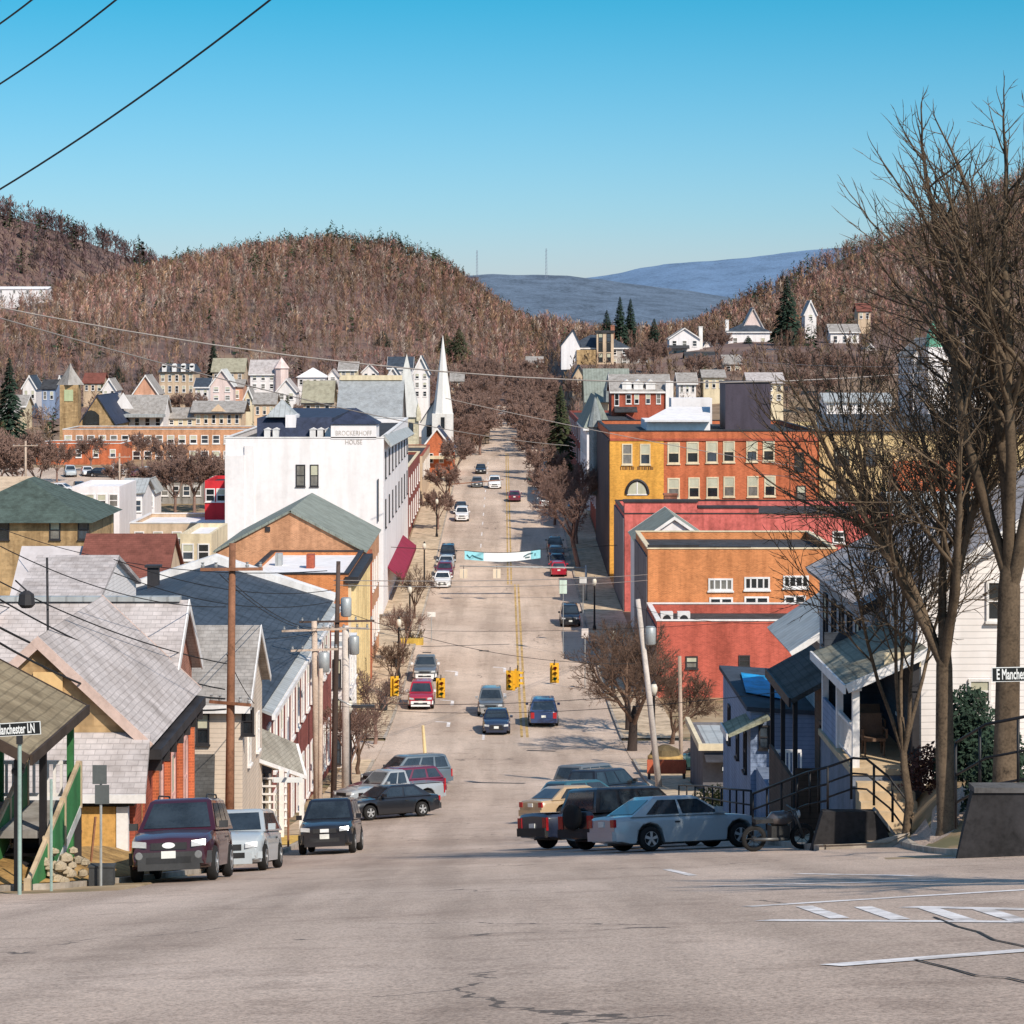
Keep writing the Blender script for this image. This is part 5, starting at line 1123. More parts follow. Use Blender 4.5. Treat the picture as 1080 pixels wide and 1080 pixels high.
def car(kind, name, label, colour, X, d, head, group=None, y=None, fascia=None, detail=1, dz=0.0, spare=False, rack=False, plate=True):
    L, W, H, rw, wb, cl, belt, nose, hood, tail, cbf, cbr, rf, rr = KIND[kind]
    f = Vector((math.cos(head), math.sin(head), 0))
    e = .9; gx = (T(X+f.x*e, d+f.y*e)-T(X-f.x*e, d-f.y*e))/(2*e); s_ = Vector((-f.y, f.x, 0)); gs = (T(X+s_.x*e, d+s_.y*e)-T(X-s_.x*e, d-s_.y*e))/(2*e)
    fx = Vector((f.x, f.y, gx)).normalized(); sy = Vector((s_.x, s_.y, gs)); up = fx.cross(sy).normalized(); sy = up.cross(fx)
    M = Matrix((fx, sy, up)).transposed()
    base = Vector((X, d, T(X, d)+.01+dz))
    r = thing(name, label, 'car' if kind != 'pickup' else 'truck', base, group, M.to_euler()); pm = colour
    xw = (wb/2+.04, -wb/2+.04)
    # body shell: lofted sections with wheel arches cut into the lower edge
    xs = sorted(set([-L/2, -L/2+.06, -L/2+.2, -L/2+.45, L/2-.45, L/2-.2, L/2-.06, L/2]+[x+dx for x in xw for dx in (-.5, -.43, -.34, -.22, 0, .22, .34, .43, .5)]+[cbf, cbr, (cbf+cbr)/2, cbf-.5]))
    ra = rw+.09
    def top(x):
        if x >= cbf: t = min(1, (x-cbf)/max(.01, L/2-cbf)); return lerp(hood, nose, t**2.2)
        if x <= cbr: t = min(1, (cbr-x)/max(.01, cbr+L/2)); return lerp(belt+.02, tail-.05, t) if kind != 'pickup' else tail
        return belt
    rings = []
    for x in xs:
        t = abs(2*x/L); w = W/2*(1-.16*t**7)-.01; arch = 0
        for c in xw:
            if abs(x-c) < ra: arch = max(arch, rw+math.sqrt(ra*ra-(x-c)**2))
        endf = 1 if abs(x) < L/2-.03 else 0
        lo = max(cl+(.06 if t > .9 else 0), arch); zt = top(x)-(0 if endf else .09); lo_b = lo+(0 if endf else .1)
        md = max(lo_b+.04, lerp(cl, zt, .52)); hi = max(md+.03, zt-.13); zt = max(zt, hi+.02)
        rings.append([(x, 0, max(cl, lo-.0)), (x, w*.84, lo_b), (x, w*.975, lo_b+.015), (x, w*1.0, md), (x, w*.975, hi), (x, w*.9, zt-.025), (x, w*.72, zt+.0), (x, 0, zt+.025)])
    mb = MB(); V = []; n = 8
    for rg in rings: V += rg+[(x, -y_, z) for x, y_, z in rg[1:-1]][::-1]
    k = 2*n-2; fs = []
    for i in range(len(rings)-1):
        for j in range(k): fs.append((i*k+j, i*k+(j+1) % k, (i+1)*k+(j+1) % k, (i+1)*k+j))
    fs.append(tuple(range(k))); fs.append(tuple(range((len(rings)-1)*k+k-1, (len(rings)-1)*k-1, -1)))
    mb.add(V, fs)
    # cabin: four levels so the roof edge rounds over
    wl, wt = W/2*.93, W/2*.74; zr = H-.07
    def lev(t): return (lerp(cbf, rf, t), lerp(cbr, rr, t), lerp(wl, wt, t), lerp(belt-.02, zr, t))
    lv = [lev(0), lev(1), (rf-.12, rr+.1, wt-.1, H-.012), (rf-.5, rr+.4, wt-.35, H)]
    V = []
    for a, b_, w, z in lv: V += [(a, w, z), (a, -w, z), (b_, -w, z), (b_, w, z)]
    fs = [(i*4+j, i*4+(j+1) % 4, i*4+4+(j+1) % 4, i*4+4+j) for i in range(3) for j in range(4)]+[(12, 13, 14, 15)]
    mb.add(V, fs)
    if kind == 'pickup':                              # hollow of the load bed
        mb.box(-L/2+.06, cbr-.1, -W/2+.12, W/2-.12, tail+.02, tail+.028)
    body = lpart(r, 'body', mb, pm)
    body.data.polygons.foreach_set('use_smooth', [True]*len(body.data.polygons)); 
    if d < 130:
        bv = body.modifiers.new('soft_edges', 'BEVEL'); bv.width = .035; bv.segments = 3; bv.limit_method = 'ANGLE'; bv.angle_limit = R(24); bv.harden_normals = False
    try: body.data.set_sharp_from_angle(angle=R(50 if d < 130 else 32))
    except Exception: pass
    def pane(nm, pts, par=None, off=.012, m=car_glass):
        p = [Vector(q) for q in pts]; nn = (p[1]-p[0]).cross(p[-1]-p[0]).normalized(); c = sum(p, Vector())/len(p)
        if nn.dot(c-Vector((lerp(cbf, cbr, .5), 0, lerp(belt, H, .3)))) < 0: nn = -nn
        q = [v+nn*off for v in p]; mb = MB(); mb.slab(q, .008) if False else mb.poly(*q); mb.poly(*[v-nn*.006 for v in q][::-1])
        return lpart(r, nm, mb, m)
    def pt(side, u, t):                                # on the cabin flank: u 0 front .. 1 rear
        a, b_, w, z = lev(t); return (lerp(a, b_, u), side*w, z)
    def fr(front, v, t): a, b_, w, z = lev(t); return (a if front else b_, v*w, z)
    pane('windscreen', [fr(1, -.88, .1), fr(1, .88, .1), fr(1, .84, .93), fr(1, -.84, .93)])
    pane('rear_window', [fr(0, .86, .14), fr(0, -.86, .14), fr(0, -.82, .92), fr(0, .82, .92)])
    cuts = {'sedan': [(.06, .46), (.5, .86)], 'hatch': [(.06, .44), (.48, .86)], 'suv': [(.06, .38), (.42, .68), (.72, .95)], 'wagon': [(.06, .38), (.42, .69), (.73, .95)], 'van': [(.08, .36), (.4, .66), (.7, .95)], 'pickup': [(.1, .52), (.57, .9)]}[kind]
    for sd in (-1, 1):
        for a, b_ in cuts: pane('side_window', [pt(sd, a, .1), pt(sd, b_, .1), pt(sd, min(b_, .97), .9), pt(sd, max(a, .05), .9)])
    # wheels
    for x in xw:
        for sd in (-1, 1):
            y0 = sd*(W/2-.1); mb = MB(); prof = [(rw*.62, -.1), (rw*.93, -.1), (rw, -.06), (rw, .06), (rw*.93, .1), (rw*.62, .1)]
            mb.lathe(prof, (x, y0, rw), 20, 'y'); ty = lpart(r, 'wheel', mb, tyre_m, True)
            mb = MB(); yo = y0+sd*.085; mb.lathe([(rw*.64, 0), (rw*.6, sd*.02), (rw*.54, sd*.005)], (x, yo, rw), 18, 'y'); mb.lathe([(rw*.2, 0), (rw*.15, sd*.03)], (x, yo, rw), 10, 'y')
            for q in range(5):
                a = 2*math.pi*q/5+.3; dx, dz_ = math.cos(a), math.sin(a); px_, pz_ = -dz_, dx
                i0, i1, ww = rw*.15, rw*.58, rw*.1
                mb.poly(*[(x+dx*i+px_*s, yo+sd*.022, rw+dz_*i+pz_*s) for i, s in ((i0, -ww), (i1, -ww*1.25), (i1, ww*1.25), (i0, ww))])
            lpart(ty, 'rim', mb, rim_m)
    if detail:
        xe = L/2
        # front: lamps, grille, bumper; rear: lamps, bumper, plates
        for sd in (-1, 1):
            mb = MB(); z0, z1 = nose-.155, nose-.035; y1 = sd*W/2*.84; y0 = sd*W/2*.52
            mb.slab([(xe+.012, y0, z0), (xe-.06, y1, z0+.02), (xe-.1, y1*1.0, z1+.03), (xe-.005, y0, z1)], -.05); lpart(r, 'headlight', mb, lamp_m)
            mb = MB(); zt = tail-.06; hgt = .2 if kind in ('sedan', 'hatch') else .38
            yy0, yy1 = sd*W/2*.62, sd*W/2*.86
            mb.box(-xe-.02, -xe+.06, min(yy0, yy1), max(yy0, yy1), zt-hgt-.05, zt-.05); lpart(r, 'tail_light', mb, tail_m)
            mb = MB(); mx = cbf-.28; mb.box(mx-.09, mx+.05, min(sd*W/2*.98, sd*(W/2+.16)), max(sd*W/2*.98, sd*(W/2+.16)), belt+.02, belt+.17); lpart(r, 'mirror', mb, fascia or pm)
            mb = MB(); mb.box(lerp(cbf, cbr, .5)-.16, lerp(cbf, cbr, .5)-.02, sd*W/2*.995-.012, sd*W/2*.995+.012, belt-.2, belt-.16); lpart(r, 'door_handle', mb, trim_m)
        mb = MB(); mb.box(xe-.02, xe+.022, -W*.21, W*.21, nose-.19, nose-.05); g = lpart(r, 'grille', mb, trim_m)
        mb = MB(); mb.slab([(xe+.05, -W/2*.72, cl-.02), (xe+.05, W/2*.72, cl-.02), (xe+.05, W/2*.72, nose-.24), (xe+.05, -W/2*.72, nose-.24)], .1); mb.slab([(xe+.05, W/2*.72, cl+.1), (xe-.22, W/2*.97, cl+.1), (xe-.22, W/2*.97, nose-.24), (xe+.05, W/2*.72, nose-.24)], .1); mb.slab([(xe+.05, -W/2*.72, nose-.24), (xe-.22, -W/2*.97, nose-.24), (xe-.22, -W/2*.97, cl+.1), (xe+.05, -W/2*.72, cl+.1)], .1); bp = lpart(r, 'front_bumper', mb, fascia or pm)
        mb = MB(); mb.box(xe+.03, xe+.056, -W*.26, W*.26, cl+.12, cl+.25); lpart(bp, 'air_intake', mb, trim_m)
        mb = MB(); mb.box(-xe-.07, -xe+.05, -W/2*.84, W/2*.84, cl+.1, cl+.34); lpart(r, 'rear_bumper', mb, fascia or (trim_m if sum(pm.node_tree.nodes['Principled BSDF'].inputs[0].default_value[:1]) >= 0 and pm in (blk_p, navy_p, grey_p) else pm))
        if plate:
            mb = MB(); mb.box(xe+.05, xe+.066, -.15, .15, cl+.22, cl+.37); lpart(r, 'licence_plate', mb, plate_m)
            mb = MB(); zz = .62 if kind not in ('sedan', 'hatch') else .66; mb.box(-xe-.03, -xe+.0, -.15, .15, zz, zz+.15); lpart(r, 'licence_plate', mb, plate_m)
        mb = MB(); mb.box(-L/2+.5, L/2-.5, -W/2*.8, W/2*.8, cl-.03, cl+.06); lpart(r, 'underbody', mb, trim_m)
    if rack:
        for sd in (-1, 1):
            mb = MB(); mb.tube([(rf-.3, sd*(wt-.14), H-.01), (rf-.4, sd*(wt-.14), H+.06), (rr+.3, sd*(wt-.14), H+.06), (rr+.2, sd*(wt-.14), H-.01)], .02, 5); lpart(r, 'roof_rail', mb, trim_m)
    if spare:
        mb = MB(); mb.lathe([(rw*.5, -xe-.2), (rw*.96, -xe-.18), (rw, -xe-.1), (rw*.96, -xe)], (0, 0, belt-.12), 20, 'x'); lpart(r, 'spare_wheel', mb, tyre_m, True)
    return r, g if detail else None
UPH = -math.pi/2; DNH = math.pi/2                     # nose towards the viewer / away
blk_p = paint('black', (.012, .012, .015)); navy_p = paint('navy', (.014, .022, .05)); dkred = paint('dark_red', (.045, .009, .016)); red_p = paint('red', (.36, .012, .03)); silver_p = paint('silver', (.42, .45, .47))
ice_p = paint('ice_blue', (.34, .385, .41)); white_p = paint('white', (.78, .76, .76)); grey_p = paint('grey', (.12, .13, .14)); gold_p = paint('gold', (.42, .3, .18)); green_p = paint('dark_green', (.012, .05, .05)); blue_p = paint('blue', (.02, .045, .13)); grey2_p = paint('pale_grey', (.3, .32, .34)); teal_p = paint('teal', (.03, .1, .13)); maroon_p = paint('maroon', (.13, .015, .04)); slate_p = paint('slate', (.1, .13, .16))
LG = 'vehicles parked nose uphill along the left kerb'; RG = 'vehicles parked nose-in along the right kerb'; MG = 'moving vehicles on the main street'
# near left
r, g = car('suv', 'parked_suv', 'dark red SUV with grey plastic bumper parked by the boarded porch', dkred, -6.95, 53.6, UPH-.01, LG, fascia=grey_plastic, rack=True)
mb = MB(); mb.lathe([(.1, 2.25), (.1, 2.262)], (0, 0, .755), 20, 'x'); em = lpart(g, 'emblem', mb, mat('emblem_white', (.75, .75, .75), .3, .05, 3)); em.scale = (1, 1.35, .62); em.location.z = .755*(1-.62)
for sd in (-1, 1):
    mb = MB(); mb.lathe([(.085, 2.27), (.07, 2.283)], (0, sd*.62, .55), 14, 'x'); lpart(r, 'fog_lamp', mb, mat('dull_lamp', (.2, .2, .2), .3, .1, 3))
car('hatch', 'parked_hatchback', 'silver hatchback parked directly behind the dark red SUV', silver_p, -6.6, 61.8, UPH-.05, LG)
r, g = car('suv', 'parked_suv', 'black SUV with bright chrome grille emblem nose uphill left of centre', blk_p, -5.6, 80.5, UPH-.03, LG)
mb = MB(); mb.box(2.24, 2.262, -.14, .14, .69, .8); lpart(g, 'emblem', mb, mat('emblem_white', ()))
# angled parking row on the left, below
car('sedan', 'parked_sedan', 'black sedan angled to the kerb below the pole cluster', blk_p, -5.1, 108, UPH-.95, 'vehicles parked at an angle on the left')
car('pickup', 'parked_pickup', 'pale silver pickup standing behind the black angled sedan', grey2_p, -5.3, 114.5, UPH-.95, 'vehicles parked at an angle on the left')
car('wagon', 'parked_wagon', 'maroon wagon between the silver pickup and slate wagon', maroon_p, -5.2, 119.5, UPH-1.0, 'vehicles parked at an angle on the left')
car('suv', 'parked_suv', 'slate grey SUV farthest of the angled cars on the left', slate_p, -4.9, 124.5, UPH-1.05, 'vehicles parked at an angle on the left')
# near right
r, g = car('sedan', 'parked_sedan', 'pale blue sedan with silver hubcaps beside the dark retaining wall', ice_p, 4.75, 66.2, .42, RG)
car('suv', 'parked_suv', 'black SUV with spare wheel on its tailgate by the pale blue sedan', blk_p, 3.85, 70.4, .62, RG, spare=True)
car('pickup', 'parked_pickup', 'black pickup with chrome rear bumper sticking out into the road', navy_p, 3.1, 74.5, .55, RG)
car('sedan', 'parked_sedan', 'tan gold sedan half hidden behind the black vehicles', gold_p, 3.0, 100, .62, RG)
car('hatch', 'parked_hatchback', 'dark teal hatchback beyond the tan gold sedan', teal_p, 3.5, 104.5, .7, RG)
car('suv', 'parked_suv', 'black SUV below the bare corner tree, nearer of two', blk_p, 4.75, 110.5, .9, RG)
car('suv', 'parked_suv', 'charcoal SUV farthest down the right angled row', grey_p, 4.3, 115.5, .9, RG)
car('sedan', 'parked_sedan', 'dark green sedan half behind the flat roofed shop', green_p, 10.9, 134, math.pi, RG)
# on the road
car('sedan', 'moving_car', 'navy sedan driving uphill in the centre lane, nearest to the crossing', navy_p, -.45, 157.5, UPH, MG)
car('suv', 'moving_car', 'dark SUV following close behind the navy sedan', grey_p, -.85, 167.5, UPH, MG, fascia=chrome)
car('van', 'moving_van', 'blue minivan driving away beyond the crossing', blue_p, 2.6, 162, DNH, MG)
PG = 'cars parked along the far left kerb'; QG = 'cars parked along the far right kerb'
car('suv', 'parked_suv', 'bright red SUV at left kerb below the yellow signals', red_p, -5.7, 171.5, UPH, PG, fascia=white_p)
car('pickup', 'parked_pickup', 'grey pickup with white front behind the red SUV', grey_p, -5.9, 187, UPH, PG, fascia=white_p)
car('sedan', 'parked_sedan', 'white sedan at front of the far left row', white_p, -6.15, 249, UPH, PG)
car('wagon', 'parked_wagon', 'maroon wagon second in the far left row', maroon_p, -6.1, 256.5, UPH, PG)
car('sedan', 'parked_sedan', 'silver sedan third in the far left row', silver_p, -6.1, 263, UPH, PG)
car('suv', 'parked_suv', 'black SUV last before the gap in the far left row', blk_p, -6.1, 270, UPH, PG)
car('suv', 'parked_suv', 'white SUV alone past the gap at left kerb', white_p, -5.25, 312, UPH, PG)
car('sedan', 'parked_sedan', 'dark sedan tucked behind the lone white SUV', blk_p, -5.6, 322, UPH, PG)
car('van', 'moving_van', 'white van coming from the far end of the street', white_p, -1.3, 362, UPH, MG)
car('sedan', 'moving_car', 'grey sedan left of the distant white van', grey_p, -3.9, 364, UPH, MG)
car('sedan', 'moving_car', 'black car farthest up the street', blk_p, -3.6, 392, UPH, MG)
car('sedan', 'moving_car', 'dark red sedan driving away at the street\'s far end', maroon_p, 1.5, 340, DNH, MG)
car('suv', 'parked_suv', 'black SUV with bright headlamps at right kerb near the street tree', blk_p, 5.9, 219, UPH, QG)
car('hatch', 'parked_hatchback', 'bright red hatchback parked facing away near the banner', red_p, 5.75, 258, DNH, QG)
car('sedan', 'parked_sedan', 'navy sedan parked past the red hatchback', navy_p, 5.75, 265, DNH, QG)
car('wagon', 'parked_wagon', 'slate wagon parked past the navy sedan', slate_p, 5.8, 272, DNH, QG)
car('suv', 'parked_suv', 'black SUV at the end of the row past the banner', blk_p, 5.8, 279, DNH, QG)
car('suv', 'parked_suv', 'white SUV under the leaning tree on the right', white_p, 5.6, 330, DNH, QG)
for i, (px, d, c, k, lab) in enumerate([(158, 285, white_p, 'sedan', 'white sedan by the white gabled garage'), (172, 282, blk_p, 'suv', 'black SUV in the car park, middle left'), (186, 286, silver_p, 'sedan', 'silver sedan in the middle of the car park'), (197, 288, navy_p, 'wagon', 'navy wagon beside the silver sedan'),
        (208, 284, white_p, 'van', 'white van at right end of the car park, near the red shop'), (166, 300, grey_p, 'sedan', 'grey sedan in the back row of the car park'), (180, 302, red_p, 'hatch', 'red hatchback in the back row of the car park'), (193, 303, blk_p, 'sedan', 'black sedan in the back row of the car park'),
        (104, 312, white_p, 'van', 'white van beyond the green roofed hall'), (120, 315, silver_p, 'suv', 'silver SUV right of the white van beyond the hall')]):
    car(k, 'parked_car', lab, c, PX(px, d), d, UPH+(.3 if i % 2 else -.2), 'cars in the car park', detail=0)

mb = grid([-86, -72, -60, -48, -36, -24], [336, 350, 364, 378, 392, 404], lambda x, y: T(x, y)+.05)
struct('parking_lot', mb, M_road)
lot = [(66, 352, white_p, 'sedan', 'white sedan, leftmost in the front row before the school'), (84, 350, blk_p, 'suv', 'black SUV second in the front row before the school'), (101, 353, silver_p, 'sedan', 'silver sedan third in the front row before the school'), (118, 351, red_p, 'hatch', 'red hatchback in the front row before the school'),
  (135, 352, navy_p, 'sedan', 'navy sedan right of the red hatchback before the school'), (152, 350, white_p, 'suv', 'white SUV toward the right in the front row before the school'), (199, 353, grey_p, 'sedan', 'grey sedan at the right end of the front row before the school'),
  (74, 384, silver_p, 'suv', 'silver SUV leftmost in the back row under the school wall'), (92, 386, white_p, 'sedan', 'white sedan in the back row under the school wall'), (108, 383, blk_p, 'sedan', 'black sedan in the back row under the school wall'), (124, 386, white_p, 'van', 'white van in the back row under the school wall'), (142, 384, maroon_p, 'sedan', 'maroon sedan in the back row under the school wall'), (160, 385, silver_p, 'hatch', 'silver hatchback right in the back row under the school wall')]
for i, (px, d, c, k, lab) in enumerate(lot): car(k, 'parked_car', lab, c, PX(px, d), d, UPH+(.25 if i % 3 else 1.3), 'cars in the school car park', detail=0, dz=.06)
# ------------------------------------------------------------------ poles, wires, signals, signs, walls, railings
wood_b = mat('brown_pole_wood', (.28, .13, .075), .9, .3, 1.5); wood_g = mat('weathered_pole_wood', (.5, .38, .3), .9, .25, 1.5); ins_m = mat('insulator_grey', (.3, .3, .3), .4, .1, 4)
wire_m = mat('wire_black', (.02, .02, .022), .7, .1, 3); wire_l = mat('wire_sheath', (.3, .26, .24), .6, .1, 3); galv = mat('galvanised_steel', (.42, .43, .43), .45, .15, 2, metal=.3); sig_y = mat('signal_yellow', (.75, .4, .03), .5, .1, 3)
def pole(label, X, d, ztop, r0, r1, m, arms=(), lean=(0, 0), transformer=None, group='utility poles', name='utility_pole'):
    b = Vector((X, d, T(X, d))); r = thing(name, label, 'pole', b, group)
    top = Vector((X+lean[0], d+lean[1], ztop)); mb = MB(); mb.tube([b-Vector((0, 0, .4)), b.lerp(top, .5), top], [r0, (r0+r1)/2, r1], 10); part(r, 'shaft', mb, m, True)
    for z, w, ang in arms:
        c = b.lerp(top, (z-b.z)/(top.z-b.z)); dx, dy = math.cos(ang)*w/2, math.sin(ang)*w/2
        mb = MB(); mb.tube([c+Vector((-dx, -dy-.16, 0)), c+Vector((dx, dy-.16, 0))], .065, 4); a = part(r, 'crossarm', mb, m)
        for t in (-.92, -.5, .5, .92):
            mb = MB(); q = c+Vector((dx*t, dy*t-.16, .06)); mb.lathe([(.05, 0), (.06, .06), (.03, .1), (.055, .15)], q, 8); part(a, 'insulator', mb, ins_m, base=b)
    if transformer:
        c = b.lerp(top, transformer); mb = MB(); mb.lathe([(.2, -.55), (.26, -.5), (.26, .3), (.2, .36)], c+Vector((.42, -.1, 0)), 14); mb.tube([c, c+Vector((.3, -.1, 0))], .04, 5); part(r, 'transformer', mb, galv, True)
    return r, top
pole('brown wooden utility pole with slanting dark arm beside the red house', -8.35, 75, PZ(574, 75), .15, .1, wood_b, [(PZ(601, 75), 1.9, .1), (PZ(742, 75), 1.5, -.5)], (.06, .4), None)
mb = MB()
pole('tallest dark utility pole of the cluster at left kerb', -8.15, 118, PZ(592, 118), .15, .1, mat('dark_pole_wood', (.09, .06, .05), .9, .2, 2), [(PZ(655, 118), 3.6, .15)], (.25, 0), .82)
pole('pale utility pole with square crossarm left in the cluster', -8.45, 112, PZ(655, 112), .17, .13, wood_g, [(PZ(664, 112), 3.0, .3), (PZ(685, 112), 2.2, .3)], (-.15, 0), .8)
pole('pale banded service pole right in the cluster', -7.75, 121, PZ(660, 121), .2, .17, mat('pale_pole', (.6, .52, .47), .85, .2, 1.5), [(PZ(662, 121), 2.4, -.2)], (0, 0), .9)
pole('thin pale pole at front of the cluster', -7.9, 106, PZ(705, 106), .11, .09, wood_g, [], (.05, 0), None)
pole('tall pale leaning pole before the dark corner tree', 7.75, 122, PZ(632, 122), .17, .12, mat('pale_pole', ()), [], (-1.1, 0), .82)
pole('slim tan pole in front of the plain red wall', 9.6, 133, PZ(692, 133), .12, .1, wood_g, [], (-.1, 0), None)
pole('thin dark service mast above the grey gabled roof', -11.75, 64, PZ(588, 64), .045, .03, M_dark_trim, [], (-.1, 0), None, 'service masts', 'service_mast')
pole('bare wooden pole among the trees at far left', PX(27, 300), 300, PZ(465, 300), .16, .12, wood_g, [(PZ(470, 300), 3, .2)], (0, 0))
pole('distant pole between the orange school and car park', PX(126, 330), 330, PZ(478, 330), .16, .12, wood_g, [(PZ(482, 330), 3, .1)], (0, 0))
pole('distant pole on the right slope below the mansion', PX(700, 500), 500, PZ(398, 500), .16, .12, wood_g, [(PZ(401, 500), 3, .1)], (0, 0))
# radio masts on the ridge
for i, (px, py0, py1, lab) in enumerate([(576, 262, 296, 'thin red and white radio mast on the far ridge'), (503, 264, 294, 'fainter thin radio mast at the left end of the far ridge')]):
    d = 4250; x = PX(px, d); z0, z1 = PZ(py1, d), PZ(py0, d); mb = MB()
    for k in range(3): a = k*2.094; mb.tube([(x+2*math.cos(a), d+2*math.sin(a), z0-15), (x+.8*math.cos(a), d+.8*math.sin(a), z1)], .35, 3)
    for k in range(9): z = z0+(z1-z0)*k/9; mb.tube([(x-2, d-1, z), (x+2, d-1, z+3)], .25, 3)
    solo('radio_mast', lab, 'mast', mb, mat('mast_paint', (.35, .36, .42), .8, .1, 2), (x, d, z0), 'radio masts')
def wire(label, a, b, sag, r=.012, m=None, group='overhead wires', n=16):
    a, b = Vector(a), Vector(b); pts = [a.lerp(b, i/n)-Vector((0, 0, sag*4*(i/n)*(1-i/n))) for i in range(n+1)]
    mb = MB(); mb.tube(pts, r, 5); return solo('overhead_wire', label, 'wire', mb, m or wire_m, a, group)
P_ = lambda px, py, d: P(px, py, d)
wire('longest of three dark wires crossing the sky at upper left', P_(-70, 240, 26), P_(340, -44, 21), .12, .010, group='sky wires')
wire('middle dark wire crossing the sky at upper left', P_(-60, 124, 24), P_(180, -48, 20), .08, .009, group='sky wires')
wire('shortest dark wire, in the topmost left corner of the sky', P_(-60, 62, 24), P_(90, -48, 20), .06, .009, group='sky wires')
wire('thick spliced cable sagging across the hillside and street', P_(-60, 312, 55), P_(1140, 372, 72), 1.35, .018, wire_l)
wire('thinner cable slanting down across the left hillside', P_(-60, 318, 60), P_(600, 470, 150), .6, .02, wire_l)
wire('cable from the hotel corner across to the yellow corner building', P_(470, 420, 215), P_(840, 492, 250), .3, .035, wire_l)
wire('lowest of the wires draped over the grey gabled roof', P_(-40, 640, 58), P_(237, 737, 74.5), .45, .03)
wire('middle wire draped over the grey gabled roof', P_(-40, 608, 58), P_(237, 727, 74.5), .4, .022)
wire('upper wire draped over the grey gabled roof', P_(-30, 598, 60), P_(239, 700, 74.7), .3, .018)
wire('short dark cable from the porch roof to the brown pole', P_(-30, 660, 54), P_(238, 748, 74.5), .6, .028)
wire('pair wire leaving the brown pole towards the pole cluster', P_(240, 610, 75), P_(345, 662, 118), .5, .014)
wire('second pair wire from the brown pole to the cluster', P_(232, 606, 75), P_(330, 664, 112), .4, .014)
wire('topmost street wire spanning between left cluster and orange wall', P_(352, 612, 118), P_(683, 606, 187), .2, .022, wire_l)
wire('second street wire spanning to the orange wall', P_(352, 617, 118), P_(683, 612, 187), .25, .02, wire_l)
wire('wire across the street just above the yellow signals', P_(350, 640, 118), P_(670, 700, 122), .75, .014)
wire('thin wire over the street through the turn arrows', P_(352, 662, 120), P_(800, 655, 110), .3, .01)
wire('thin wire falling from the pale leaning pole to the red wall', P_(668, 640, 122), P_(860, 655, 110), .4, .01)
wire('low thin wire crossing in front of the blue minivan', P_(360, 745, 121), P_(1000, 705, 66), .7, .011)
wire('thin wire crossing through the big tree at church height', P_(800, 382, 90), P_(1140, 378, 70), .2, .01, wire_l)
wire('thin wire crossing the tan block behind the big tree', P_(800, 500, 90), P_(1140, 508, 70), .15, .01, wire_l)
wire('thin wire slung from the porch house over the stone gable', P_(-30, 560, 60), P_(238, 640, 75), .5, .014)
wire('thin wire crossing above the long ridge of the near grey roof', P_(-30, 630, 70), P_(330, 668, 112), .7, .016)
wire('wire dipping from the brown pole to the cream house eave', P_(239, 690, 75), P_(268, 742, 85.3), .12, .014)
wire('wire pair crossing the navy slate roof to the cluster, upper', P_(120, 590, 90), P_(352, 622, 118), .6, .018)
wire('wire pair crossing the navy slate roof to the cluster, lower', P_(120, 604, 90), P_(352, 634, 118), .7, .018)
wire('cable spanning the car park and green hipped roof', P_(-30, 545, 150), P_(345, 602, 118), 1.2, .022)
# traffic signals on their span wire
sw = (P(358, 741, 121), P(672, 733, 123)); wire('span wire that carries the yellow traffic signals', sw[0], sw[1], .25, .016, group='signal span wires')
def signal(label, px, py, d, turn):
    c = P(px, py, d); r = thing('traffic_signal', label, 'signal', c, 'yellow traffic signals over the crossing', (0, 0, turn))
    r.scale = (.8, .8, .8); mb = MB(); mb.box(-.17, .17, -.11, .11, -.5, .5); lpart(r, 'housing', mb, sig_y)
    mb = MB(); mb.box(-.28, .28, -.015, .015, -.62, .62); o = lpart(r, 'backplate', mb, sig_y); o.location.y = .13
    for k, col in enumerate(((.25, .01, .01), (.3, .16, .01), (.01, .12, .05))):
        z = .32-k*.32; mb = MB(); mb.lathe([(.1, -.135), (.1, -.112)], (0, 0, z), 12, 'y'); ln = lpart(r, 'lens', mb, mat(['lens_red', 'lens_amber', 'lens_green'][k], col, .3, .05, 3))
        mb = MB(); pts = [(math.cos(t)*.13, math.sin(t)*.13) for t in [math.pi*q/8 for q in range(9)]]
        for (x0, z0), (x1, z1) in zip(pts[:-1], pts[1:]): mb.poly((x0, -.36, z+z0), (x1, -.36, z+z1), (x1, -.11, z+z1), (x0, -.11, z+z0))
        lpart(ln, 'visor', mb, sig_y)
    mb = MB(); mb.tube([(0, 0, .5), (0, 0, .85)], .03, 5); lpart(r, 'hanger', mb, trim_m)
for i, (px, py, d, t, lab) in enumerate([(417, 724, 122, .5, 'leftmost yellow traffic signal, before the bare kerb trees'), (465, 726, 122, .2, 'yellow traffic signal just right of the red SUV'), (538, 718, 122, -.2, 'yellow signal above the navy sedan, left of its pair'), (546, 716, 122.4, 1.3, 'yellow signal turned sideways beside another above the navy sedan'), (585, 710, 122, .1, 'yellow traffic signal above the blue minivan')]):
    signal(lab, px, py, d, t)
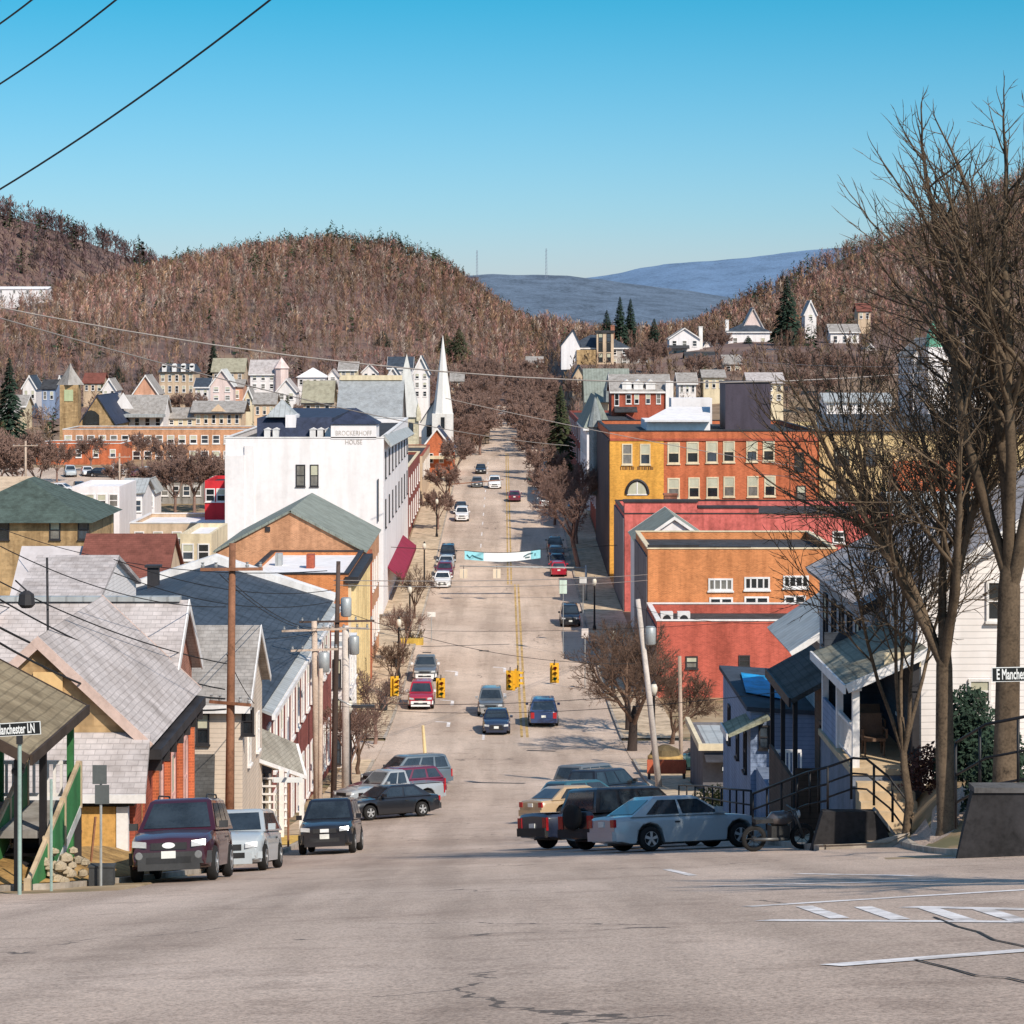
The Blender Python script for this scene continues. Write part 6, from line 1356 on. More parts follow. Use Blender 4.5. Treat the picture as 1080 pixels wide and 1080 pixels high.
# white backed signals farther down
for i, (px, lab) in enumerate(((489, 'pale signal box over the left lane below the banner'), (524, 'pale signal box over the road centre below the banner'))):
    c = P(px, 605, 236); t = thing('traffic_signal', lab, 'signal', c, 'pale backed signals below the banner'); mb = MB(); mb.box(-.36, .36, -.1, .1, -.45, .45); lpart(t, 'housing', mb, mat('pale_yellow_box', (.7, .58, .44), .6, .1, 3)); mb = MB(); mb.box(-.03, .03, -.125, -.1, -.4, .4); lpart(t, 'seam', mb, ins_m)
    mb = MB(); mb.tube([(0, 0, .45), (0, 0, .8)], .03, 5); lpart(t, 'hanger', mb, trim_m)
t = thing('signal_mast', 'grey signal mast arm reaching over the road under the banner', 'mast', (7.9, 236, T(7.9, 236)), 'signal masts'); mb = MB(); mb.tube([(7.9, 236, T(7.9, 236)), (7.9, 236, PZ(596, 236))], [.13, .1], 8); part(t, 'shaft', mb, galv, True); mb = MB(); mb.tube([(7.9, 236, PZ(599, 236)), (-4.2, 236, PZ(597, 236))], [.09, .05], 6); part(t, 'arm', mb, galv, True)
t = thing('signal_mast', 'brown signal mast arm farther along the street at left', 'mast', (-7.7, 350, T(-7.7, 350)), 'signal masts'); mb = MB(); mb.tube([(-7.7, 350, T(-7.7, 350)), (-7.7, 350, PZ(508, 350))], .1, 6); part(t, 'shaft', mb, wood_b); mb = MB(); mb.tube([(-7.7, 350, PZ(511, 350)), (0, 350, PZ(506, 350))], .07, 6); part(t, 'arm', mb, wood_b)
# banner over the street
bx0, bx1, bd = PX(490, 238.5), PX(570, 238.5), 238.5; t = thing('street_banner', 'white and pale blue banner hanging across the street', 'banner', P(530, 590, bd))
mb = MB(); n = 16; rows_ = []
for i in range(n+1):
    u = i/n; x = bx0+(bx1-bx0)*u; s = .45*4*u*(1-u)*.6; zt = PZ(581, bd)-s+.12*u; rows_.append((x, zt, zt-.82+.1*math.sin(u*9)*.2))
for a, b_ in zip(rows_[:-1], rows_[1:]): mb.poly((a[0], bd, a[1]), (b_[0], bd, b_[1]), (b_[0], bd, b_[2]), (a[0], bd, a[2]))
cl = part(t, 'cloth', mb, mat('banner_white', (.78, .82, .84), .8, .05, 1))
for lo, hi, dx in ((0, 4, 0), (14, 16, 0)):
    mb = MB()
    for a, b_ in zip(rows_[lo:hi], rows_[lo+1:hi+1]): mb.poly((a[0], bd-.02, a[1]), (b_[0], bd-.02, b_[1]), (b_[0], bd-.02, b_[2]), (a[0], bd-.02, a[2]))
    part(cl, 'colour_panel', mb, mat('banner_blue', (.3, .66, .74), .8, .1, 1), base=t.location)
mb = MB()                                            # dark strokes of the artwork, unreadable in the photo
for (u0, v0, u1, v1) in ((.03, .4, .07, .75), (.07, .75, .1, .4), (.1, .4, .15, .6), (.15, .6, .24, .8), (.78, .55, .84, .3), (.84, .3, .9, .25), (.93, .3, .93, .6), (.8, .7, .86, .68)):
    def q(u, v): i = min(n-1, int(u*n)); a, b_ = rows_[i], rows_[i+1]; f_ = u*n-i; x = lerp(a[0], b_[0], f_); zt = lerp(a[1], b_[1], f_); zb = lerp(a[2], b_[2], f_); return Vector((x, bd-.05, lerp(zt, zb, v)))
    mb.tube([q(u0, v0), q(u1, v1)], .05, 4)
part(cl, 'artwork', mb, mat('banner_ink', (.03, .12, .14), .8, .1, 2), base=t.location)
mb = MB(); mb.tube([(-10.9, bd, PZ(577, bd)), (bx0, bd, rows_[0][1])]+[(x, bd, z+.04) for x, z, _ in rows_]+[(11, bd, PZ(575, bd))], .03, 5); part(t, 'rope', mb, wire_m)
# lamp posts
def lamp(label, X, d, h=4.2, glob=True):
    b = Vector((X, d, T(X, d)+.1)); t = thing('street_lamp', label, 'street lamp', b, 'black street lamps'); mb = MB(); mb.lathe([(.16, -.2), (.16, .3), (.09, .5), (.065, h-.4), (.1, h-.35)], b, 10); part(t, 'post', mb, blk, True)
    mb = MB(); mb.lathe([(.08, h-.35), (.19, h-.1), (.2, h+.1), (.12, h+.3)], b, 12); part(t, 'lamp_globe', mb, mat('lamp_globe', (.66, .6, .5), .3, .05, 3), True); mb = MB(); mb.lathe([(.13, h+.3), (.03, h+.48)], b, 10); part(t, 'lamp_cap', mb, blk)
for X, d, lab in ((-7.75, 124, 'black street lamp nearest the pole cluster'), (-7.9, 186, 'black lamp on the left pavement by the cream columns'), (-7.9, 208, 'black lamp on the left pavement by the brick hall'), (-7.9, 246, 'black lamp beside the maroon awning'), (-7.9, 292, 'black lamp on the left pavement past the hotel'),
                  (8.3, 136, 'black lamp behind the yellow planter on the right'), (7.9, 178, 'black lamp at the red brick shop corner'), (7.9, 214, 'black lamp right of the parked black SUV'), (7.9, 282, 'black lamp beyond the banner on the right')): lamp(lab, X, d)
t = thing('cobra_lamp', 'long flat street light head on an arm from the pole cluster', 'street lamp', P(372, 745, 118)); mb = MB(); mb.tube([P(358, 738, 118.2), P(366, 742, 118), P(372, 745, 118)], .04, 6); part(t, 'arm', mb, galv); mb = MB(); a = P(383, 745, 118); mb.box(a.x-.55, a.x+.55, a.y-.16, a.y+.16, a.z-.05, a.z+.07); part(t, 'lamp_head', mb, mat('dark_lamp_head', (.05, .045, .045), .5, .1, 3))
t = thing('hanging_lamp', 'dark boxy lamp hanging from a wire above the grey roofs', 'lamp', P(28, 628, 57)); mb = MB(); c = P(28, 632, 57); mb.lathe([(.06, .2), (.17, .12), (.2, -.12), (.12, -.2)], c, 8); part(t, 'housing', mb, M_dark_trim); mb = MB(); mb.tube([c+Vector((0, 0, .2)), P(16, 612, 57)], .02, 5); part(t, 'bracket', mb, M_dark_trim)
# street name signs
SX = .46
def blade(label, px0, px1, pyc, d, h, txt, X, postm, tilt, zlow):
    x0, x1 = PX(px0, d), PX(px1, d); zc = PZ(pyc, d); b = Vector((X, d+.06, T(X, d)+.1)); t = thing('street_sign', label, 'street sign', b, 'street name signs')
    mb = MB(); mb.tube([b-Vector((0, 0, .3)), (X, d+.06, zc-.08)], .038, 8); part(t, 'post', mb, postm)
    cx_ = (x0+x1)/2; w = x1-x0
    mb = MB(); mb.box(-w/2, w/2, -.008, .008, -h/2, h/2); s = lpart(t, 'sign_border', mb, mat('sign_white', (.75, .75, .73), .5, .05, 3)); s.location = Vector((cx_, d, zc))-b; s.rotation_euler = (0, tilt, 0)
    mb = MB(); mb.box(-w/2+.014, w/2-.014, -.013, -.0085, -h/2+.014, h/2-.014); s2 = lpart(s, 'sign_face', mb, mat('sign_black', (.012, .014, .014), .5, .05, 3))
    text_mesh('lettering', txt, h*1.02, mat('sign_white', ()), s, (0, -.015, -.004), (math.pi/2, 0, 0), .001, SX, bold=.006)
    mb = MB(); mb.box(X-.05, X+.05, d-.01, d+.12, zc-h/2-.16, zc-h/2-.002); part(t, 'bracket', mb, trim_m)
    return t
blade('black street sign lettered Manchester LN at left edge', -10, 43, 769, 46.6, .25, 'Manchester LN', PX(20, 46.6), mat('green_grey_post', (.3, .4, .36), .6, .15, 2), -.06, 0)
blade('black street sign lettered E Manchester LN at right edge', 1046, 1106, 711, 47.5, .28, 'E Manchester LN', PX(1090, 47.5), galv, -.02, 0)
t = thing('sign_post', 'slim galvanised post standing before the green stair', 'post', (PX(54, 47.8), 47.8, T(PX(54, 47.8), 47.8)+.1)); mb = MB(); mb.tube([t.location-Vector((0, 0, .2)), P(54, 822, 47.8)], .03, 6); part(t, 'post', mb, mat('green_grey_post', ()))
x = PX(106, 50.2); t = thing('traffic_sign', 'grey back of two stacked signs on a post beside the yard', 'sign', (x, 50.2, T(x, 50.2)+.1)); mb = MB(); mb.tube([(x, 50.25, T(x, 50.2)-.1), (x, 50.25, PZ(808, 50.2))], .028, 6); part(t, 'post', mb, galv)
for z0, z1, dx in ((807, 827, -.02), (828, 848, .03)):
    mb = MB(); mb.box(x-.145+dx, x+.145+dx, 50.2, 50.22, PZ(z1, 50.2), PZ(z0, 50.2)); part(t, 'sign_back', mb, mat('sign_back_grey', (.1, .11, .11), .5, .1, 2))
x = PX(304, 84); t = thing('street_sign', 'white street name blades on a dark post by the cream house', 'street sign', (x, 84, T(x, 84)+.1), 'street name signs'); mb = MB(); mb.tube([t.location-Vector((0, 0, .2)), (x, 84, PZ(820, 84))], .04, 6); part(t, 'post', mb, wood_b)
mb = MB(); mb.box(x-.5, x+.5, 83.93, 83.95, PZ(825, 84), PZ(819.5, 84)); part(t, 'sign_blade', mb, mat('sign_white', ())); mb = MB(); mb.box(x-.02, x+.0, 83.6, 84.5, PZ(819, 84), PZ(814, 84)); part(t, 'sign_blade', mb, mat('sign_white', ()))
x = PX(772, 112); t = thing('one_way_sign', 'black one way sign with white arrow pointing right at the shop', 'sign', (x, 112, T(x, 112))); mb = MB(); mb.tube([(x, 112.05, T(x, 112)-.2), (x, 112.05, PZ(806, 112))], .03, 6); part(t, 'post', mb, galv)
mb = MB(); z = PZ(811, 112); mb.box(x-.48, x+.48, 112, 112.015, z-.17, z+.17); sf = part(t, 'sign_face', mb, mat('sign_black', ()))
mb = MB(); mb.poly(*[(x+a, 111.985, z+c) for a, c in ((-.43, -.085), (.2, -.085), (.2, -.14), (.45, 0), (.2, .14), (.2, .085), (-.43, .085))]); ar = part(sf, 'arrow', mb, mat('sign_white', ()), base=t.location)
text_mesh('lettering', 'ONE WAY', .16, mat('sign_black', ()), sf, Vector((x-.08, 111.978, z))-t.location, (math.pi/2, 0, 0), .001, .8)
# small signs and boxes along the pavements
for px, py, d, w, h, c, lab in ((590, 530, 330, .9, .9, (.7, .68, .62), 'pale square sign by the leaning tree'), (603, 531, 300, .9, .7, (.12, .35, .6), 'blue shop sign on the right pavement'), (563, 505, 345, 1.6, .5, (.1, .45, .35), 'green street sign board over the far crossing'), (594, 619, 200, .6, 1.1, (.6, .72, .62), 'white and green sign panel near the black SUV'),
        (615, 612, 205, .6, .5, (.7, .68, .66), 'white notice sign right of the green panel'), (617, 668, 180, .5, .7, (.7, .6, .55), 'pale sign by the corner tree'), (455, 648, 207, .7, .4, (.72, .7, .66), 'white board above the yellow planter on left kerb')):
    x = PX(px, d); t = thing('kerb_sign', lab, 'sign', (x, d, T(x, d)+.1), 'signs along the pavements'); mb = MB(); mb.tube([t.location, (x, d+.05, PZ(py, d)+h/2)], .035, 5); part(t, 'post', mb, galv); mb = MB(); mb.box(x-w/2, x+w/2, d, d+.03, PZ(py, d)-h/2, PZ(py, d)+h/2); part(t, 'panel', mb, mat('sign_colour_'+lab.split()[0]+str(px), c, .5, .1, 2))
# yellow traffic bump of planter at left kerb, yellow bin on the right, yellow kerb
x = -7.6; t = thing('planter', 'low yellow planter with dry stalks at the left kerb', 'planter', (x, 206, T(x, 206)+.12)); mb = MB(); mb.box(x-1.1, x+.9, 205.4, 206.6, T(x, 206), T(x, 206)+.5); part(t, 'box', mb, mat('kerb_yellow', (.6, .4, .08), .8, .2, 2)); mb = MB()
for k in range(30): a = rng.uniform(-1, .8); mb.tube([(x+a, 206, T(x, 206)+.5), (x+a+rng.uniform(-.5, .5), 206+rng.uniform(-.3, .3), T(x, 206)+rng.uniform(.8, 1.4))], .03, 3)
part(t, 'stalks', mb, mat('dry_stalks', (.14, .1, .05), .9, .3, 2))
mb = strip([((-8.85, y), (-7.45, y)) for y in (86, 88, 90, 92, 94)], .15); struct('pavement_patch', mb, mat('yellow_pavement', (.62, .4, .1), .9, .2, .8))
x, d = 8.6, 131; t = thing('concrete_planter', 'round yellow and tan planter behind the leaning pole', 'planter', (x, d, T(x, d)+.1)); mb = MB(); mb.lathe([(.7, -.1), (.9, .3), (.95, .9), (.85, 1.0)], t.location, 16); part(t, 'tub', mb, mat('ochre_tub', (.45, .28, .1), .9, .3, 2)); mb = MB(); mb.lathe([(.85, .95), (.7, 1.3), (.2, 1.5)], t.location, 10); part(t, 'soil_mound', mb, mat('dry_stalks', ()))
x, d = 8.7, 127; t = thing('red_barrier', 'low orange red barrier near the dark green sedan', 'barrier', (x, d, T(x, d)+.1)); mb = MB(); mb.box(x-1.3, x+.7, d-.1, d+.1, t.location.z+.3, t.location.z+1.0); part(t, 'panel', mb, mat('barrier_orange', (.5, .12, .06), .8, .2, 2))
for dx in (-1.2, .6): mb = MB(); mb.box(x+dx-.06, x+dx+.06, d-.25, d+.25, t.location.z-.1, t.location.z+.3); part(t, 'leg', mb, M_dark_trim)
x, d = PX(449, 139), 139; t = thing('marker_post', 'slim cream marker post standing beyond the angled cars', 'post', (x, d, T(x, d))); mb = MB(); mb.tube([t.location, P(446, 765, 139)], [.11, .08], 8); part(t, 'post', mb, mat('pale_yellow_stone', ()))

# ---- retaining walls, railings and steps on the near right
mb = MB()
def wprof(y): return 0
b0 = [(7.15, 56.2), (9.35, 56.2)]
q = lambda px, py, d: P(px, py, d)
tl, tr = q(868, 856, 58), q(927, 856, 58); bl, br = q(846, 905, 58), q(958, 903, 58)
bl.z = min(bl.z, T(bl.x, 58))-.6; br.z = min(br.z, T(br.x, 58))-.6
dv = Vector((0, .32, 0)); f_ = [bl, br, tr, tl]; bk = [p+dv for p in f_]
mb.add(f_+bk, [(0, 1, 2, 3), (7, 6, 5, 4), (0, 4, 5, 1), (1, 5, 6, 2), (2, 6, 7, 3), (3, 7, 4, 0)])
t = thing('retaining_wall', 'dark concrete stair wall with sloped end by the pale blue sedan', 'wall', ((bl.x+br.x)/2, 58, T(8, 58)), 'retaining walls'); part(t, 'wall', mb, mat('shade_black_concrete', (.03, .028, .03), .95, .4, .9))  # near-black colour stands in for the shade on this wall
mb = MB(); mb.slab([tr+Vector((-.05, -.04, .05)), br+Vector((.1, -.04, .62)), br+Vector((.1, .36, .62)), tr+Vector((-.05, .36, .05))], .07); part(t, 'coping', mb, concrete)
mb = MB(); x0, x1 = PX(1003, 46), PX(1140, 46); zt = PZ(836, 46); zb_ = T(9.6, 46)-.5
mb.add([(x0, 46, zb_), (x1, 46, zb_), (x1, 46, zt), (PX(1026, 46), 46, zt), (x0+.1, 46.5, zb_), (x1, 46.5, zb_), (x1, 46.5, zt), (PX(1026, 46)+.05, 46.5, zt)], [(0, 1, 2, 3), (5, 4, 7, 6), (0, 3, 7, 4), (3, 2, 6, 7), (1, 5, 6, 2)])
t = thing('retaining_wall', 'tall dark concrete wall in shade at the lower right edge', 'wall', (10.5, 51.5, T(10, 51)), 'retaining walls'); part(t, 'wall', mb, mat('shade_black_concrete', ()))  # same near-black, shade put into the wall colour
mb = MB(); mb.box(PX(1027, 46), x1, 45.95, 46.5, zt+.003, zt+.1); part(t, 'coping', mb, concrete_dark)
def railing(label, pts, n, h, d_off=0, rails=(1, .62, .25), group='black pipe railings', drop=None):
    """pts: top rail in pixels at a distance; posts go down h metres"""
    P3 = [P(a, b_, c) for a, b_, c in pts]; t = thing('railing', label, 'railing', P3[0]-Vector((0, 0, h)), group)
    L = [0]
    for a, b_ in zip(P3[:-1], P3[1:]): L.append(L[-1]+(b_-a).length)
    def at(s):
        s *= L[-1]
        for i in range(len(L)-1):
            if s <= L[i+1]+1e-6: return P3[i].lerp(P3[i+1], (s-L[i])/max(1e-6, L[i+1]-L[i]))
        return P3[-1]
    for k in rails:
        mb = MB(); mb.tube([p-Vector((0, 0, h*(1-k))) for p in P3], .032 if k == 1 else .026, 6); part(t, 'rail', mb, blk, True)
    for i in range(n+1):
        p = at(i/n); mb = MB(); mb.tube([p, p-Vector((0, 0, h))], .03, 6); part(t, 'post', mb, blk, True)
    return t
railing('black pipe railing curving down beside the tan porch steps', [(873, 809, 58.1), (900, 799.5, 58.1), (914, 800.5, 58.1), (938, 820, 57.8), (958, 846, 57.5), (960, 872, 57.5)], 5, .95)
railing('black pipe railing climbing from the sedan towards the dark wall', [(794, 837, 62), (820, 827, 61), (850, 815, 60), (873, 809, 58.4)], 6, 1.05)
railing('thin brown railing before the shop\'s yellow bush', [(716, 828, 92), (745, 829, 84), (768, 832, 78), (792, 834, 70)], 9, .9, rails=(1, .55, .1))
railing('black three bar railing above the tall dark wall', [(1008, 783, 50), (1040, 764, 49), (1120, 748, 48)], 3, 1.75, rails=(1, .62, .3))
# motorbike by the wall, its shade put into the dark paint and metal
bx, by = PX(822, 59.5), 59.8; t = thing('motorbike', 'black motorbike parked against the dark stair wall', 'motorbike', (bx, by, T(bx, by)), None, (0, 0, .25))
for x in (-.62, .62):
    mb = MB(); mb.lathe([(.23, -.04), (.3, -.05), (.32, 0), (.3, .05), (.23, .04), (.23, -.04)], (x, 0, .32), 18, 'y', False); w_ = lpart(t, 'wheel', mb, tyre_m, True); mb = MB(); mb.lathe([(.23, -.02), (.21, -.03), (.21, .03), (.23, .02)], (x, 0, .32), 14, 'y', False); mb.lathe([(.06, -.05), (.06, .05)], (x, 0, .32), 10, 'y')
    for q_ in range(8): a = q_*.785; mb.tube([(x, 0, .32), (x+.22*math.cos(a), 0, .32+.22*math.sin(a))], .008, 3)
    lpart(w_, 'rim', mb, trim_m)
mb = MB(); mb.lathe([(.04, -.38), (.17, -.25), (.19, .05), (.1, .25), (.02, .3)], (0, 0, 0), 12, 'x'); tk = lpart(t, 'fuel_tank', mb, paint('shade_grey', (.07, .06, .06)), True); tk.location = (.1, 0, .78)
mb = MB(); mb.box(-.62, -.12, -.14, .14, .7, .8); lpart(t, 'saddle', mb, trim_m); mb = MB(); mb.box(-.22, .25, -.15, .15, .26, .62); lpart(t, 'engine', mb, mat('shade_engine_grey', (.05, .05, .05), .5, .2, 4, metal=.4))
mb = MB(); mb.tube([(.62, .08, .32), (.4, .08, .95)], .03, 6); mb.tube([(.62, -.08, .32), (.4, -.08, .95)], .03, 6); mb.tube([(.36, -.36, 1.02), (.4, 0, .97), (.36, .36, 1.02)], .02, 6); lpart(t, 'handlebar', mb, mat('shade_dark_metal', (.12, .12, .12), .4, .1, 3, metal=.5), True)
mb = MB(); mb.lathe([(.02, .42), (.1, .46), (.1, .54)], (0, 0, .86), 12, 'x'); lpart(t, 'headlight', mb, lamp_m); mb = MB(); mb.tube([(.2, -.17, .3), (-.7, -.2, .34)], .04, 8); lpart(t, 'exhaust', mb, mat('shade_dark_metal', ()), True)
# yard fence stakes, stone pile and bin at left
for x, d, h, lab in ((PX(95, 54), 54, 1.0, 'taller dark stake stuck in the tan yard'), (PX(80, 55.5), 55.5, .7, 'shorter dark stake stuck in the tan yard')):
    mb = MB(); z = T(x, d)+.45; mb.tube([(x, d, z-.2), (x+.12, d, z+h)], .03, 5); solo('stake', lab, 'stake', mb, wood_b, (x, d, z), 'yard stakes')
mb = MB(); x, d = PX(66, 50.2), 50.2; z = T(x, d)+.3
for k in range(26):
    a = Vector((x+rng.uniform(-.42, .42), d+rng.uniform(-.4, .4), z+rng.uniform(-.1, .42))); s = rng.uniform(.08, .15); mb.lathe([(.01, -s*.8), (s, -s*.3), (s*.9, s*.4), (.01, s*.8)], a, 6)
solo('stone_pile', 'rounded pile of pale stones at the foot of the green stair', 'stone pile', mb, mat('field_stone', (.42, .34, .24), .95, .4, 4), (x, d, z))
x, d = PX(108, 50.6), 50.6; t = thing('yard_vent_box', 'low dark grey utility box at the base of the sign', 'box', (x, d, T(x, d))); mb = MB(); z = T(x, d)+.28; mb.box(x-.26, x+.24, d-.14, d+.14, z-.25, z+.14); mb.box(x-.28, x+.26, d-.16, d+.16, z+.14, z+.17); part(t, 'box', mb, mat('box_dark_grey', (.06, .062, .065), .7, .2, 2))
x = PX(1, 1)
# person and bicycle-like small figures on the far left pavement are too small to read; a few bollards and bins instead stand along the left kerb
for i, (X, d) in enumerate(((-8.2, 168), (-8.2, 176), (-8.3, 192), (-8.3, 214))):
    t = thing('litter_bin', ['dark litter bin by the orange block corner', 'dark litter bin by the cream columns', 'dark litter bin halfway past the brick hall', 'dark litter bin before the maroon awning'][i], 'bin', (X, d, T(X, d)+.13), 'dark litter bins'); mb = MB(); mb.lathe([(.24, 0), (.3, .1), (.3, .9), (.2, 1.0)], t.location, 10); part(t, 'drum', mb, trim_m)
# ------------------------------------------------------------------ individual trees
bark_grey = mat('grey_brown_bark', (.12, .088, .062), .95, .45, 2.2)
bark_mott = mat('mottled_bark', (.125, .088, .058), .95, .5, 2.0)
bark_twig = mat('brown_twig_bark', (.115, .077, .052), .95, .35, 1.2)
bark_dark = mat('dark_bark', (.075, .052, .04), .95, .35, 1.2); bark_tan = mat('sunlit_bark', (.17, .115, .06), .95, .4, 1.3); bark_mauve = mat('mauve_bark', (.25, .155, .125), .95, .3, 1.0); bark_brown = mat('brown_bark', (.165, .1, .07), .95, .35, 1.2)
def grow(mb, p, d, ln, r, depth, q, cfg, kids=True):
    """one limb: a wandering tapering tube with side shoots"""
    n = 5 if depth > 2 else (4 if depth > 0 else 3); pts = [p]; rad = [r]; dirs = [d]
    rt = r*(.5 if depth else .25)
    for i in range(n):
        d = (d+Vector((q.gauss(0, 1), q.gauss(0, 1), q.gauss(0, .7)))*cfg['wob']*(1.6 if depth < 2 else 1)+Vector((0, 0, cfg['up']))*(.5 if depth < cfg['depth'] else .2)).normalized()
        p = p+d*ln/n; pts.append(p); rad.append(r+(rt-r)*(i+1)/n); dirs.append(d)
    mb.tube(pts, rad, 7 if r > .12 else (5 if r > .05 else 3), False)
    if depth == 0: return
    k = cfg['kids'][cfg['depth']-depth]
    for i in range(k):
        u = cfg['lo'] + (1-cfg['lo'])*(i+q.random()*.8)/k if depth < cfg['depth'] or cfg.get('even') else .45+.55*(i+.6*q.random())/k
        j = min(n-1, int(u*n)); t = u*n-j; b = pts[j].lerp(pts[j+1], t); rb = rad[j]+(rad[j+1]-rad[j])*t
        ax = dirs[j+1].orthogonal(); a = Matrix.Rotation(q.uniform(0, 6.28), 3, dirs[j+1]) @ ax; ang = R(q.uniform(*cfg['ang']))
        nd_ = (dirs[j+1]*math.cos(ang)+a*math.sin(ang)).normalized()
        grow(mb, b, nd_, ln*q.uniform(*cfg['len'])*(1.1-.35*u), max(cfg['rmin'], rb*q.uniform(.5, .7)), depth-1, q, cfg)
    if depth < cfg['depth'] or True: grow(mb, pts[-1], dirs[-1], ln*cfg['len'][0]*.9, max(cfg['rmin'], rad[-1]), depth-1, q, cfg)
def bare_tree(label, X, d, h, m, seed, cfg, group=None, stems=1, spread=.1, r0=.2, lean=(0, 0), trunk_h=.25, mt=None, z=None, name='bare_tree'):
    q = random.Random(seed); b = Vector((X, d, (T(X, d) if z is None else z))); t = thing(name, label, 'tree', b, group)
    tm = MB(); cm = MB()
    for s in range(stems):
        a = q.uniform(0, 6.28) if stems > 1 else 0; sp = spread if stems > 1 else 0
        dr = Vector((math.cos(a)*sp+lean[0], math.sin(a)*sp*.6+lean[1], 1)).normalized()
        p0 = b+Vector((math.cos(a)*r0*1.2*(stems > 1), math.sin(a)*r0*(stems > 1), -.3))
        th = h*trunk_h*q.uniform(.85, 1.15); mid = p0+dr*th*.5+Vector((q.gauss(0, .05), q.gauss(0, .05), 0)); tip = p0+dr*th
        tm.tube([p0, p0+dr*.35, mid, tip-dr*.3, tip+dr*.35, tip+dr*.8], [r0*1.5, r0*1.05, r0*.92, r0*.82, r0*.6, r0*.3], 10, False)
        for k in range(cfg['tops']):
            aa = 2*math.pi*(k+q.random()*.6)/cfg['tops']; sp2 = cfg['top_spread']*q.uniform(.5, 1.2)*(0 if cfg['tops'] == 1 else 1)
            dd = (dr+Vector((math.cos(aa)*sp2, math.sin(aa)*sp2, 0))).normalized()
            grow(cm, tip-dr*(.1 if r0 < .2 else .45*q.random()+.1), dd, h*cfg['l0'], r0*(.78 if cfg['tops'] == 1 else .5), cfg['depth'], q, cfg)
    part(t, 'trunk', tm, mt or m, True); part(t, 'crown', cm, m, True)
    return t
bark_grey = mat('grey_brown_bark', (.12, .088, .062), .95, .45, 2.2)
bark_twig = mat('brown_twig_bark', (.095, .063, .043), .95, .35, 1.2)
bark_twig = mat('brown_twig_bark', (.095, .063, .043), .95, .35, 1.2)
BIG = dict(depth=4, kids=[8, 5, 4, 1], wob=.075, up=.1, lo=.12, ang=(18, 46), len=(.42, .66), rmin=.0105, tops=5, top_spread=.44, l0=.36)
bare_tree('big many limbed bare tree with mottled trunk before the white house', 9.95, 55.2, 14.3, bark_mott, 12, dict(BIG, tops=6), None, 1, 0, .23, (-.02, 0), .3)
bare_tree('tall bare tree with thick tan trunk at right picture edge', 10.92, 53.8, 17.4, bark_mott, 5, dict(BIG, tops=5, top_spread=.3, l0=.4), None, 1, 0, .3, (.02, 0), .34)
bare_tree('slender bare tree leaning left in front of the white house', 9.35, 57.2, 13, bark_mott, 23, dict(BIG, tops=5, top_spread=.4), None, 1, 0, .11, (-.025, .02), .16)
bare_tree('bare tree spreading behind the brown house roof', 15.4, 86, 15, bark_twig, 31, dict(BIG, tops=5, top_spread=.5), None, 1, 0, .18, (-.05, 0), .22)
bare_tree('bare tree rising behind the white house gable', 14.6, 69.5, 18, bark_twig, 37, dict(BIG, tops=4, top_spread=.4), None, 1, 0, .2, (0, 0), .25)
bare_tree('bare roadside tree whose long shadow lies across the parking stripes', 12.9, 24.6, 11.4, bark_dark, 9, dict(BIG, depth=3, tops=4, kids=[5, 4, 2], top_spread=.3, rmin=.03), None, 1, 0, .5, (0, 0), .55)
STREET = dict(depth=4, kids=[7, 6, 5, 4], wob=.11, up=.1, lo=.15, ang=(22, 52), len=(.42, .68), rmin=.013, tops=4, top_spread=.6, l0=.32)
bare_tree('broad dark bare tree on the right corner by the pale leaning pole', 7.6, 146, 11.4, bark_brown, 41, STREET, 'bare street trees on the right', 1, 0, .3, (.05, 0), .2, mat('dark_trunk', (.05, .035, .03), .95, .3, 1.5))
bare_tree('second dark bare tree behind the corner one', 8.0, 157, 11.4, bark_brown, 42, STREET, 'bare street trees on the right', 1, 0, .24, (-.05, 0), .2, mat('dark_trunk', ()))
bare_tree('low spreading bare tree before the plain red wall', 10.2, 150, 8.5, bark_brown, 43, dict(STREET, top_spread=1.0), 'bare street trees on the right', 1, 0, .16, (.15, 0), .15)
LEFTS = dict(STREET, kids=[5, 5, 4, 2], rmin=.014, top_spread=.55, ang=(25, 50))
for i, (X, d, h, lab) in enumerate([(-7.9, 127, 7.2, 'bare kerb tree nearest the black lamp on the left'), (-7.75, 132, 6.6, 'second bare kerb tree, right of the first on the left pavement'), (-7.8, 150, 7.0, 'bare kerb tree at the left crossing corner'), (-7.9, 176, 6.5, 'thin bare tree before the cream columns'), (-7.9, 194, 7.5, 'thin bare tree by the brick hall'), (-8, 222, 7.5, 'bare tree just short of the maroon awning')]):
    bare_tree(lab, X, d, h, [bark_mauve, bark_brown][i % 2], 60+i, LEFTS, 'bare kerb trees on the left', 1, 0, .12, (0, 0), .22)
bare_tree('bare tree leaning out over the road beyond the banner', 8.1, 262, 14, bark_mauve, 71, dict(STREET, top_spread=.8, rmin=.022), 'bare street trees on the right', 1, 0, .26, (-.22, 0), .3)
bare_tree('upright bare tree behind the leaning one', 8.4, 285, 15, bark_mauve, 72, dict(STREET, rmin=.024), 'bare street trees on the right', 1, 0, .24, (.03, 0), .25)
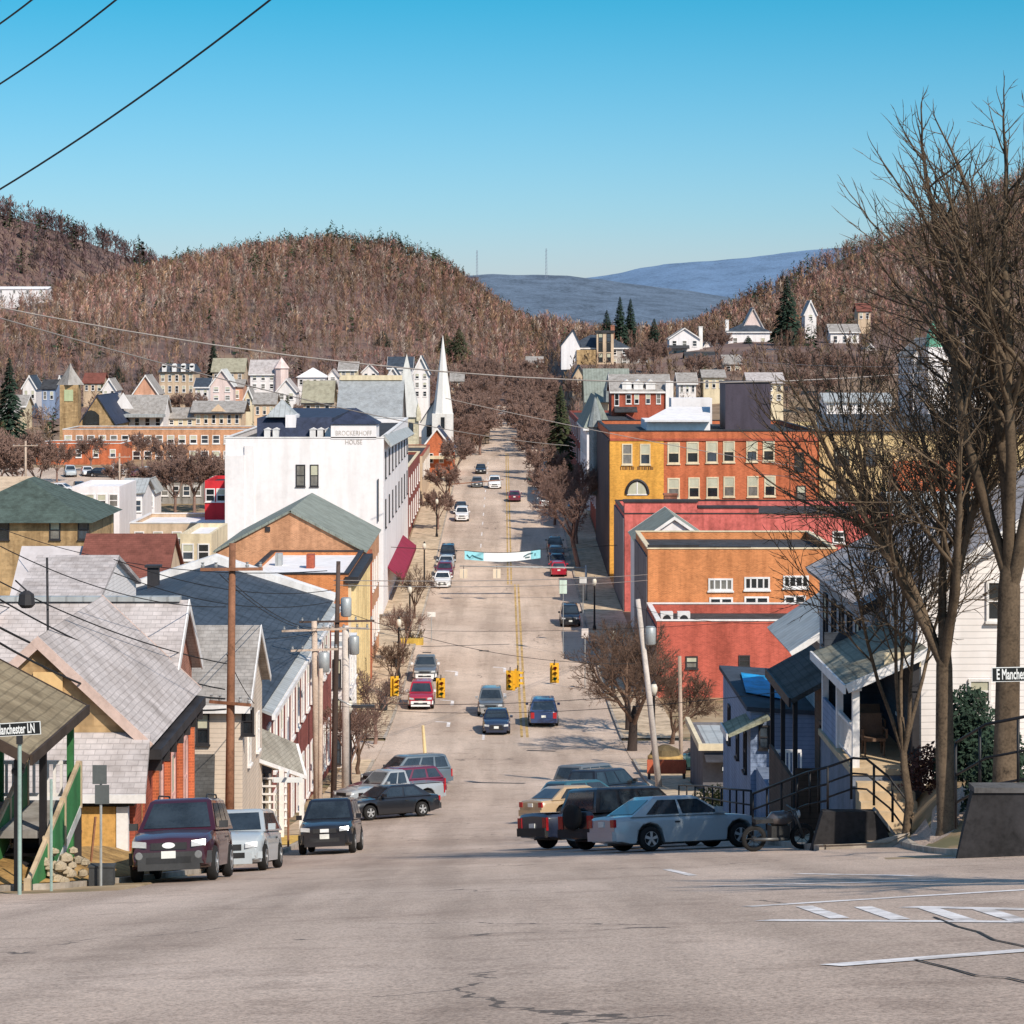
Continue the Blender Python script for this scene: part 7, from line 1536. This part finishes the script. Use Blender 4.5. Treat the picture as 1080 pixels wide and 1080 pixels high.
# one fuller and one lighter form reused along the far street and slopes
protoA = bare_tree('mauve bare tree at left kerb beyond the red gabled house', -8.4, 412, 13, bark_mauve, 81, dict(STREET, kids=[6, 6, 5, 3], rmin=.05), 'mauve bare trees lining the far street', 1, 0, .22, (0, 0), .22)
spots = []
qq = random.Random(99); words = ['first', 'second', 'third', 'fourth', 'fifth', 'sixth', 'seventh', 'eighth', 'ninth', 'tenth', 'eleventh', 'twelfth', 'thirteenth', 'fourteenth', 'fifteenth', 'sixteenth', 'seventeenth', 'eighteenth']
for i in range(18):
    for sd in (-1, 1): spots.append((sd*(4.4 if i % 2 else 6.6)+qq.uniform(-.5, .5), 428+i*11+sd*3, qq.uniform(.85, 1.25), sd, i))
for X, d, s, sd, i in spots:
    c = copy_tree(protoA); c.location = (X, d, T(X, d)-.1); c.scale = (s*1.15, s*1.15, s); c.rotation_euler = (0, 0, qq.uniform(0, 6.28))
    c['label'] = f"mauve bare tree, {words[i]} along the {'left' if sd < 0 else 'right'} side of the far street, below the wooded hill"
for i, (px, d, s, lab) in enumerate([(470, 330, .7, 'mauve bare tree in front of the brown shops'), (462, 300, .6, 'small mauve tree by the tan shops kerb'), (480, 372, .85, 'mauve bare tree beside the red gabled house'), (572, 345, .9, 'mauve bare tree by the hipped shop kerb'), (580, 318, .8, 'mauve bare tree before the white shop row'), (566, 390, .95, 'mauve bare tree by the shaded shop row'), (585, 306, .8, 'mauve bare tree nearest the corner turret'),
        (185, 318, .95, 'mauve bare tree left in the car park'), (205, 322, 1.0, 'mauve bare tree behind the car park middle'), (226, 325, .9, 'mauve bare tree by the hotel wall and red shop'), (168, 330, .8, 'mauve bare tree by the grey store'), (18, 330, 1.25, 'large mauve tree at the far left before the brick wing'), (40, 340, 1.05, 'mauve tree right of the large one at far left'), (-8, 320, 1.3, 'mauve tree cut by the left picture edge'),
        (192, 520, .8, 'reddish round tree before the mansard mansion'), (205, 515, .8, 'reddish round tree right of the mansion porch'), (300, 460, .7, 'mauve tree behind the hotel turret'), (318, 505, .6, 'mauve tree above the brown house'), (670, 520, .8, 'mauve tree right of the tan mansion'), (690, 530, .9, 'mauve tree between mansion and pale porch house'), (755, 540, .9, 'mauve tree below the pink gable house'), (830, 460, .9, 'brown tree right of the creamy stone house'), (845, 480, 1.0, 'brown tree farther right of the creamy stone house'),
        (96, 396, .7, 'mauve tree against the school wall, left of its middle'), (150, 398, .75, 'mauve tree against the middle of the school wall'), (178, 372, .8, 'mauve tree between the two car rows before the school'), (60, 372, .75, 'mauve tree at the left end of the school car rows'), (128, 345, .65, 'small mauve tree before the front row of cars'), (860, 450, 1.0, 'brown tree above the tan block left end'), (885, 470, 1.1, 'brown tree over the pale flat sheds'), (925, 460, 1.1, 'brown tree left of the white church'), (1015, 440, 1.0, 'brown tree right of the white church'), (1060, 430, 1.1, 'brown tree at the right edge above the dark eave band'), (610, 470, .8, 'mauve tree left of the green roofed church'), (735, 500, .8, 'mauve tree above the white lantern roof')]):
    c = copy_tree(protoA); x = PX(px, d); c.location = (x, d, T(x, d)-.1); c.scale = (s, s, s); c.rotation_euler = (0, 0, qq.uniform(0, 6.28)); c['label'] = lab; c['group'] = 'mauve bare trees around town'
# conifers: many drooping sprays on a tapering stem
needle = mat('dark_needles', (.022, .042, .026), .9, .45, .6); needle2 = mat('olive_needles', (.05, .06, .025), .9, .4, .6)
def conifer(label, X, d, h, w, m, seed, group='dark evergreens', full=.06, name='evergreen_tree'):
    q = random.Random(seed); z0 = T(X, d)-.2; t = thing(name, label, 'tree', (X, d, z0), group); tm = MB(); tm.tube([(X, d, z0-.5), (X, d, z0+h*.5), (X, d, z0+h*.96)], [h*.022, h*.014, .03], 7); part(t, 'trunk', tm, bark_dark)
    cm = MB(); K = 1100
    for i in range(K):
        u = full+(1-full)*(i/K)**.85; a = q.uniform(0, 6.28); rr = w*(1-u)**.8*q.uniform(.25, 1.05)+.1; s = h*.05*(1.25-u)*q.uniform(.6, 1.3)
        tip = Vector((X+math.cos(a)*rr, d+math.sin(a)*rr, z0+h*u-.22*rr)); inn = Vector((X+math.cos(a)*rr*.45, d+math.sin(a)*rr*.45, z0+h*u+.02*rr)); sd = Vector((-math.sin(a), math.cos(a), q.uniform(-.4, .4)))*s*.55
        cm.poly(inn, tip-sd+Vector((0, 0, -.3*s)), tip+Vector((math.cos(a)*s*.5, math.sin(a)*s*.5, -.2*s)), tip+sd)
    part(t, 'crown', cm, m); return t
for i, (px, d, top, base, w, m, lab) in enumerate([(830, 585, 290, 362, 4.6, needle, 'tall broad dark spruce beside the pinkish gable house'), (10, 460, 376, 432, 3.6, needle, 'dark conifer at the left edge above the mauve trees'), (225, 590, 358, 402, 3.0, needle, 'dark conifer behind the tan mansard mansion'), (591, 372, 405, 475, 3.1, needle2, 'olive evergreen at the hipped shop'), (654, 640, 312, 362, 3.0, needle, 'tallest dark pine behind the tan mansion tower'), (665, 645, 314, 362, 2.8, needle, 'dark pine right of the tallest one behind the mansion'), (640, 640, 326, 365, 2.8, needle, 'lower dark pine left behind the mansion'),
        (690, 600, 335, 385, 3.0, needle, 'dark pine between the mansion and pale porch house'), (789, 600, 353, 372, 1.6, needle, 'small dark yew before the white house wall'), (740, 560, 372, 386, 2.2, needle, 'round dark shrub beside the low grey shed'), (303, 450, 415, 438, 2.2, needle2, 'olive evergreen behind the hotel turret roof'), (484, 700, 345, 392, 5.5, needle2, 'broad olive evergreen clump right of the spire'), (470, 720, 350, 392, 5, needle2, 'olive evergreen clump directly behind the spire'), (404, 720, 348, 380, 4, needle, 'dark evergreen above the slate hall ridge'), (125, 640, 385, 402, 3, needle, 'low dark evergreen on the slope left of the mansion')]):
    x = PX(px, d); z0 = T(x, d); conifer(lab, x, d, PZ(top, d)-z0, w, m, 200+i)
# bushes
def bush(label, X, d, h, w, m, seed, n=1600, z=None):
    q = random.Random(seed); z0 = T(X, d) if z is None else z; mb = MB()
    for i in range(n):
        v = Vector((q.gauss(0, 1), q.gauss(0, 1), abs(q.gauss(0, 1)))).normalized()*q.uniform(.45, 1.05); c = Vector((X+v.x*w, d+v.y*w, z0+v.z*h)); s = q.uniform(.035, .075)*max(.6, min(1.3, h)); a = Vector((q.gauss(0, 1), q.gauss(0, 1), q.gauss(0, 1))).normalized(); b_ = a.orthogonal().normalized()
        mb.poly(c-a*s, c+b_*s*.5, c+a*s, c-b_*s*.5)
    return solo('shrub', label, 'shrub', mb, m, (X, d, z0), None)
bush('reddish brown shrub at the corner of the white house', PX(985, 59), 59.4, 1.05, .75, mat('red_brown_leaves', (.11, .045, .035), .9, .4, 3), 1)
bush('dark evergreen shrub under the white house window', PX(1028, 57.5), 58.2, 2.2, .8, needle, 2, 6000)
bush('dark low evergreen beneath the right hand street sign', PX(1062, 55), 55.5, 1.9, .9, needle, 4, 3500)
bush('yellowish clipped bush in front of the flat roofed shop', PX(763, 103), 103.5, 1.1, 1.6, mat('yellow_green_leaves', (.17, .13, .025), .9, .4, 2), 3, 2500)
